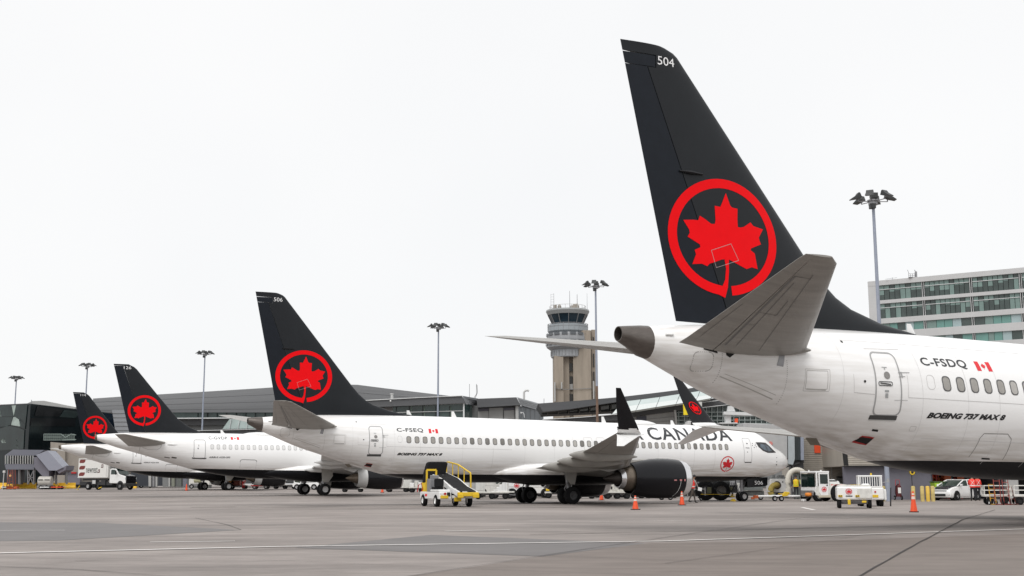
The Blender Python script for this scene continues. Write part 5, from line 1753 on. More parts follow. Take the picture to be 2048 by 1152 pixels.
# ------------------------------------------------------------------ office building at the right
_a, _b = at(1741, 565, 276), at(2048, 536, 258)
A0, B0 = Vector((_a.x, 276, 0)), Vector((_b.x, 258, 0))
ud = (B0 - A0).normalized()
fn_ = Vector((ud.y, -ud.x, 0))
if fn_.y > 0: fn_ = -fn_
A0 -= ud * .3
t = thing('office_building', 'pale office block with four bands of green glass at the right edge', 'building', (A0.x, A0.y, gz(276)))
def oz(y): return at(2043, y, 258.3).z
def ou(px):      # position along the facade of a picture column
    d = _ray(px, 600)
    # solve A0 + u*ud on the vertical plane through the viewer and the ray
    k = d.x / d.y
    return (k * A0.y - A0.x) / (ud.x - k * ud.y)
def opr(name, u0, u1, z0, z1, m, out=0.0, th=.5):
    p = [A0 + ud * u + fn_ * out + Vector((0, 0, z)) for u, z in ((u0, z0), (u1, z0), (u1, z1), (u0, z1))]
    mb = MB(); mb.xf = Matrix.Translation(-t.location)
    mb.prism(p, -fn_ * th)
    return mb.build(name, m, t)
UE = 75
CLW = mat('pale_office_cladding', (.50, .50, .50), .5, var=.05, scale=.3)
opr('wall', 0, UE, gz(276), oz(536.2), mat('office_core', (.08, .09, .09), .7), -.6, 22)
zb = [oz(y) for y in (535.5, 545.8, 577.4, 584.6, 616.0, 626.8, 643.6, 659.6, 677.6, 690, 706, 722)]
opr('cladding_band', -.3, UE, zb[1], zb[0], CLW, .25, 1.0)
opr('cladding_band', 0, UE, zb[3], zb[2], CLW, .15, .9)
opr('cladding_band', 0, UE, zb[5], zb[4], CLW, .15, .9)
opr('cladding_band', 0, UE, zb[7], zb[6], CLW, .15, .9)
opr('cladding_band', 0, UE, zb[9], zb[8], CLW, .15, .9)
opr('cladding_band', 0, UE, gz(276), zb[10], CLW, .15, .9)
opr('corner_pier', -.3, ou(1757), gz(276), zb[1], CLW, .2, 20)
for i in range(26):
    u = .5 + i * 2.9
    for a, b in ((1, 0), (3, 2), (5, 4), (7, 6), (9, 8)):
        opr('cladding_joint', u, u + .07, zb[a], zb[b], LINEF, .26 if a == 1 else .16, .1)
GT = [mat('blind_green_glass', (.17, .245, .225), .12, var=.12, scale=.4), mat('dark_green_glass', (.055, .075, .07), .08, var=.3, scale=.4),
      mat('teal_glass', (.13, .27, .24), .12, var=.10, scale=.4), mat('pale_blue_glass', (.33, .42, .43), .12, var=.08, scale=.4)]
cols = [ou(1740 + x / 6.4) for x in (115, 685, 1300, 1945)]
bay = cols[2] - cols[1]
cols = [cols[1] - bay + 0 * 1, cols[1], cols[2], cols[2] + bay, cols[2] + 2 * bay, cols[2] + 3 * bay]
rnd = random.Random(5)
for bi in range(len(cols) - 1):
    ua, ub = cols[bi] + .35, cols[bi + 1] - .35
    if bi == 0: ua = ou(1758)
    for (zt_, zb_) in ((zb[1], zb[2]), (zb[3], zb[4])):
        n = 9 if bi else 8
        opr('transom', ua, ub, zt_ - (zt_ - zb_) * .28 - .06, zt_ - (zt_ - zb_) * .28 + .06, TRIM, -.10, .12)
        for i in range(n):
            u0, u1 = ua + (ub - ua) * i / n + .06, ua + (ub - ua) * (i + 1) / n - .06
            zs_ = zt_ - (zt_ - zb_) * .28
            opr('window_pane', u0, u1, zs_ + .02, zt_ - .02, GT[0] if rnd.random() < .8 else GT[1], -.25, .1)
            b = rnd.choice((0, 0, .15, .25, .3, .5, 1, 1)) if True else 0
            zm = zs_ - (zs_ - zb_) * b
            if b > 0: opr('window_pane', u0, u1, zm + .01, zs_ - .02, GT[0], -.25, .1)
            if b < 1: opr('window_pane', u0, u1, zb_ + .02, zm - .01, GT[1], -.26, .1)
    for (zt_, zb_), off in (((zb[5], zb[6]), 0), ((zb[7], zb[8]), .55), ((zb[9], zb[10]), .2)):
        e = [0, .22 + off * .1, .40, .58, .78, 1]
        kinds = [2, 2, 3, 0, 1] if not off else [0, 3, 1, 2, 2]
        rnd.shuffle(kinds)
        for i in range(5):
            opr('window_pane', ua + (ub - ua) * e[i] + .04, ua + (ub - ua) * e[i + 1] - .04, zb_ + .03, zt_ - .03, GT[kinds[i]], -.25, .1)
    opr('column_strip', ub + .12, ub + .22, zb[8], zb[1], TRIM, .05, .3)
    opr('column_strip', ub + .55, ub + .62, zb[8], zb[1], TRIM, .05, .3)
t2 = thing('roof_cradle', 'window cleaning cradle standing on the office roof edge', 'cradle', tuple(A0 + ud * ou(1828) + Vector((0, 0, zb[0]))))
mb = MB()
for x in (-.9, -.5, 0, .5): mb.cyl((x, 0, 0), (x, 0, .9), .05, .05, 5)
for z in (.1, .5, .9): mb.bar((-.9, 0, z), (.6, 0, z), .07)
mb.span(.6, .95, -.3, .3, 0, 1.4); mb.bar((-1.1, 0, 1.8), (-.8, 0, .9), .08); mb.bar((.5, 0, 1.8), (.8, 0, 1.2), .12); mb.span(-.9, .6, -.3, .3, 0, .15)
mb.build('cradle_frame', STEEL, t2)
t2 = thing('roof_antenna', 'low thin rod aerial on the office roof left of the cradle', 'antenna', tuple(A0 + ud * ou(1786) + Vector((0, 0, zb[0]))))
mb = MB(); mb.bar((-1.5, 0, .1), (1.2, 0, .45), .06); mb.cyl((.1, 0, -.1), (.1, 0, .5), .05, .05, 5)
mb.build('rod', STEEL, t2)

# ------------------------------------------------------------------ gate building under the near tail
def ribs(x0, x1, z0, z1, y, step=.15, dp=.04):
    mb = MB()
    n = int((z1 - z0) / step)
    vv = []
    for i in range(n + 1):
        z = z0 + i * step
        for zz, yy in ((z, y), (z + step * .62, y), (z + step * .68, y - dp), (z + step * .96, y - dp)):
            vv += [(x0, yy, zz), (x1, yy, zz)]
    mb.add(vv, [(2 * i, 2 * i + 1, 2 * i + 3, 2 * i + 2) for i in range(len(vv) // 2 - 1)])
    return mb
Yw = 90.0
c = at(1760, 960, Yw)
t = thing('gate_building', 'beige ribbed and violet grey gate building with an open bay behind the bollards', 'building', (c.x, Yw, gz(Yw)))
zo = at(1750, 932.5, Yw).z
xa, xb, xc, xd = at(1694, 960, Yw).x, at(1862, 960, Yw).x, at(2012, 960, Yw).x, at(2036, 960, Yw).x
def gb(name, m, fn, **k): return bpart(t, name, m, fn, **k)
gb('lower_wall', VIOL, lambda mb: mb.span(xa - .2, xb, Yw, Yw + .4, 0, zo))
mb = ribs(xa, xa + 30, zo + .05, 9.0, Yw - .45)
mb.xf = None
o = mb.build('ribbed_siding', SLAT, t, fix=False); o.location = -t.location
tag(o, None, kind='stuff')
gb('upper_core', SLAT, lambda mb: mb.span(xa + .02, xa + 30, Yw - .40, Yw + 8, zo + .02, 9.1))
gb('siding_edge', DARK, lambda mb: mb.prism([(xa - .25, Yw - .5, zo + .05), (xa + .02, Yw - .5, zo + .05), (xa - .06, Yw - .5, zo + 1.9), (xa - .36, Yw - .5, zo + 1.9)], (0, .3, 0)))
gb('soffit_strip', DARK, lambda mb: mb.span(xa - .3, xa + 30, Yw - .48, Yw, zo - .03, zo + .03))
Ys = 97.0
xl, xr = at(1598, 960, Ys).x, at(1706, 960, Ys).x
mb = ribs(xl, xr, gz(Ys), 8.6, Ys - .04)
o = mb.build('ribbed_siding', SLAT, t, fix=False); o.location = -t.location
tag(o, None, kind='stuff')
gb('setback_core', SLAT, lambda mb: mb.span(xl, xr, Ys + .02, Ys + 6, 0, 8.7))
gb('siding_joint', LINEF, lambda mb: mb.span(at(1660, 900, Ys).x, at(1660, 900, Ys).x + .06, Ys - .10, Ys - .05, gz(Ys), 8.5))
gb('wall_door', mat('grey_service_door', (.16, .16, .155), .5), lambda mb: mb.span(at(1673, 950, Ys).x, at(1692, 950, Ys).x, Ys - .16, Ys, gz(Ys), at(1680, 954, Ys).z))
gb('door_canopy', DARK, lambda mb: mb.span(at(1672, 950, Ys).x, at(1693, 950, Ys).x, Ys - .4, Ys, at(1680, 955, Ys).z, at(1680, 953, Ys).z))
gb('orange_notice', ORG, lambda mb: mb.span(at(1628, 900, Ys).x, at(1640, 900, Ys).x, Ys - .16, Ys - .1, at(1630, 906, Ys).z, at(1630, 890.5, Ys).z))
# open bay
gb('bay_back_wall', DARK, lambda mb: mb.span(xb, xc, Yw + 6, Yw + 6.3, 0, zo))
gb('bay_side_wall', VIOL, lambda mb: mb.span(xb, xb + .25, Yw + .4, Yw + 6, 0, zo))
gb('bay_side_wall', VIOL, lambda mb: mb.span(xc, xc + .2, Yw + .4, Yw + 6, 0, zo))
gb('bay_pillar', PANEL, lambda mb: mb.span(xc, xd, Yw - .02, Yw + .38, 0, zo))
gb('bay_back_wall', DARK, lambda mb: mb.span(xd, xa + 30, Yw + 3, Yw + 3.3, 0, zo))
# things inside the bay
for i, (px, py, w_, h_, m, lb) in enumerate(((1868, 975, .6, 1.9, ORGD, 'tall dull orange rack inside the bay left of the green bin'), (1881, 965, .7, 2.2, REDD, 'dark red rack inside the bay above the green bin'))):
    p = at(px, 985, Yw + 3)
    q = thing('storage_rack', lb, 'rack', (p.x, Yw + 3, gz(Yw)))
    mb = MB()
    for x in (-w_ / 2, w_ / 2):
        for y in (-.3, .3): mb.bar((x, y, 0), (x, y, h_), .07)
    mb.build('upright', m, q)
    rr = random.Random(i)
    for k in range(4):
        mb = MB(); mb.span(-w_ / 2, w_ / 2, -.3, .3, .1 + k * h_ / 4, .16 + k * h_ / 4)
        mb.build('shelf', m, q)
        mb = MB()
        for j in range(3): mb.lathe([(0, .001), (.0, .1), (.2, .14), (.32, .08), (.33, .001)], (-w_ / 3 + j * w_ / 3, rr.uniform(-.1, .1), .16 + k * h_ / 4), 'Z', 8)
        mb.build('stored_item', (ORG, REDD, ORGD, ORG)[k], q, smooth=50)
p = at(1905, 960, Yw + 2.5)
q = thing('hose_reel', 'big orange hose reel inside the open bay above the white hatchback', 'hose reel', (p.x, Yw + 2.5, gz(Yw)))
mb = MB(); mb.lathe([(-.35, .25), (-.35, .72), (-.3, .78), (-.28, .3), (.28, .3), (.3, .78), (.35, .72), (.35, .25)], (0, 0, 1.55), 'Y', 24)
mb.build('reel_flange', ORGD, q, smooth=40)
mb = MB(); mb.lathe([(-.26, .3), (-.26, .62), (.26, .62), (.26, .3)], (0, 0, 1.55), 'Y', 24)
mb.build('hose', ORG, q, smooth=40)
mb = MB()
for s_ in (-.4, .4): mb.bar((-.5, s_, 0), (0, s_, 1.55), .07); mb.bar((.5, s_, 0), (0, s_, 1.55), .07)
mb.build('reel_stand', REDD, q)

# jet bridge serving the middle airliner
Yj = 95.0
c = at(1555, 960, Yj)
t = thing('jet_bridge', 'pale grey jet bridge with dark bellows behind the nose of the middle airliner', 'jet bridge', (c.x, Yj, gz(Yj)))
gb('tunnel', mat('jet_bridge_grey', (.42, .42, .42), .45, var=.08), lambda mb: mb.prism([at(1487, 868, Yj), at(1487, 846, Yj), at(1575, 850, Yj), at(1575, 917.5, Yj), at(1487, 905, Yj)], (0, 3, 0)), bevel=.04)
gb('tunnel_frame', DARK, lambda mb: mb.prism([at(1574.6, 849, Yj), at(1576.4, 849, Yj), at(1576.4, 919, Yj), at(1574.6, 919, Yj)], (0, 3, 0)))
gb('cab_wall', mat('cab_pale_grey', (.40, .44, .46), .45, var=.06), lambda mb: mb.prism([at(1576.5, 852, Yj - .2), at(1589, 852, Yj - .2), at(1590, 918, Yj - .2), at(1586, 930, Yj - .2), at(1577, 928, Yj - .2)], (0, 3, 0)), bevel=.03)
gb('bellows', mat('bellows_dark', (.035, .045, .048), .6), lambda mb: [mb.prism([at(1589.5 + k * 2.9, 852, Yj), at(1592 + k * 2.9, 852, Yj), at(1592 + k * 2.9, 920, Yj), at(1589.5 + k * 2.9, 920, Yj)], (0, 2.6, 0)) for k in range(4)])
gb('bellows_edge', POLE, lambda mb: mb.prism([at(1601, 854, Yj - .2), at(1607.5, 856, Yj - .2), at(1608, 920, Yj - .2), at(1602, 920, Yj - .2)], (0, 2.6, 0)))
gb('underframe', mat('bridge_underframe', (.05, .05, .052), .6), lambda mb: (mb.prism([at(1560, 917, Yj + .5), at(1608, 920, Yj + .5), at(1608, 926, Yj + .5), at(1560, 924, Yj + .5)], (0, 2, 0)),
   mb.prism([at(1586, 920, Yj + .3), at(1606, 920, Yj + .3), at(1609, 960, Yj + .3), at(1592, 945, Yj + .3)], (0, 1.5, 0)), mb.bar(at(1572, 918, Yj + .8), at(1560, 936, Yj + .8), .15), mb.bar(at(1600, 925, Yj + .2), at(1572, 934, Yj + .2), .12)))
gb('support_column', STEEL, lambda mb: (mb.cyl(at(1592, 922, Yj + 1.5), (at(1592, 922, Yj + 1.5).x, Yj + 1.5, gz(Yj)), .3, .3, 12), mb.cyl(at(1580, 917, Yj + 1.5), (at(1580, 917, Yj + 1.5).x, Yj + 1.5, gz(Yj)), .12, .12, 8)))
gb('warning_mark', mat('faded_pink_mark', (.60, .22, .20), .6), lambda mb: mb.cyl(at(1541, 887, Yj - .02), at(1541, 887, Yj), .17, .17, 14))
gb('handrail', TRIM, lambda mb: [mb.bar(at(1490.5 + k * 1.6, 859, Yj - .3), at(1490.5 + k * 1.6, 880, Yj - .3), .05) for k in range(2)])

# ------------------------------------------------------------------ light masts
def light_mast(px, py, Y, H_, label, rust=False, r=.16, rz=0):
    p = at(px, py, Y)
    t = thing('light_mast', label, 'light mast', (p.x, Y, gz(Y)), 0, 'floodlight masts over the apron')
    h = p.z - gz(Y)
    mb = MB()
    mb.cyl((0, 0, 0), (0, 0, h), r, r * .62, 12)
    o = mb.build('pole', [POLE], t, smooth=40)
    if rust:
        mb = MB(); mb.cyl((0, 0, 0), (0, 0, h * .505), r * 1.04, r * .82, 12)
        mb.build('rusty_sleeve', RUST, t, smooth=40)
    mb = MB()
    mb.cyl((0, 0, h - .25), (0, 0, h + .12), .34, .34, 12)
    for k in range(6):
        a = rz + k * PI / 3
        L = 1.05
        mb.cyl((0, 0, h), (L * math.cos(a), L * math.sin(a), h), .035, .035, 5)
        mb.cyl((L * math.cos(a), L * math.sin(a), h), (L * math.cos(a), L * math.sin(a), h + .18), .045, .045, 5)
    mb.lathe([(-.05, .4), (.05, .4), (.05, .34), (-.05, .34), (-.05, .4)], (0, 0, h + .05), 'Z', 16)
    mb.build('crown_frame', STEEL, t)
    for k in range(6):
        a = rz + k * PI / 3
        mb = MB()
        d = Vector((math.cos(a), math.sin(a), 0)); sdv = Vector((-math.sin(a), math.cos(a), 0))
        o_ = d * 1.05 + Vector((0, 0, h + .2))
        # asymmetric floodlight: deep at the back, shallow visor reaching outward and down
        pf = [(-.20, .08), (-.08, .40), (.04, .42), (.17, .23), (.58, -.04), (.60, -.11), (.08, -.02)]
        w0 = .25
        mb.prism([o_ + d * x + Vector((0, 0, z)) - sdv * w0 for x, z in pf], sdv * 2 * w0)
        mb.build('floodlight', mat('floodlight_dark', (.035, .037, .037), .5), t, bevel=.02)
    mb = MB(); mb.span(-.15, .3, -.3, .2, h + .2, h + .6)
    mb.build('camera_box', MATS['floodlight_dark'], t, bevel=.02)
    mb = MB(); mb.span(-.3, .1, -.35, .1, h - .55, h - .2)
    mb.build('winch_box', MATS['floodlight_dark'], t, bevel=.02)
    return t
light_mast(1746, 403, 84, 0, 'tall light mast at the right whose lower end stands by the violet wall', r=.17, rz=.05)
light_mast(1191, 573, 140, 0, 'light mast with brown rusty lower half beside the control tower', True, .17, .3)
light_mast(877, 656, 172, 0, 'light mast rising behind the middle airliner in front of the concourse glass', r=.17, rz=.2)
light_mast(410, 709, 207, 0, 'light mast between the 126 and 506 tails', r=.17, rz=.5)
light_mast(175, 733, 228, 0, 'light mast just left of the 126 tail top', r=.18, rz=.1)
light_mast(33, 758, 255, 0, 'light mast at the far left behind the dark glass building', r=.18, rz=.4)
# ------------------------------------------------------------------ people
def person(label, loc, rz, pose='stand', top=HIVO, tape=SILV, legs=DCLOTH, arms=None, cap=DCLOTH, hip=None, paper=False, group=None):
    arms = arms or DCLOTH
    t = thing('person', label, 'person', loc, rz, group)
    V, E, Rd = [], [], []
    def v(x, y, z, r, par=None):
        V.append((x, y, z)); Rd.append(r)
        if par is not None: E.append((par, len(V) - 1))
        return len(V) - 1
    lean = .10 if pose == 'walk' else (.16 if pose == 'lean' else 0)
    pel = v(0, 0, .96, .135)
    wa = v(lean * .3, 0, 1.10, .125, pel)
    ch = v(lean * .7, 0, 1.32, .145, wa)
    up_ = v(lean, 0, 1.44, .10, ch)
    nk = v(lean * 1.15, 0, 1.52, .055, up_)
    nh = v(lean * 1.4 + .01, 0, 1.60, .075, nk)
    hd = v(lean * 1.6 + .015, 0, 1.68, .095, nh)
    ht = v(lean * 1.6 + .005, 0, 1.755, .07, hd)
    for s in (1, -1):
        st = {'walk': .26 * s, 'stand': .02 * s, 'lean': .05 * s}[pose]
        hp = v(0, .095 * s, .90, .095, pel)
        kn = v(st * .6 + .03, .105 * s, .50, .062, hp)
        an = v(st - (.06 if pose == 'walk' and s < 0 else 0), .11 * s, .11 + (.05 if pose == 'walk' and s < 0 else 0), .045, kn)
        he = v(V[an][0] + .02, .11 * s, V[an][2] - .06, .045, an)
        v(V[an][0] + .19, .125 * s, V[an][2] - .075, .032, he)
        sh = v(lean * .95, .19 * s, 1.42, .062, up_)
        if pose == 'lean':
            el = v(lean + .06, .26 * s, 1.18, .045, sh); wr = v(lean + .24, .20 * s, 1.10, .032, el)
        elif pose == 'walk':
            el = v(lean - .10 * s, .25 * s, 1.16, .045, sh); wr = v(lean + (.20 if s < 0 else -.02), .24 * s, .98, .032, el)
        else:
            el = v(.0, .25 * s, 1.16, .045, sh); wr = v(.05 + (.10 if s < 0 else 0), .28 * s + (.0 if s > 0 else -.06), .92, .032, el)
        d = Vector(V[wr]) - Vector(V[el]); d.normalize()
        pm = Vector(V[wr]) + d * .07
        pa = v(*pm, .035, wr)
        for k in range(4):
            b = pm + Vector((-.028 + .019 * k, 0, 0)) + d * .03
            f1 = v(*b, .012, pa)
            f2 = v(*(b + d * (.035 + .006 * (k in (1, 2)))), .009, f1)
            v(*(b + d * .06 + Vector((0, -.018 * s, 0))), .007, f2)
        b = pm + Vector((.04, -.01 * s, 0))
        f1 = v(*b, .012, wr)
        v(*(b + d * .035), .009, f1)
    me = bpy.data.meshes.new('body')
    me.from_pydata(V, E, [])
    o = bpy.data.objects.new('body', me)
    COL.objects.link(o)
    sk = o.modifiers.new('skin', 'SKIN')
    for i, r in enumerate(Rd):
        me.skin_vertices[0].data[i].radius = (r, r * (1.0 if i > 3 else 1.25) if i else r * 1.2)
        me.skin_vertices[0].data[i].use_root = (i == 0)
    sb = o.modifiers.new('sub', 'SUBSURF'); sb.levels = 1; sb.render_levels = 1
    dg = bpy.context.evaluated_depsgraph_get()
    m2 = bpy.data.meshes.new_from_object(o.evaluated_get(dg))
    bpy.data.objects.remove(o)
    m2.name = 'body'
    m2.materials.clear()
    for m in (SKIN, legs, arms, BLKT): m2.materials.append(m)
    for p in m2.polygons:
        c = p.center
        if c.z > 1.50: p.material_index = 0
        elif c.z < .14: p.material_index = 3
        elif c.z < 1.0 and abs(c.y) < .215: p.material_index = 1
        elif c.z < .93 or (abs(c.y) > .17 and c.z < .95): p.material_index = 0
        else: p.material_index = 2
    m2.shade_smooth()
    b = link('body', m2, t)
    # vest wrapped round the torso
    mb = MB()
    rows = [(.93, .175, .20), (1.05, .165, .185), (1.2, .175, .19), (1.32, .175, .205), (1.42, .14, .20), (1.485, .085, .12)]
    n = 20
    vv, ff = [], []
    for z, rx, ry in rows:
        lx = lean * max(0, (z - .96)) / .5
        for k in range(n):
            a = 2 * PI * k / n
            vv.append((lx + rx * math.cos(a) * .95, ry * math.sin(a) * 1.05, z))
    for i in range(len(rows) - 1):
        for k in range(n):
            ff.append((i * n + k, i * n + (k + 1) % n, (i + 1) * n + (k + 1) % n, (i + 1) * n + k))
    mb.add(vv, ff)
    vest = mb.build('vest', top, t, smooth=60)
    mb = MB()
    for z0, z1 in ((1.02, 1.07),):
        vv = []
        for z in (z0, z1):
            lx = lean * max(0, (z - .96)) / .5
            for k in range(n):
                a = 2 * PI * k / n
                vv.append((lx + .185 * math.cos(a), .208 * math.sin(a), z))
        mb.add(vv, [(k, (k + 1) % n, n + (k + 1) % n, n + k) for k in range(n)])
    for sg in (1, -1):      # crossed straps on the back, straight ones in front
        mb.bar((-.185 + lean * .3, -.12 * sg, 1.08), (-.165 + lean * .8, .11 * sg, 1.40), .035, 0, .012)
        mb.bar((.185 + lean * .3, .09 * sg, 1.08), (.155 + lean * .8, .10 * sg, 1.42), .035, 0, .012)
    mb.build('reflective_band', tape, vest)
    # head: hair or cap, face
    hx, hz = lean * 1.6 + .012, 1.70
    mb = MB()
    mb.lathe([(-.03, .106), (.0, .110), (.05, .100), (.09, .06), (.105, .001)], (hx - .008, 0, hz + .0), 'Z', 14)
    if cap is not DCLOTH: mb.box((hx + .12, 0, hz + .015), (.09, .13, .012))
    mb.build('hair' if cap is DCLOTH else 'cap', cap, b, smooth=60)
    mb = MB()
    mb.cyl((hx + .09, 0, hz - .035), (hx + .125, 0, hz - .05), .014, .01, 6)
    for s in (1, -1):
        mb.lathe([(-.01, .001), (0, .022), (.01, .001)], (hx, .098 * s, hz - .04), 'Y', 8)
    mb.build('nose_and_ears', SKIN, b, smooth=60)
    mb = MB()
    for s in (1, -1): mb.box((hx + .097, .034 * s, hz - .02), (.01, .022, .01))
    mb.box((hx + .097, 0, hz - .085), (.008, .045, .008))
    mb.build('eyes_and_mouth', BLKT, b)
    if paper:
        q = thing('paper', 'white sheet of paper held by the walking worker', 'paper', loc, rz)
        mb = MB(); mb.box((lean + .32, -.26, .88), (.28, .02, .22), 0, Matrix.Rotation(R(12), 3, 'Y'))
        mb.build('sheet', WHITE, q)
    return t

def pc(px, py):
    p = gp(px, py); return (p.x, p.y, p.z)
person('worker in a red vest walking with a sheet of paper beside the big engine', pc(1385, 1006), R(20), 'walk', HIVO, SILV, BCLOTH, mat('grey_sleeve', (.30, .27, .25), .9), paper=True)
person('worker in a yellow vest and black trousers standing by the tow bar', (21.25, 91.8, gz(91.8)), R(-100), 'stand', mat('amber_vest', (.80, .50, .02), .7), HIVY, DCLOTH)
person('slim worker all in red beside the towing tractor cab', (21.75, 90.0, gz(90)), R(200), 'stand', REDD, SILV, REDD, REDD)
person('left one of two red vested workers leaning at the white hatchback', pc(1947, 1002), R(75), 'lean', HIVO, SILV, DCLOTH, HIVO, GREEN)
person('right one of two red vested workers standing behind the white hatchback door', pc(1957, 1001.5), R(95), 'stand', HIVO, SILV, DCLOTH, HIVO, GREEN)
person('distant worker in dark red beside the small red and white tug', (-35.2, 160, gz(160)), R(-60), 'stand', REDD, SILV, REDD, REDD)

# ------------------------------------------------------------------ traffic cones
def cone(loc, label, h=.9, bands=True):
    t = thing('traffic_cone', label, 'cone', loc, random.uniform(0, 6), 'orange cones on the apron')
    mb = MB()
    mb.box((0, 0, .02), (.40, .40, .04))
    mb.build('base', RUB, t, bevel=.01)
    mb = MB()
    mb.lathe([(.04, .001), (.04, .155), (.06, .15), (h - .02, .035), (h, .03), (h, .02), (h - .1, .018)], (0, 0, 0), 'Z', 20)
    c = mb.build('cone_body', ORG, t, smooth=40)
    if bands:
        mb = MB()
        for a, b in ((h * .62, h * .75), (h * .82, h * .90)):
            ra = .15 - (a - .06) / (h - .08) * .115 + .004; rb = .15 - (b - .06) / (h - .08) * .115 + .004
            mb.lathe([(a, ra), (b, rb)], (0, 0, 0), 'Z', 20)
        mb.build('reflective_band', mat('cone_band', (.75, .62, .55), .5), c, smooth=40)
    return t
cone(pc(1828, 1024.5), 'banded orange cone standing alone in front of the bollards', .90)
cone(pc(1271, 1019.5), 'orange cone below the middle of the big engine', .68)
cone(pc(1364, 1010.5), 'orange cone just left of the walking worker', .80)
cone(pc(1203, 1000.5), 'squat orange cone between the main gear and the big engine', .72, False)
cone((16.9, 90.5, gz(90.5)), 'small orange cone hidden behind the nose wheel', .6)
cone((-39.0, 146.5, gz(146.5)), 'small orange cone below the pale drum far left', .8, False)
cone((-13.6, 128.0, gz(128)), 'tiny orange cone below the 126 airliner engine', .7, False)

# ------------------------------------------------------------------ wheels for vehicles
def vwheel(parent, c, r, w, name='wheel', hub=HUB):
    mb = MB()
    wheel(mb, c, r, w)
    return mb.build(name, [TYRE, hub], parent, smooth=45)

def vwheelx(parent, c, r, w, hub=HUB):
    mb = MB()
    mb.xf = Matrix.Translation(c) @ Matrix.Rotation(PI / 2, 4, 'Z')
    wheel(mb, (0, 0, 0), r, w)
    return mb.build('wheel', [TYRE, hub], parent, smooth=45)

def leaf_on(parent, P, r, axis='y', side=-1, rev=False):
    """leaf emblem on a flat vehicle side, centre P"""
    P = Vector(P)
    if axis == 'y': fn = lambda u, v: P + Vector((u * (1 if side < 0 else -1), .0, v))
    else: fn = lambda u, v: P + Vector((0, u * (-1 if side < 0 else 1), v))
    put_roundel(parent, fn, r, r, red=MATS['emblem_red'], thick=.17)

# ------------------------------------------------------------------ belt loader
t = thing('belt_loader', 'white belt loader with yellow rails and a black guard reaching the aft hold', 'belt loader', (-3.70, 69.6, 0), R(90 + 20))
mb = MB()
mb.span(-1.9, 2.0, .35, 1.05, .42, .82); mb.span(-1.75, -.1, .36, 1.04, .82, .95)
ch = mb.build('chassis', WHITE, t, bevel=.04)
mb = MB(); mb.span(-2.0, 2.2, -1.0, .3, .46, .62)
mb.build('bed_frame', OFFW, t, bevel=.03)
for x in (-1.25, 1.3):
    for y in (-.88, .98):
        vwheel(t, (x, y, .34), .34, .24, hub=WHITE)
mb = MB()
mb.span(-2.0, -1.9, .55, .98, .46, .62)
mb.build('bumper', YEL, t, bevel=.02)
mb = MB(); mb.span(-2.02, -1.9, -.2, .2, .30, .52)
mb.build('bumper', YEL, t, bevel=.02)
for y, z, r, m in ((.90, .72, .07, WHITE), (.72, .72, .07, REDD), (.81, .58, .06, SILV)):
    mb = MB(); mb.cyl((-1.92, y, z), (-1.95, y, z), r, r, 12)
    mb.build('rear_lamp', m, ch)
mb = MB(); mb.span(-1.93, -1.9, .42, .60, .58, .80)
mb.build('number_plate', DARK, ch)
for k in range(3):
    mb = MB(); mb.span(.5 + k * .16, .62 + k * .16, 1.05, 1.056, .56, .70)
    mb.build('red_mark', RED, ch)
mb = MB()
mb.span(.1, .75, .40, 1.0, .82, 1.55); mb.span(.2, .3, .45, .95, 1.55, 1.75)
mb.build('control_stand', STEEL, t, bevel=.03)
mb = MB(); mb.span(-.75, -.2, .45, 1.0, .95, 1.10); mb.span(-.82, -.70, .45, 1.0, 1.1, 1.55)
mb.build('driver_seat', RUB, t, bevel=.05)
mb = MB()
for y in (.42, .98): mb.bar((.85, y, .8), (.85, y, 2.05), .09)
mb.bar((.85, .42, 2.05), (.85, .98, 2.05), .11); mb.bar((.85, .42, 1.45), (.85, .98, 1.45), .07)
mb.build('yellow_hoop', YEL, t)
# boom: kinked conveyor
KN = [(-2.75, .70), (-1.2, .95), (.6, 1.42), (3.2, 1.80)]
mb = MB()
for y in (-.86, .16):
    for a, b in zip(KN[:-1], KN[1:]):
        mb.bar((a[0], y, a[1]), (b[0] + .02, y, b[1]), .10, 0, .30)
boom = mb.build('conveyor_boom', WHITE, t, bevel=.02)
mb = MB()
nb = 56
P = []
for a, b in zip(KN[:-1], KN[1:]):
    for i in range(18): P.append((a[0] + (b[0] - a[0]) * i / 18, a[1] + (b[1] - a[1]) * i / 18))
P.append(KN[-1])
vv = []
for i, (x, z) in enumerate(P): vv += [(x, -.80, z + .16 + .012 * (i % 2)), (x, .10, z + .16 + .012 * (i % 2))]
mb.add(vv, [(2 * i, 2 * i + 1, 2 * i + 3, 2 * i + 2) for i in range(len(P) - 1)])
mb.build('conveyor_belt', RUB, boom, fix=False)
mb = MB(); mb.span(-2.85, -2.65, -.95, .25, .58, .80); mb.span(-2.9, -2.7, -.95, -.6, .5, .72); mb.span(-2.9, -2.7, -.05, .25, .5, .72)
mb.build('end_bumper', YEL, boom, bevel=.03)
mb = MB()
rail = [(-1.4, 1.80), (-1.4, 1.85), (.9, 2.35), (1.6, 2.42), (3.0, 2.55)]
mb.path([(-1.45, -.93, 1.05)] + [(x, -.93, z) for x, z in rail], .045, 6)
for x in (-1.4, -.2, .9, 2.0, 3.2):
    zb_ = float(np.interp(x, [k[0] for k in KN], [k[1] for k in KN])); ztp = float(np.interp(x, [r_[0] for r_ in rail], [r_[1] for r_ in rail]))
    mb.cyl((x, -.93, zb_), (x, -.93, ztp), .03, .03, 6)
mb.build('handrail', YEL, boom)
mb = MB()
mb.prism([(2.3, .22, 1.55), (2.3, .74, 1.30), (2.3, .68, 1.9), (2.3, .52, 2.45), (2.3, .40, 2.54), (2.3, -.66, 2.54), (2.3, -.74, 2.44), (2.3, -.55, 1.7)], (.40, 0, 0))
mb.build('rubber_guard', RUB, t, bevel=.08)
mb = MB()
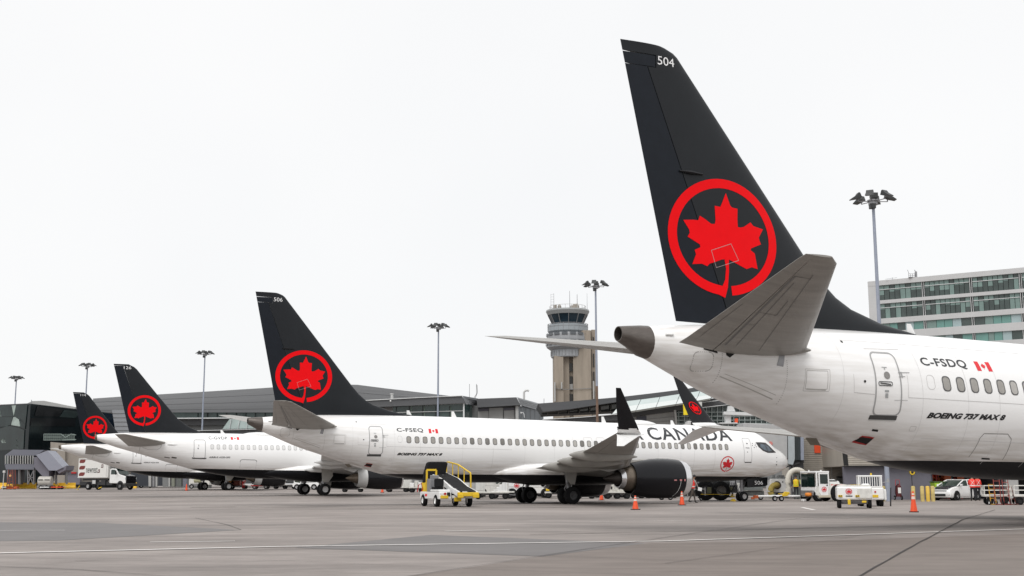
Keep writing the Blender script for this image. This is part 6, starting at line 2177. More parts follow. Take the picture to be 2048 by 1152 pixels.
mb.cyl((1.0, -.3, .6), (1.9, -.3, 1.75), .08, .08, 8); mb.span(-.6, .8, -.7, .1, .62, .95); mb.cyl((.9, .35, .7), (1.0, -.9, 1.1), .05, .05, 6)
mb.build('lift_ram', mat('ram_dark', (.04, .04, .045), .5), t)

# ------------------------------------------------------------------ low equipment cart with emblem and tug behind
def logo_cart():
    p = gp(1716, 1017)
    t = thing('equipment_cart', 'low white cart with a red leaf emblem and hazard plates on its end panel', 'cart', (p.x, p.y, p.z), R(-13))
    mb = MB(); mb.span(-.98, .72, 0, 2.3, .42, 1.08)
    b = mb.build('body', WHITE, t, bevel=.08)
    mb = MB(); mb.span(-.90, .66, .15, 2.2, 1.08, 1.16)
    mb.build('deck', OFFW, b, bevel=.02)
    mb = MB(); mb.span(.0, .70, -.03, .02, .50, .98)
    mb.build('side_box', OFFW, b, bevel=.02)
    leaf_on(b, (-.40, -.03, .84), .16)
    for x in (-.82, .0):
        mb = MB(); mb.span(x - .10, x + .10, -.045, -.005, .56, .66)
        pl = mb.build('hazard_plate', YEL, b)
        for k in range(2):
            mb = MB(); mb.bar((x - .07 + k * .08, -.05, .565), (x - .02 + k * .08, -.05, .655), .012, 0, .03)
            mb.build('hazard_stripe', BLKT, pl)
    put_text(b, 'RAMP 06', lambda u, v: Vector((-.54 + u, -.012, .585 + v)), .30, .06, BLKT, .02) if False else None
    mb = MB(); mb.span(-.56, -.24, -.02, -.004, .585, .635)
    mb.build('number_plate', TEXTC, b)
    for x in (-.86, .60):
        for y in (.35, 1.9): vwheelx(t, (x, y, .26), .26, .16, hub=DARK)
    mb = MB(); mb.span(-.48, -.34, -.10, .02, .18, .44); mb.span(.2, .42, -.04, .05, .28, .38)
    mb.build('tow_hitch', YEL, t, bevel=.02)
    mb = MB(); mb.span(-.8, .6, .3, 2.0, .30, .44); mb.cyl((-.8, .35, .26), (.55, .35, .26), .05, .05, 8)
    mb.build('axle_frame', STEEL, t)
    mb = MB()
    for k in range(5): mb.bar((-.30 + k * .10, .2, 1.165), (-.24 + k * .10, .2, 1.165), .12, 0, .02)
    mb.build('yellow_stripes', YEL, b)
logo_cart()
def cage_tug():
    p = gp(1748, 1013)
    t = thing('baggage_tug', 'white baggage tug with a barred cab and mirror right of the emblem cart', 'tug', (p.x, p.y, p.z), R(-12))
    mb = MB(); mb.span(-.75, .55, 0, 2.6, .35, 1.02); mb.span(.55, .70, .2, 2.4, .3, .92)
    b = mb.build('body', WHITE, t, bevel=.08)
    mb = MB()
    for x in (-.72, .44):
        for y in (.05, 1.3): mb.bar((x, y, 1.0), (x, y, 1.62), .09)
    for z in (1.60, 1.04): mb.bar((-.72, .05, z), (.44, .05, z), .07)
    mb.span(-.78, .50, 0, 1.36, 1.58, 1.66)
    c = mb.build('cab_frame', WHITE, t, bevel=.02)
    for k in range(9):
        mb = MB(); mb.bar((-.62 + k * .12, .03, 1.02), (-.62 + k * .12, .03, 1.60), .04)
        mb.build('bar', WHITE, c)
    mb = MB(); mb.span(-.66, .38, .10, .12, 1.02, 1.56)
    mb.build('rear_window', mat('tug_glass', (.06, .07, .09), .1), c)
    mb = MB(); mb.span(.445, .47, .15, 1.2, 1.02, 1.5)
    mb.build('side_window', MATS['tug_glass'], c)
    mb = MB(); mb.path([(.5, .9, 1.25), (.72, .85, 1.3), (.85, .8, 1.36)], .02, 6); mb.span(.80, .92, .76, .82, 1.28, 1.48)
    mb.build('mirror', HUB, t)
    mb = MB(); mb.cyl((-.05, .3, 1.66), (-.05, .3, 1.78), .05, .04, 8)
    mb.build('beacon', YEL, c)
    for x in (-.6, .42):
        for y in (.45, 2.2): vwheelx(t, (x, y, .33), .33, .22, hub=DARK)
    mb = MB(); mb.span(-.05, .25, -.03, .01, .48, .62)
    mb.build('hazard_plate', YEL, b)
    mb = MB(); mb.cyl((.1, -.01, .78), (.1, -.04, .78), .05, .05, 10)
    mb.build('lamp', REDD, b)
    mb = MB(); mb.span(-.6, -.2, -.35, -.05, 1.05, 1.22)
    mb.build('white_bundle', WHITE, t, bevel=.06)
    mb = MB(); mb.cyl((.95, 1.0, 0), (1.0, 1.0, 1.0), .04, .03, 6)
    mb.build('hose_stand', DARK, t)
cage_tug()

# ------------------------------------------------------------------ aircraft towing tractor
def tractor():
    p = gp(1650, 1003)
    t = thing('aircraft_tractor', 'white aircraft towing tractor with green cab glass and red leaf on its door', 'tractor', (p.x + .05, p.y + .3, gz(p.y + 1)), R(20))
    # x to the right (rear), cab at the left; y away
    mb = MB()
    mb.prism([(-.62, 0, .42), (-.62, 0, .95), (-.55, 0, 1.02), (.45, 0, 1.02), (.55, 0, 1.25), (1.5, 0, 1.18), (2.1, 0, 1.10), (2.6, 0, 1.05), (2.6, 0, .38), (-.3, 0, .30)], (0, 1.9, 0))
    b = mb.build('body', OFFW, t, bevel=.05)
    mb = MB()
    mb.prism([(.45, .15, 1.22), (.50, .15, 1.50), (.95, .15, 1.50), (1.35, .15, 1.36), (1.45, .15, 1.16)], (0, 1.5, 0))
    mb.build('engine_hood', WHITE, t, bevel=.04)
    mb = MB()
    for x in (-.56, .38):
        for y in (.02, 1.85): mb.bar((x, y, .98), (x, y, 1.98), .10)
    mb.span(-.64, .46, -.02, 1.9, 1.94, 2.06)
    c = mb.build('cab_frame', WHITE, t, bevel=.03)
    G = mat('tractor_glass', (.010, .022, .019), .06, var=.6, scale=1.5)
    mb = MB(); mb.span(-.66, -.62, .14, .92, .98, 1.88)
    mb.build('windscreen', G, c)
    mb = MB(); mb.span(-.66, -.62, .98, 1.76, .98, 1.88)
    mb.build('windscreen', G, c)
    mb = MB(); mb.span(-.645, -.56, .06, 1.86, .42, 1.0)
    mb.build('nose_panel', WHITE, c, bevel=.02)
    mb = MB(); mb.prism([(-.40, -.03, .62), (-.28, -.03, .42), (.30, -.03, .42), (.36, -.03, 1.0), (.36, -.03, 1.93), (-.42, -.03, 1.93)], (0, .05, 0))
    d = mb.build('door', WHITE, t, bevel=.01)
    mb = MB(); mb.span(-.32, .30, -.045, -.02, 1.20, 1.85)
    mb.build('door_window', G, d)
    leaf_on(d, (-.02, -.05, .82), .20)
    mb = MB(); mb.span(.18, .28, -.06, -.03, 1.06, 1.14)
    mb.build('door_handle', DARK, d)
    mb = MB(); mb.span(-.45, .5, -.06, .1, .26, .42)
    mb.build('step', mat('cream_paint', (.50, .46, .36), .5), t, bevel=.02)
    vwheel(t, (-.35, .22, .30), .40, .3).location.z = .08
    vwheel(t, (1.05, .10, .56), .56, .36, hub=DARK)
    vwheel(t, (-.35, 1.7, .30), .40, .3).location.z = .08
    vwheel(t, (1.25, 1.75, .56), .56, .36, hub=DARK)
    mb = MB(); mb.lathe([(-.05, .62), (.05, .66)], (1.05, -.02, .56), 'Y', 24)
    mb.build('wheel_arch', OFFW, b)
    mb = MB()
    for k in range(6): mb.bar((1.55 + k * .16, -.02, 1.0), (1.66 + k * .16, -.02, 1.12), .02, 0, .05)
    mb.build('hazard_stripe', YEL, b)
    put_text(b, 'TRACTION', lambda u, v: Vector((.58 + u, .142, 1.33 + v)), .65, .09, BLKT, .02) if False else None
    mb = MB(); mb.span(.56, 1.15, .13, .15, 1.36, 1.44)
    mb.build('lettering_band', TEXTC, b)
    mb = MB(); mb.span(.56, 1.5, -.01, .0, 1.10, 1.14)
    mb.build('red_band', RED, b)
    mb = MB(); mb.lathe([(-.12, .001), (-.10, .2), (.0, .25), (.12, .2), (.14, .001)], (-.95, .5, .46), 'Z', 12)
    mb.build('orange_float', ORGD if False else mat('bright_orange', (.75, .25, .03), .5), t, smooth=60)
    mb = MB(); mb.span(-.80, -.60, .2, 1.7, .40, .75); mb.span(-.90, -.70, 1.0, 1.4, .3, .5)
    mb.build('front_bumper', STEEL, t, bevel=.03)
    mb = MB(); mb.cyl((-.3, 1.3, 2.06), (-.3, 1.3, 2.14), .05, .05, 8); mb.cyl((.0, .3, 2.06), (.0, .3, 2.13), .06, .06, 8)
    mb.build('beacon', WHITE, c)
    mb = MB(); mb.span(-1.1, -.85, .9, 1.2, 0, .16)
    mb.build('chock', WHITE, t, bevel=.03)
tractor()

# tow bar
a, b_ = Vector((16.9, 85.2, 0)), Vector((20.2, 86.0, 0))
t = thing('tow_bar', 'long white tow bar with a yellow wheel bracket ahead of the nose wheel', 'tow bar', (a.x, a.y, gz(a.y)), math.atan2(b_.y - a.y, b_.x - a.x))
L_ = (b_ - a).length + .6
mb = MB(); mb.path([(0, 0, .36), (L_, 0, .34)], .075, 10)
mb.build('bar', WHITE, t, smooth=50)
mb = MB(); mb.prism([(1.9, -.1, .32), (2.2, -.1, .66), (2.55, -.1, .62), (2.35, -.1, .36)], (0, .2, 0)); mb.bar((1.7, 0, .5), (2.6, 0, .5), .06)
mb.build('wheel_bracket', YEL, t, bevel=.02)
for x in (1.85, 1.35): vwheel(t, (x, -.15, .19), .19, .12)
mb = MB(); mb.span(-.15, .15, -.12, .12, .2, .42); mb.span(-.35, -.1, -.05, .05, .15, .3)
mb.build('tow_head', ORGD, t, bevel=.02)

# big wheeled machine behind the nose gear
t = thing('ground_power_unit', 'dark wheeled machine with two big tyres parked under the forward fuselage', 'generator', (13.75, 88.5, gz(88.5)), R(6))
vwheel(t, (.1, -.2, .72), .72, .45, hub=mat('dark_hub', (.05, .05, .055), .5)); vwheel(t, (1.25, -.2, .70), .70, .45, hub=mat('dull_hub', (.12, .115, .11), .5))
mb = MB(); mb.span(-.2, 2.6, 0, 1.6, .6, 1.1); mb.span(.3, 1.1, 0, 1.2, 1.1, 1.5); mb.cyl((1.4, .2, 1.2), (2.0, .2, 1.2), .28, .28, 12)
mb.build('machine_body', mat('machine_dark', (.045, .048, .05), .6, var=.4, scale=4), t, bevel=.04)
mb = MB(); mb.path([(-.3, -.5, .45), (2.4, -.5, .42)], .018, 6); mb.span(1.9, 2.2, -.5, -.4, .25, .36)
mb.build('yellow_bar', YEL, t)
mb = MB(); mb.span(.2, .5, -.5, -.42, .5, .95); mb.span(1.7, 2.2, -.1, .1, .7, .95)
mb.build('control_panel', mat('dull_olive', (.12, .12, .07), .6), t, bevel=.02)
mb = MB()
for k in range(6): mb.cyl((1.5 + k * .16, -.02, .85), (1.5 + k * .16, -.02, 1.35 - .05 * (k % 3)), .03, .03, 6)
mb.build('pipes', STEEL, t)

t = thing('trolley_frame', 'white tubular trolley frame between the walking worker and the big tyres', 'trolley', (11.95, 88.0, gz(88)), R(4))
mb = MB()
for z in (.30, .82): mb.bar((0, 0, z), (1.9, 0, z), .05)
for x in (.0, .62, 1.9): mb.bar((x, 0, .2), (x, 0, .95), .05)
mb.bar((0, 1, .3), (1.9, 1, .3), .05); mb.bar((0, 0, .3), (0, 1, .3), .05); mb.bar((1.9, 0, .3), (1.9, 1, .3), .05)
mb.build('frame', GREYL, t)
mb = MB(); mb.span(.1, 1.8, .1, .9, .32, .75)
mb.build('load', mat('dark_load', (.06, .055, .055), .7), t, bevel=.05)
for x in (.2, 1.6): vwheel(t, (x, 0, .14), .14, .08)

t = thing('equipment_boxes', 'grey green metal boxes on a low cart right behind the nose wheel', 'boxes', (17.1, 90.0, gz(90)), 0)
GRG = mat('grey_green_metal', (.22, .24, .235), .5, var=.2, scale=3)
mb = MB(); mb.span(-.2, 1.3, 0, 1.0, .68, 1.0)
mb.build('box', GRG, t, bevel=.03)
mb = MB(); mb.span(.1, .5, -.05, 0, 1.0, 1.08); mb.span(.7, 1.1, 0, .5, 1.0, 1.12)
mb.build('lid', GREYL, t, bevel=.02)
mb = MB(); mb.span(-.3, 1.4, .1, .9, .30, .66)
mb.build('undercarriage', mat('mottled_grey', (.13, .135, .13), .6, var=.5, scale=7), t, bevel=.04)
for x in (0, 1.1): vwheel(t, (x, 0, .2), .2, .14)

# preconditioned air unit with hoses
t = thing('air_conditioning_unit', 'long white air unit on wheels behind the nose, yellow hose plugged in its end', 'air unit', (20.40, 96.5, gz(96.5)), 0)
mb = MB(); mb.span(-.1, 3.3, 0, 1.6, .45, 1.50)
b = mb.build('housing', WHITE, t, bevel=.05)
mb = MB(); mb.span(1.4, 1.9, -.02, 0, .85, 1.25); mb.span(2.05, 2.08, -.02, 0, .55, 1.38)
mb.build('hatch', GREYL, b)
mb = MB(); mb.cyl((.45, -.02, 1.0), (.45, .02, 1.0), .32, .32, 20)
mb.build('hose_port', mat('dark_brown_port', (.05, .03, .02), .7), b)
mb = MB(); mb.cyl((.9, -.03, 1.25), (.9, .0, 1.25), .05, .05, 8); mb.span(2.4, 2.5, -.02, 0, .9, 1.05)
mb.build('gauge', DARK, b)
mb = MB(); mb.span(0, 3.2, .1, 1.5, .28, .45)
mb.build('chassis', STEEL, t)
for x in (.5, 1.2, 2.2, 2.9): vwheel(t, (x, .05, .2), .2, .15)
mb = MB(); mb.span(-.2, 1.2, .1, 1.2, 1.42, 1.62); mb.cyl((.3, .4, 1.62), (.3, .4, 1.8), .1, .1, 8); mb.span(.6, 1.1, .2, .6, 1.6, 1.78)
mb.build('top_fittings', mat('pale_grey_fitting', (.30, .31, .31), .5, var=.4, scale=6), t, bevel=.02)
t = thing('yellow_air_hose', 'dull yellow ribbed air hose hanging from the white air unit', 'hose', (20.70, 96.2, gz(96.2)), 0)
mb = MB()
P = [(.15, .2, 1.0), (0, .0, 1.02), (-.25, -.1, .95), (-.42, -.12, .75), (-.45, -.12, .5), (-.40, -.12, .28), (-.36, -.1, .12)]
PP, RR = [], []
for i in range(len(P) - 1):
    for k in range(4):
        f = k / 4
        PP.append(tuple(P[i][j] + (P[i + 1][j] - P[i][j]) * f for j in range(3))); RR.append(.24 if k % 2 else .21)
mb.path(PP, RR, 14)
mb.build('hose', [mat('hose_yellow', (.34, .26, .06), .7, var=.25, scale=5)], t, smooth=80)
mb = MB(); mb.path([(-.36, -.1, .32), (-.34, -.1, .1), (-.2, -.1, .06)], [.25, .26, .26], 12)
mb.build('hose_end', mat('hose_green_grey', (.28, .32, .24), .7), t, smooth=60)
# white arched hose
p0 = at(1575.5, 962, 93); p1 = at(1614, 962, 93)
t = thing('arched_air_hose', 'fat white ribbed hose arching beside the jet bridge leg', 'hose', (p0.x, 93, gz(93)), 0)
w = p1.x - p0.x
top_ = at(1590, 938.5, 93).z - gz(93)
PP, RR = [], []
for i in range(41):
    a = PI * i / 40
    PP.append((w / 2 - w / 2 * math.cos(a) * 1.0, 0, 1.2 + (top_ - 1.25) * math.sin(a) ** .8)); RR.append(.19 + .022 * (i % 2))
PP = [(0, 0, .3), (0, 0, .8)] + PP + [(w, 0, .8), (w, 0, .3)]
RR = [.2, .2] + RR + [.2, .2]
mb = MB(); mb.path(PP, RR, 12)
mb.build('hose', mat('hose_cream', (.62, .59, .52), .7, var=.12, scale=4), t, smooth=40)
mb = MB(); mb.span(w * .35, w * .62, .1, .5, 0, top_ - .1)
mb.build('hose_post', mat('grey_green_post', (.13, .15, .14), .6), t, bevel=.03)
mb = MB(); mb.span(w * .5, w * .75, .0, .1, 1.1, 1.45)
mb.build('yellow_tag', mat('faded_lime', (.45, .48, .22), .6), t)

# ------------------------------------------------------------------ bollards, wall equipment, sign
PB = mat('faded_bollard_yellow', (.55, .43, .16), .7, var=.3, scale=3)
for i, (px, lb) in enumerate(((1781.5, 'worn yellow bollard at the left, apart from the others beside the mast foot'), (1827.5, 'worn yellow bollard directly behind the banded cone'),
                              (1845.5, 'first of three close yellow bollards right of the red canister'), (1856.5, 'brighter middle one of three close yellow bollards'), (1866.5, 'last of three close yellow bollards, in front of the bay opening'))):
    p = gp(px, 1003)
    mb = MB(); mb.lathe([(0, .13), (.98, .13), (1.02, .10), (1.04, .001)], (0, 0, 0), 'Z', 16)
    o = mb.build('bollard', mat('bright_bollard_yellow', (.70, .46, .07), .6, var=.15) if i == 3 else PB, smooth=40, loc=(p.x, p.y + (1.5 if i == 0 else 0), p.z))
    tag(o, lb, 'bollard', 'yellow bollards before the violet wall')
p = gp(1812, 1001)
t = thing('fire_extinguisher_cart', 'dark red wheeled fire extinguisher against the violet wall', 'extinguisher', (p.x, p.y + 1.6, p.z), 0)
mb = MB(); mb.lathe([(.25, .001), (.25, .21), (1.0, .21), (1.12, .07), (1.18, .05), (1.18, .001)], (0, 0, 0), 'Z', 16)
mb.build('cylinder', mat('extinguisher_maroon', (.09, .012, .015), .4), t, smooth=40)
mb = MB(); mb.path([(-.15, .1, .2), (-.15, .1, 1.2), (-.13, .1, 1.45), (.13, .1, 1.45), (.15, .1, 1.2), (.15, .1, .2)], .02, 6)
mb.build('handle_frame', REDD, t)
mb = MB(); mb.path([(0, -.1, 1.15), (-.22, -.12, 1.0), (-.28, -.1, .6), (-.22, -.1, .25)], .02, 6)
mb.build('hose', RUB, t)
mb = MB(); mb.span(-.09, .12, -.225, -.20, .5, .9)
mb.build('instruction_plate', SILV, t)
for x in (-.26, .26): vwheelx(t, (x, .1, .17), .17, .07)
p = gp(1835, 1002)
t = thing('red_canister', 'squat dark red canister between two yellow bollards', 'canister', (p.x, p.y + 1.0, p.z), 0)
mb = MB(); mb.lathe([(0, .001), (0, .12), (.1, .13), (.62, .13), (.70, .08), (.70, .001)], (0, 0, 0), 'Z', 14)
mb.build('canister_body', REDD, t, smooth=40)
mb = MB(); mb.span(-.05, .05, -.04, .04, .70, .80); mb.span(-.1, .1, -.145, -.13, .3, .45)
mb.build('valve', REDD, t)
p = gp(1827, 1001)
t = thing('round_warning_sign', 'round yellow and black sign on a thin post behind the bollards', 'sign', (p.x + .62, p.y + 2.0, gz(p.y + 2)), 0)
mb = MB(); mb.cyl((0, 0, 0), (0, 0, 2.0), .025, .025, 6)
mb.build('post', DARK, t)
mb = MB(); mb.cyl((.05, -.03, 1.98), (.05, 0, 1.98), .23, .23, 20)
s_ = mb.build('sign_plate', YEL, t)
mb = MB(); mb.lathe([(-.035, .23), (-.035, .19)], (.05, 0, 1.98), 'Y', 20); mb.cyl((.05, -.04, 1.98), (.05, -.032, 1.98), .10, .10, 12)
mb.build('sign_mark', BLKT, s_)

# green bin
p = gp(1921, 1002)
t = thing('green_bin', 'bright green wheeled bin behind the hatchback bonnet', 'bin', (p.x - .1, p.y + 3.2, gz(p.y + 3)), 0)
mb = MB(); mb.prism([(-.42, 0, .25), (.85, 0, .25), (.95, 0, 1.25), (-.52, 0, 1.25)], (0, 1.0, 0))
bb = mb.build('bin_body', GREEN, t, bevel=.04)
mb = MB(); mb.span(-.56, .99, -.04, 1.04, 1.25, 1.33)
mb.build('lid', mat('bin_dark_green', (.05, .10, .02), .6), t, bevel=.02)
mb = MB(); mb.span(-.25, .25, -.012, 0, .8, 1.0)
mb.build('notice', YEL, bb)
for x in (-.3, .7): vwheel(t, (x, .1, .12), .12, .06)

# ------------------------------------------------------------------ white hatchback
def loft_sections(mb, secs, mi=0):
    n = len(secs[0]); vv = []
    for s in secs: vv += s
    ff = []
    for i in range(len(secs) - 1):
        for k in range(n):
            ff.append((i * n + k, i * n + (k + 1) % n, (i + 1) * n + (k + 1) % n, (i + 1) * n + k))
    ff += [tuple(range(n)), tuple(range(len(vv) - 1, len(vv) - n - 1, -1))]
    mb.add(vv, ff, mi)

def hatchback(loc, rz):
    t = thing('hatchback_car', 'white hatchback with a dark bonnet cover, two workers leaning on its side', 'car', loc, rz)
    # x forward, length 4.0
    prof = [  # x, z_low, z_belt, halfwidth low, halfwidth belt
        (2.00, .35, .62, .62, .55), (1.90, .22, .74, .78, .70), (1.55, .18, .90, .84, .78), (.95, .17, 1.0, .86, .82), (.0, .17, 1.02, .86, .84),
        (-1.0, .17, 1.06, .86, .84), (-1.6, .20, 1.08, .85, .80), (-1.9, .28, 1.0, .78, .72), (-1.98, .40, .85, .68, .62)]
    secs = []
    for x, zl, zb_, wl_, wb in prof:
        secs.append([(x, -wl_ * .92, zl), (x, -wl_, zl + .12), (x, -wl_ * 1.01, (zl + zb_) / 2), (x, -wb, zb_ - .04), (x, -wb * .9, zb_),
                     (x, wb * .9, zb_), (x, wb, zb_ - .04), (x, wl_ * 1.01, (zl + zb_) / 2), (x, wl_, zl + .12), (x, wl_ * .92, zl)])
    mb = MB(); loft_sections(mb, secs)
    b = mb.build('body', WHITE, t, smooth=35)
    # greenhouse
    cab = [(1.05, .98, .80, .98), (.45, .98, .80, 1.30), (.10, 1.0, .80, 1.42), (-.7, 1.0, .80, 1.45), (-1.35, 1.02, .78, 1.38), (-1.75, 1.02, .74, 1.15)]
    secs = []
    for x, zb_, w_, zr in cab:
        k = .80 if zr > 1.2 else .97
        secs.append([(x, -w_, zb_), (x, -w_ * (k + (1 - k) * .3), zr - .06), (x, -w_ * k * .85, zr), (x, w_ * k * .85, zr), (x, w_ * (k + (1 - k) * .3), zr - .06), (x, w_, zb_)])
    mb = MB(); loft_sections(mb, secs)
    G = mat('car_glass', (.03, .05, .045), .05, var=.5, scale=2)
    mb.build('window_glass', G, t, smooth=30)
    mb = MB()
    for sg in (1, -1):
        mb.path([(1.10, .80 * sg, 1.0), (.45, .72 * sg, 1.28), (.08, .66 * sg, 1.41), (-.7, .66 * sg, 1.44), (-1.35, .64 * sg, 1.38), (-1.78, .72 * sg, 1.12)], .05, 6)
        mb.bar((-.25, .82 * sg, 1.0), (-.30, .68 * sg, 1.40), .07)
        mb.bar((-1.15, .81 * sg, 1.0), (-1.3, .66 * sg, 1.36), .10)
    mb.prism([(.12, -.62, 1.415), (.12, .62, 1.415), (-1.35, .60, 1.385), (-1.35, -.60, 1.385)], (0, 0, .05))
    mb.build('roof', WHITE, t, bevel=.02)
    mb = MB()
    mb.add([(1.88, -.55, .775), (1.88, .55, .775), (1.50, .66, .925), (.98, .72, 1.015), (.98, -.72, 1.015), (1.50, -.66, .925)], [(0, 1, 2, 5), (5, 2, 3, 4)])
    mb.build('bonnet_cover', mat('bonnet_black', (.02, .022, .03), .3), b, fix=True)
    mb = MB(); mb.span(1.90, 2.03, -.42, .42, .30, .46)
    mb.build('grille', DARK, b, bevel=.03)
    mb = MB(); mb.span(1.88, 2.0, -.5, .5, .62, .70)
    mb.build('upper_grille', DARK, b, bevel=.02)
    for sg in (1, -1):
        mb = MB(); mb.lathe([(-.02, .001), (0, .09), (.05, .12), (.07, .001)], (1.72, .58 * sg, .74), 'X', 10)
        mb.build('headlight', mat('lamp_glass', (.5, .55, .55), .1), b, smooth=60)
        mb = MB(); mb.prism([(1.93, .55 * sg, .36), (1.93, .70 * sg, .36), (1.90, .66 * sg, .52)], (.04, 0, 0))
        mb.build('fog_lamp', DARK, b)
        mb = MB(); mb.span(.72, .88, .88 * sg, 1.02 * sg, 1.0, 1.14)
        mb.build('door_mirror', WHITE, b, bevel=.03)
        mb = MB()
        for (a, c) in (((.95, .3), (.95, .98)), ((-.25, .28), (-.25, 1.0)), ((-1.1, .4), (-1.1, 1.0)), ((.95, .3), (-.9, .28))):
            mb.bar((a[0], .868 * sg, a[1]), (c[0], .868 * sg, c[1]), .008)
        mb.build('door_seam', LINE, b)
        for x in (1.25, -1.25): vwheel(t, (x, .785 * sg, .31), .31, .2)
        for x in (1.25, -1.25):
            mb = MB(); mb.lathe([(-.10, .36), (.10 if sg > 0 else -.10, .36), (0, .36)], (x, .78 * sg, .32), 'Y', 20)
            mb.cyl((x, .70 * sg, .32), (x, .870 * sg, .32), .37, .37, 24)
            mb.build('wheel_arch', DARK, b, smooth=40)
    mb = MB(); mb.cyl((.0, -.3, 1.45), (-.03, -.3, 1.62), .02, .02, 6)
    mb.build('roof_aerial', TEXTC, t)
    mb = MB(); mb.span(.3, .8, -.55, .55, 1.0, 1.03)
    return t
p = gp(1923, 1002)
hatchback((p.x + .75, p.y + 3.0, gz(p.y + 3.0)), R(180 + 38))

# ------------------------------------------------------------------ dollies and hand trucks at the right edge
def dolly(loc, rz, label, L=2.0, crate=True):
    t = thing('baggage_dolly', label, 'dolly', loc, rz)
    mb = MB(); mb.span(0, L, 0, 1.4, .46, .58)
    d = mb.build('deck', OFFW, t, bevel=.02)
    mb = MB()
    for x in (.02, L - .06):
        for z in (.80, 1.08): mb.bar((x, .02, z), (x, 1.38, z), .05)
        for y in (.05, .7, 1.35): mb.bar((x, y, .55), (x, y, 1.1), .05)
    for z in (.82, 1.08): mb.bar((0, 1.36, z), (L, 1.36, z), .05)
    mb.build('rail', OFFW, t)
    if crate:
        mb = MB(); mb.prism([(L * .52, .1, .60), (L * .98, .1, .60), (L * .98, .1, 1.05), (L * .92, .1, 1.12), (L * .58, .1, 1.12), (L * .52, .1, 1.02)], (0, .9, 0))
        mb.build('end_panel', WHITE, t, bevel=.05)
    for x in (.3, L - .3):
        for y in (.1, 1.3): vwheel(t, (x, y, .22), .22, .12, hub=DARK)
    mb = MB(); mb.cyl((.3, .1, .22), (.3, 1.3, .22), .04, .04, 6); mb.cyl((L - .3, .1, .22), (L - .3, 1.3, .22), .04, .04, 6); mb.span(.2, L - .2, .5, .9, .3, .46)
    mb.build('axle', STEEL, t)
    return t
p = gp(1974, 1010)
dolly((p.x, p.y + .3, p.z), R(-14), 'cream baggage dolly loaded with hand trucks right of the two workers', 1.5, False)
dolly((p.x + 1.50, p.y - .2, p.z), R(-12), 'cream baggage dolly with a white end panel at the right edge', 1.9, True)
def hand_truck(loc, rz, m, h, label, lean=.15):
    t = thing('hand_truck', label, 'hand truck', loc, rz)
    mb = MB()
    for y in (-.16, .16): mb.path([(0, y, .12), (lean * .6, y, h * .6), (lean, y, h)], .022, 6)
    for f in (.25, .5, .75, 1): mb.bar((lean * f, -.16, .12 + (h - .12) * f), (lean * f, .16, .12 + (h - .12) * f), .03)
    mb.build('frame', m, t)
    mb = MB(); mb.box((-.12, 0, .05), (.28, .4, .03))
    mb.build('toe_plate', m, t)
    for y in (-.2, .2): vwheel(t, (.06, y, .13), .13, .06, hub=WHITE)
    return t
q = Vector((p.x, p.y - .15, p.z))
hand_truck(tuple(q + Vector((.28, -.1, 0))), R(95), mat('mustard_paint', (.55, .30, .03), .6), 1.15, 'mustard yellow hand truck leaning on the cream dolly')
hand_truck(tuple(q + Vector((.52, -.15, 0))), R(80), mat('brick_red_paint', (.28, .05, .04), .6), 1.75, 'tall brick red hand truck beside the mustard one')
hand_truck(tuple(q + Vector((1.02, -.15, 0))), R(85), MATS['brick_red_paint'], 1.65, 'brick red hand truck with a white wheel near the gap between two dollies')
hand_truck(tuple(q + Vector((1.42, .0, 0))), R(100), mat('dark_red_brown', (.14, .04, .03), .6), 1.0, 'low dark brown hand truck by the white end panel', .3)

# ------------------------------------------------------------------ vehicles under the middle airliner
def flat_cart(loc, rz, L, label, m=OFFW, load=None, wheels=2, h=.45, group=None):
    t = thing('flat_cart', label, 'cart', loc, rz, group)
    mb = MB(); mb.span(0, L, 0, 1.3, h, h + .12)
    mb.build('deck', m, t, bevel=.02)
    for i in range(wheels):
        x = .3 + (L - .6) * i / max(1, wheels - 1)
        for y in (.1, 1.2): vwheel(t, (x, y, .24), .24, .14, hub=DARK)
    mb = MB(); mb.span(.2, L - .2, .4, .9, .3, h); mb.bar((L, .65, .35), (L + .5, .65, .3), .06)
    mb.build('drawbar', STEEL, t)
    if load: load(t)
    return t
def van(loc, rz, label, L=4.6, m=WHITE, emblem=True, cat='van', h=1.9):
    t = thing('service_van', label, cat, loc, rz)
    mb = MB(); mb.prism([(0, 0, .35), (0, 0, h * .98), (.1, 0, h), (L * .66, 0, h), (L * .80, 0, h * .62), (L * .97, 0, h * .55), (L, 0, h * .45), (L, 0, .35)], (0, 1.8, 0))
    b = mb.build('body', m, t, bevel=.07)
    for y, s in ((-.015, -1), (1.80, 1)):
        mb = MB(); mb.prism([(L * .50, y, h * .62), (L * .50, y, h * .90), (L * .645, y, h * .90), (L * .745, y, h * .62)], (0, .015, 0))
        mb.build('side_window', mat('car_glass', (.03, .05, .045), .05), b)
        mb = MB(); mb.bar((L * .48, y, .42), (L * .48, y, h * .92), .012); mb.bar((.1, y, h * .55), (L * .95, y, h * .52), .012)
        mb.build('door_seam', LINE, b)
    mb = MB(); mb.prism([(L * .672, .12, h * .95), (L * .672, 1.68, h * .95), (L * .798, 1.68, h * .64), (L * .798, .12, h * .64)], (.02, 0, .015))
    mb.build('windscreen', MATS['car_glass'], b)
    for x in (L * .17, L * .82):
        for y in (.06, 1.74): vwheel(t, (x, y, .34), .34, .2)
        mb = MB(); mb.cyl((x, -.012, .36), (x, .02, .36), .42, .42, 20)
        mb.build('wheel_arch', DARK, b)
    if emblem: leaf_on(b, (L * .26, -.02, h * .60), .22)
    return t
van((-.75, 99.0, gz(99)), R(4), 'white service van with a round leaf emblem left of the main wheels', 4.2, h=1.65)
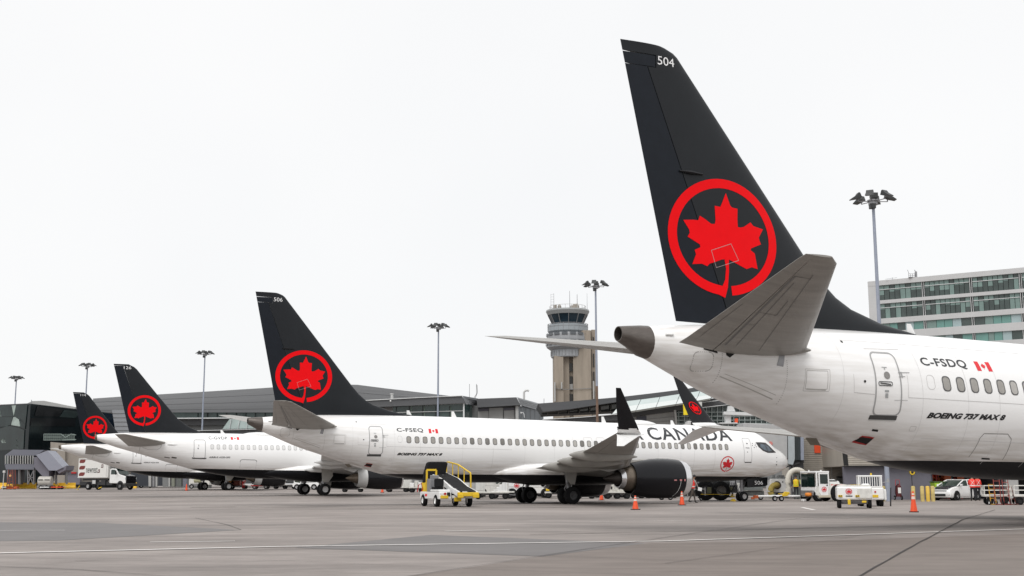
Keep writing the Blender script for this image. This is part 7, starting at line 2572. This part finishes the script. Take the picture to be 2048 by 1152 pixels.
t = van((-3.2, 104.0, gz(104)), R(2), 'white utility truck with an open wheel arch behind the flat cart', 3.6, OFFW, False, 'truck', 1.75)
flat_cart((-2.95, 94.6, gz(95)), R(1), 2.7, 'long cream flat cart just right of the belt loader', load=None, wheels=3)
def load_steps(t):
    mb = MB()
    for k in range(5): mb.span(.2 + k * .22, .5 + k * .22, .1, 1.1, .55, .70 + k * .18)
    mb.build('step', WHITE, t, bevel=.02)
    mb = MB(); mb.bar((.2, .05, .9), (1.4, .05, 1.7), .06); mb.bar((.3, .05, .6), (.3, .05, 1.0), .05); mb.bar((1.3, .05, .6), (1.3, .05, 1.65), .05)
    mb.build('stair_rail', OFFW, t)
flat_cart((-1.7, 97.0, gz(97)), R(-3), 1.8, 'small white step cart between the flat cart and the emblem van', load=load_steps)
def load_boxes(n, seed, mats):
    def f(t):
        rr = random.Random(seed)
        x = .1
        for i in range(n):
            w_, h_ = rr.uniform(.3, .6), rr.uniform(.25, .7)
            mb = MB(); mb.span(x, x + w_, .15, 1.1, .58, .58 + h_)
            mb.build('load_box', mats[i % len(mats)], t, bevel=.04)
            x += w_ + .05
    return f
flat_cart((2.55, 97.5, gz(97.5)), R(-4), 1.9, 'cart with yellow and white boxes between the main wheels', load=load_boxes(4, 3, [YEL, WHITE, OFFW, WHITE]), h=.4)
flat_cart((4.9, 95.5, gz(95.5)), R(0), 1.6, 'low yellow railed cart behind the far engine', m=YEL, h=.32)
def load_wedge(t):
    mb = MB(); mb.prism([(.1, .1, .55), (.22, .1, 1.32), (.85, .1, 1.32), (.80, .1, .98), (1.25, .1, 1.15), (1.55, .1, .82), (2.0, .1, .58)], (0, 1.0, 0))
    mb.build('loader_body', mat('mottled_white', (.60, .59, .54), .6, var=.4, scale=6), t, bevel=.04)
    for x, z in ((.35, 1.1), (.6, .85), (1.2, .85)):
        mb = MB(); mb.span(x - .06, x + .06, .08, .1, z - .1, z + .1)
        mb.build('vent', DARK, t)
flat_cart((7.05, 94.5, gz(94.5)), R(0), 2.1, 'cart carrying a mottled white wedge shaped unit left of the big engine', load=load_wedge, wheels=3)
c0 = flat_cart((9.3, 96.0, gz(96)), R(0), 1.7, 'first empty low cart behind the big engine, nearest the wedge unit', wheels=3, group='empty low carts behind the engine')
copy_tree(c0, loc=(11.3, 96.2, gz(96.2)), label='second empty low cart behind the big engine, nearest the walking worker')
t = thing('generator_trailer', 'small white generator trailer directly behind the cone by the big engine lip', 'generator', (10.9, 90.5, gz(90.5)), 0)
mb = MB(); mb.prism([(0, 0, .4), (.05, 0, .85), (.25, 0, 1.25), (.65, 0, 1.25), (.8, 0, .9), (.85, 0, .4)], (0, 1.2, 0))
g_ = mb.build('housing', mat('mottled_white', (.60, .59, .54), .6), t, bevel=.04)
mb = MB(); mb.span(.22, .62, -.01, 0, .85, 1.0); mb.span(.22, .62, -.01, 0, 1.08, 1.12)
mb.build('louvre', STEEL, g_)
for x in (.1, .75): vwheel(t, (x, .05, .2), .2, .12)

# ------------------------------------------------------------------ vehicles under the 126 and 114 airliners
def tug_small(loc, rz, label, m=WHITE, m2=REDD):
    t = thing('baggage_tug', label, 'tug', loc, rz)
    mb = MB(); mb.span(0, 2.4, 0, 1.4, .35, .85); mb.prism([(.1, .1, .85), (.3, .1, 1.5), (1.2, .1, 1.5), (1.3, .1, .85)], (0, 1.2, 0))
    b = mb.build('body', m, t, bevel=.05)
    mb = MB(); mb.span(.4, 1.1, .08, .1, .95, 1.4)
    mb.build('side_window', DARK, b)
    mb = MB(); mb.span(0, 2.4, -.02, 0, .38, .50)
    mb.build('stripe', m2, b)
    for x in (.45, 1.95):
        for y in (.1, 1.3): vwheel(t, (x, y, .3), .3, .2)
    return t
tug_small((-34.4, 161, gz(161)), 0, 'small red and white tug beside the distant red clad worker')
flat_cart((-31.6, 161.5, gz(161)), 0, 3.0, 'distant white flat cart behind the red and white tug', load=None, wheels=3)
flat_cart((-37.3, 161, gz(161)), 0, 2.3, 'distant low cart left of the red and white tug')
t = thing('forklift', 'white loader truck with an open cab seen left of the 126 airliner wheels', 'forklift', (-27.0, 150.5, gz(150.5)), 0)
mb = MB(); mb.prism([(0, 0, .35), (-.1, 0, .7), (.2, 0, .95), (1.1, 0, .8), (3.2, 0, .9), (3.2, 0, .35)], (0, 1.6, 0))
fb = mb.build('body', WHITE, t, bevel=.05)
mb = MB()
for x in (.15, .95): mb.bar((x, .05, .8), (x + .05, .05, 2.0), .1)
mb.span(.1, 1.1, 0, 1.6, 1.95, 2.05); mb.span(1.2, 3.1, .1, 1.5, .9, 1.7)
mb.build('cab_frame', WHITE, t, bevel=.03)
mb = MB(); mb.span(.2, .9, .3, 1.2, .8, 1.9)
mb.build('cab_interior', mat('dark_green_interior', (.03, .04, .025), .7), t)
mb = MB(); mb.span(1.3, 2.8, .07, .1, 1.25, 1.4)
mb.build('side_stripe', TEXTC, fb)
for x in (.5, 2.6):
    for y in (.05, 1.5): vwheel(t, (x, y, .36), .36, .22)
c1 = flat_cart((-10.9, 128.5, gz(128.5)), R(-3), 2.6, 'cream cart with a high white box between the 126 engine and the belt loader', load=load_boxes(3, 9, [WHITE, OFFW, WHITE]), wheels=3)
flat_cart((-13.6, 131.5, gz(131)), R(-3), 2.4, 'low cart half hidden behind the 126 airliner engine', load=None)
mb = MB()
t = thing('hose_stand', 'yellow and red hose stand left of the belt loader', 'stand', (-8.3, 112, gz(112)), 0)
mb = MB(); mb.span(0, .35, 0, .35, .1, 1.2); mb.cyl((.25, .1, 1.2), (.25, .1, 1.75), .06, .06, 6)
mb.build('stand_post', YEL, t, bevel=.03)
mb = MB(); mb.path([(-.4, 0, .3), (-.3, 0, .9), (-.05, 0, 1.1), (.1, 0, .6), (-.1, 0, .2)], .05, 6)
mb.build('hose', REDD, t)
for x in (0, .35): vwheel(t, (x, 0, .14), .14, .08)
# pale drum unit and box behind the 114 wheels
p = gp(388, 974)
t = thing('lavatory_cart', 'pale yellow drum cart beside a white box, left of the farthest airliner wheels', 'cart', (-43.0, 166, gz(166)), 0)
mb = MB(); mb.lathe([(-.5, .001), (-.45, .42), (.45, .42), (.5, .001)], (.3, 0, 1.2), 'X', 14)
mb.build('drum', mat('pale_lime_drum', (.52, .52, .33), .5), t, smooth=40)
mb = MB(); mb.span(-.6, 1.2, -.4, .6, .4, .7)
mb.build('frame', STEEL, t)
for x in (-.4, 1.0): vwheel(t, (x, -.4, .3), .3, .15)
t = thing('white_container', 'white container box seen behind the drum cart under the farthest airliner', 'container', (-46.0, 174, gz(174)), 0)
mb = MB(); mb.span(0, 2.9, 0, 2, .45, 1.95)
mb.build('container_body', OFFW, t, bevel=.04)
mb = MB(); mb.span(1.35, 1.45, -.02, 0, .5, 1.9)
mb.build('door_seam', LINE, t)
mb = MB(); mb.span(.1, 2.8, .1, 1.9, .0, .45)
mb.build('support_frame', mat('mottled_grey', (.13, .135, .13), .6), t)
t = thing('yellow_engine_cart', 'yellow and orange machine glimpsed between the wheels of the farthest airliner', 'cart', (-37.0, 157.5, gz(157)), 0)
mb = MB(); mb.span(0, 1.2, 0, 1, .7, 1.3); mb.cyl((.3, 0, 1.3), (.9, 0, 1.35), .2, .2, 8)
mb.build('machine_body', mat('amber_machine', (.65, .28, .04), .5, var=.4, scale=5), t, bevel=.05)
mb = MB(); mb.span(.8, 1.9, 0, 1, .5, 1.1)
mb.build('machine_frame', mat('rust_red_machine', (.25, .06, .04), .6), t, bevel=.04)
vwheel(t, (.9, 0, .35), .35, .2)

# ------------------------------------------------------------------ catering truck
def catering(loc, rz):
    t = thing('catering_truck', 'white catering box truck with maroon ovals and dark lettering, black bonnet to the right', 'truck', loc, rz)
    # x forward; viewer sees the right side (y negative)
    mb = MB(); mb.span(-4.3, 1.35, -1.25, 1.25, 1.55, 4.1)
    bx = mb.build('box_body', mat('box_white', (.72, .71, .68), .45, var=.05), t, bevel=.03)
    mb = MB(); mb.prism([(1.35, -1.0, 4.1), (1.35, -1.0, 3.1), (2.3, -1.0, 3.1), (1.9, -1.0, 3.9)], (0, 2.0, 0))
    mb.build('box_nose', WHITE, bx, bevel=.04)
    mb = MB()
    for z in (1.62, 4.02): mb.bar((-4.3, -1.26, z), (1.35, -1.26, z), .08)
    mb.bar((1.1, -1.26, 1.6), (1.1, -1.26, 4.05), .05)
    mb.build('box_rail', GREYL, bx)
    OV = mat('maroon_oval', (.18, .03, .025), .5)
    for k in range(3):
        mb = MB()
        z = 3.75 - k * .85
        P = [(x * .52, y * .24) for x, y in ((-.9, -1), (.5, -1), (.95, -.6), (1.05, .3), (.95, 1), (-.5, 1), (-.95, .6), (-1.05, -.3))]
        mb.prism([(-3.55 + x + y * .25, -1.262, z + y) for x, y in P], (0, .012, 0))
        mb.build('maroon_oval', OV, bx)
    put_text(bx, 'newrest', lambda u, v: Vector((-2.75 + u, -1.262, 2.2 + v)), 2.15, .75, mat('lettering_grey', (.07, .075, .07), .5), .01, name='lettering')
    for x, z in ((-.35, 2.45), (.25, 3.1)):
        mb = MB(); mb.prism([(x - .2, -1.27, z - .25), (x + .2, -1.27, z - .2), (x + .18, -1.27, z + .22), (x - .17, -1.27, z + .17)], (0, .02, 0))
        q = mb.build('emblem', mat('emblem_brown', (.10, .035, .03), .5), bx)
        mb = MB(); mb.prism([(x - .1, -1.285, z - .1), (x + .1, -1.285, z - .08), (x + .08, -1.285, z + .08), (x - .08, -1.285, z + .06)], (0, .01, 0))
        mb.build('emblem_centre', WHITE, q)
    mb = MB(); mb.span(-4.2, 2.0, -.95, .95, .60, 1.1); mb.span(-3.6, 1.2, -1.0, 1.0, 1.2, 1.5); mb.span(-1.6, -.9, -1.1, -.5, .7, 1.35); mb.span(.0, .8, -1.1, -.5, .6, 1.3)
    mb.build('chassis', mat('chassis_dark', (.03, .03, .032), .6), t, bevel=.03)
    mb = MB(); mb.span(-1.6, -1.0, -1.14, -1.1, .8, 1.25)
    mb.build('tool_box', GREYL, t)
    # cab
    mb = MB()
    mb.prism([(1.5, -1.05, .85), (1.5, -1.05, 2.55), (1.7, -1.05, 2.75), (2.6, -1.05, 2.75), (3.25, -1.05, 2.0), (4.4, -1.05, 1.75), (4.5, -1.05, 1.55), (4.5, -1.05, .8)], (0, 2.1, 0))
    cb = mb.build('cab', WHITE, t, bevel=.08)
    mb = MB(); mb.prism([(1.75, -1.07, 2.0), (1.8, -1.07, 2.6), (2.5, -1.07, 2.6), (2.95, -1.07, 2.0)], (0, .02, 0))
    mb.build('side_window', MATS['car_glass'], cb)
    mb = MB(); mb.prism([(2.62, -.95, 2.74), (2.62, .95, 2.74), (3.24, .95, 2.03), (3.24, -.95, 2.03)], (.02, 0, .02)); mb.span(2.2, 3.0, -1.0, 1.0, 2.76, 2.9)
    mb.build('windscreen', MATS['car_glass'], cb)
    mb = MB(); mb.prism([(3.35, -.95, 2.0), (3.35, .95, 2.0), (4.45, .95, 1.79), (4.45, -.95, 1.79)], (0, 0, .015)); mb.span(4.46, 4.56, -.95, .95, .75, 1.75)
    mb.build('bonnet_and_grille', BLACKP, cb, bevel=.02)
    mb = MB(); mb.span(4.3, 4.65, -1.1, 1.1, .45, .85)
    mb.build('bumper', mat('bumper_dark', (.03, .03, .03), .5), t, bevel=.05)
    for y in (-.98, .98):
        mb = MB(); mb.span(4.45, 4.53, y - .12, y + .1, 1.35, 1.6)
        mb.build('headlight', MATS['lamp_glass'], cb)
    mb = MB(); mb.bar((2.9, -1.1, 2.2), (3.0, -1.4, 2.3), .04); mb.span(2.95, 3.05, -1.5, -1.35, 1.95, 2.5)
    mb.build('mirror', DARK, cb)
    for y in (-.95, .95): vwheel(t, (3.55, y, .5), .5, .3)
    for y in (-.95, .95): vwheel(t, (-2.4, y, .5), .5, .45)
    for y in (-1.05, ):
        mb = MB(); mb.cyl((3.55, -1.065, .55), (3.55, -1.0, .55), .62, .62, 24)
        mb.build('wheel_arch', mat('chassis_dark', (.03, .03, .032), .6), cb)
    mb = MB(); mb.bar((-4.6, -.8, .25), (-3.9, -1.2, .5), .1); mb.cyl((-4.4, -1.0, .0), (-4.4, -1.0, .12), .14, .14, 8); mb.bar((-.4, -1.1, .2), (.3, -1.25, .35), .1)
    mb.build('outrigger', YEL, t)
    mb = MB()
    for k in range(6): mb.bar((1.5 + k * .45, -.9, 3.0), (1.5 + k * .45, -.9, 3.35), .04)
    mb.bar((1.4, -.9, 3.35), (3.9, -.9, 3.25), .05); mb.bar((1.4, -.9, 3.0), (3.9, -.9, 2.95), .08)
    mb.build('platform_rail', STEEL, t)
    return t
p = gp(205, 979)
ct = catering((-51.9, 156.5, gz(156.5)), R(-26))
ct.scale = (.90, .90, .97)

t = van((-59.0, 196, gz(196)), R(-112), 'small white van parked behind the catering truck by a grey pillar', 3.6, h=1.75, emblem=False)
# yellow barriers
for i, (px0, px1, Y, lb) in enumerate(((-90, 28, 172, 'yellow barrier run at the far left edge'), (29, 73, 171, 'yellow barrier run below the covered walkway'), (101, 116, 172, 'short yellow barrier right of the pale tank'),
                                       (117, 152, 173, 'yellow barrier run ending behind the catering truck'), (257, 274, 173, 'yellow barrier run just right of the catering truck'))):
    a, b = at(px0, 960, Y), at(px1, 960, Y)
    L = b.x - a.x
    t = thing('traffic_barrier', lb, 'barrier', (a.x, Y, gz(Y)), 0, 'yellow barriers along the terminal')
    n = max(1, round(L / 1.9))
    for k in range(n):
        mb = MB(); x0, x1 = L * k / n + .02, L * (k + 1) / n - .02
        mb.prism([(x0, -.28, 0), (x0, .28, 0), (x0, .28, .2), (x0, .10, .45), (x0, .08, .82), (x0, -.08, .82), (x0, -.10, .45), (x0, -.28, .2)], (x1 - x0, 0, 0))
        mb.build('barrier_block', YELB, t, bevel=.02)
# tank trailer and dollies at far left
t = thing('tank_trailer', 'pale rounded tank trailer in front of the covered walkway', 'trailer', (at(74, 960, 165).x, 165, gz(165)), 0)
mb = MB(); mb.lathe([(0, .001), (.02, .6), (.1, .68), (1.7, .68), (1.78, .6), (1.8, .001)], (0, .7, 1.05), 'X', 16)
mb.build('tank', mat('pale_tank', (.50, .48, .44), .5, var=.15), t, smooth=40)
mb = MB(); mb.span(0, 1.8, .1, 1.3, .2, .5)
mb.build('trailer_frame', STEEL, t)
mb = MB(); mb.span(.15, .8, -.02, .03, 1.2, 1.3); mb.span(1.0, 1.7, -.02, .03, 1.2, 1.3)
mb.build('grab_rail', DARK, t)
for x in (.5, 1.3): vwheel(t, (x, .1, .25), .25, .15)
for px, lb, m in ((2, 'low white and orange dolly at the left edge by the barriers', OFFW), (80, 'low white dolly in front of the pale tank', WHITE), (98, 'low orange striped dolly right of the pale tank', ORG)):
    p = at(px, 970, 163)
    flat_cart((p.x, 163, gz(163)), 0, 1.6 if px != 80 else 1.5, lb, m=m, h=.22, group='low dollies by the barriers')
t = thing('red_service_lift', 'reddish service lift with a yellow lamp below the covered walkway', 'lift', (at(14, 960, 163).x, 163, gz(163)), 0)
mb = MB()
for x in (0, .9): mb.bar((x, 0, 0), (x * .6 + .15, 0, 2.6), .09); mb.bar((x, .8, 0), (x * .6 + .15, .8, 2.6), .09)
for z in (.4, .9, 1.4, 2.0): mb.bar((.1, 0, z), (.8, 0, z + .2), .07)
mb.build('lift_frame', mat('dull_red_paint', (.20, .05, .035), .6), t)
mb = MB(); mb.lathe([(-.15, .001), (-.1, .15), (.1, .15), (.15, .001)], (.45, -.1, 1.8), 'Z', 10)
mb.build('lamp', mat('lamp_amber', (.75, .40, .15), .4), t, smooth=60)
mb = MB(); mb.span(0, 1.4, 0, .8, .1, .4)
mb.build('lift_base', ORGD, t)
mb = MB(); mb.cyl((-.5, 0, 0), (-.45, 0, 2.4), .05, .05, 6); mb.span(-.6, -.3, -.1, .1, 2.2, 2.5)
mb.build('lift_mast', GREYL, t)

# covered carts and units filling the row behind the main wheels
CV = mat('cart_canvas', (.60, .60, .57), .7, var=.15, scale=3)
def covered_cart(loc, rz, label, w=2.6, h=1.35, m=CV, stripe=None):
    t = thing('baggage_cart', label, 'cart', loc, rz, 'covered baggage carts behind the middle airliner')
    mb = MB(); mb.span(0, w, 0, 1.4, .38, .50)
    mb.build('deck', OFFW, t, bevel=.02)
    mb = MB(); mb.prism([(.05, .05, .50), (.05, .05, .5 + h * .9), (.15, .05, .5 + h), (w - .15, .05, .5 + h), (w - .05, .05, .5 + h * .9), (w - .05, .05, .5)], (0, 1.3, 0))
    c = mb.build('canopy', m, t, bevel=.03)
    n = 3
    for k in range(n):
        mb = MB(); mb.span(.15 + (w - .3) * k / n + .04, .15 + (w - .3) * (k + 1) / n - .04, .03, .05, .6, .5 + h * .8)
        mb.build('curtain', mat('cart_curtain', (.36, .36, .35), .8, var=.2, scale=5) if k % 2 else CV, c)
    if stripe:
        mb = MB(); mb.span(.1, w - .1, .02, .04, .52, .60)
        mb.build('stripe', stripe, c)
    for x in (.35, w - .35):
        for y in (.1, 1.3): vwheel(t, (x, y, .22), .22, .12, hub=DARK)
    mb = MB(); mb.bar((w, .7, .35), (w + .5, .7, .3), .05); mb.span(.3, w - .3, .5, .9, .25, .38)
    mb.build('drawbar', STEEL, t)
    return t
covered_cart((-5.5, 106, gz(106)), R(3), 'covered baggage cart seen just left of the utility truck, behind the belt loader rail', 2.4, 1.25)
covered_cart((2.0, 104, gz(104)), R(3), 'covered baggage cart behind the yellow and white boxes', 2.8, 1.2, CV, YEL)
covered_cart((5.6, 106, gz(106)), R(0), 'low covered cart with a red stripe behind the far engine', 2.5, .8, CV, REDD)
covered_cart((-14.2, 136, gz(136)), R(0), 'distant covered cart right of the 126 airliner engine', 3.0, 1.0)
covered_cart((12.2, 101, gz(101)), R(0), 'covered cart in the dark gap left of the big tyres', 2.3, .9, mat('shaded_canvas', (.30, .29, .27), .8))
# hazard cables and chocks by the main wheels
for i, (x, y, lb) in enumerate(((15.4, 85.6, 'yellow wheel chock by the nose wheel of the 506 airliner'),)):
    mb = MB(); mb.prism([(-.2, -.12, 0), (.2, -.12, 0), (.08, -.12, .18), (-.08, -.12, .18)], (0, .3, 0))
    tag(mb.build('wheel_chock', YEL, loc=(x, y, gz(y)), bevel=.01), lb, 'chock')
t = thing('ground_cable', 'black cable drooping from the nose underside to the dark machine', 'cable', (13.9, 85.6, gz(85.6)), 0)
mb = MB(); mb.path([(2.0, 1.6, 2.0), (1.9, 1.2, 1.2), (1.6, 1.0, .7), (1.0, 1.4, .5), (.6, 2.4, .9)], .035, 6)
mb.build('cable', RUB, t)

covered_cart((-4.4, 100.5, gz(100)), R(2), 'nearer covered baggage cart right of the belt loader conveyor foot', 2.2, 1.0)
flat_cart((6.6, 99.5, gz(99)), R(0), 2.6, 'cart of mixed pale boxes behind the squat cone', load=load_boxes(5, 21, [OFFW, WHITE, GREYL, OFFW]), wheels=3, h=.36)
flat_cart((10.0, 102.0, gz(102)), R(0), 2.8, 'far cart of pale boxes behind the walking worker', load=load_boxes(5, 33, [GREYL, OFFW, mat('shaded_canvas', (.30, .29, .27), .8)]), wheels=3, h=.36)
tug_small((15.6, 99.0, gz(99)), 0, 'small grey tug in the gap behind the nose gear', GREYL, TEXTC)
flat_cart((17.6, 101, gz(101)), 0, 1.8, 'pale cart half hidden behind the grey green boxes', load=load_boxes(3, 41, [OFFW, STEEL, OFFW]), h=.4)
covered_cart((-18.5, 132, gz(132)), 0, 'distant covered cart between the 126 airliner wheels and engine', 2.4, .9)
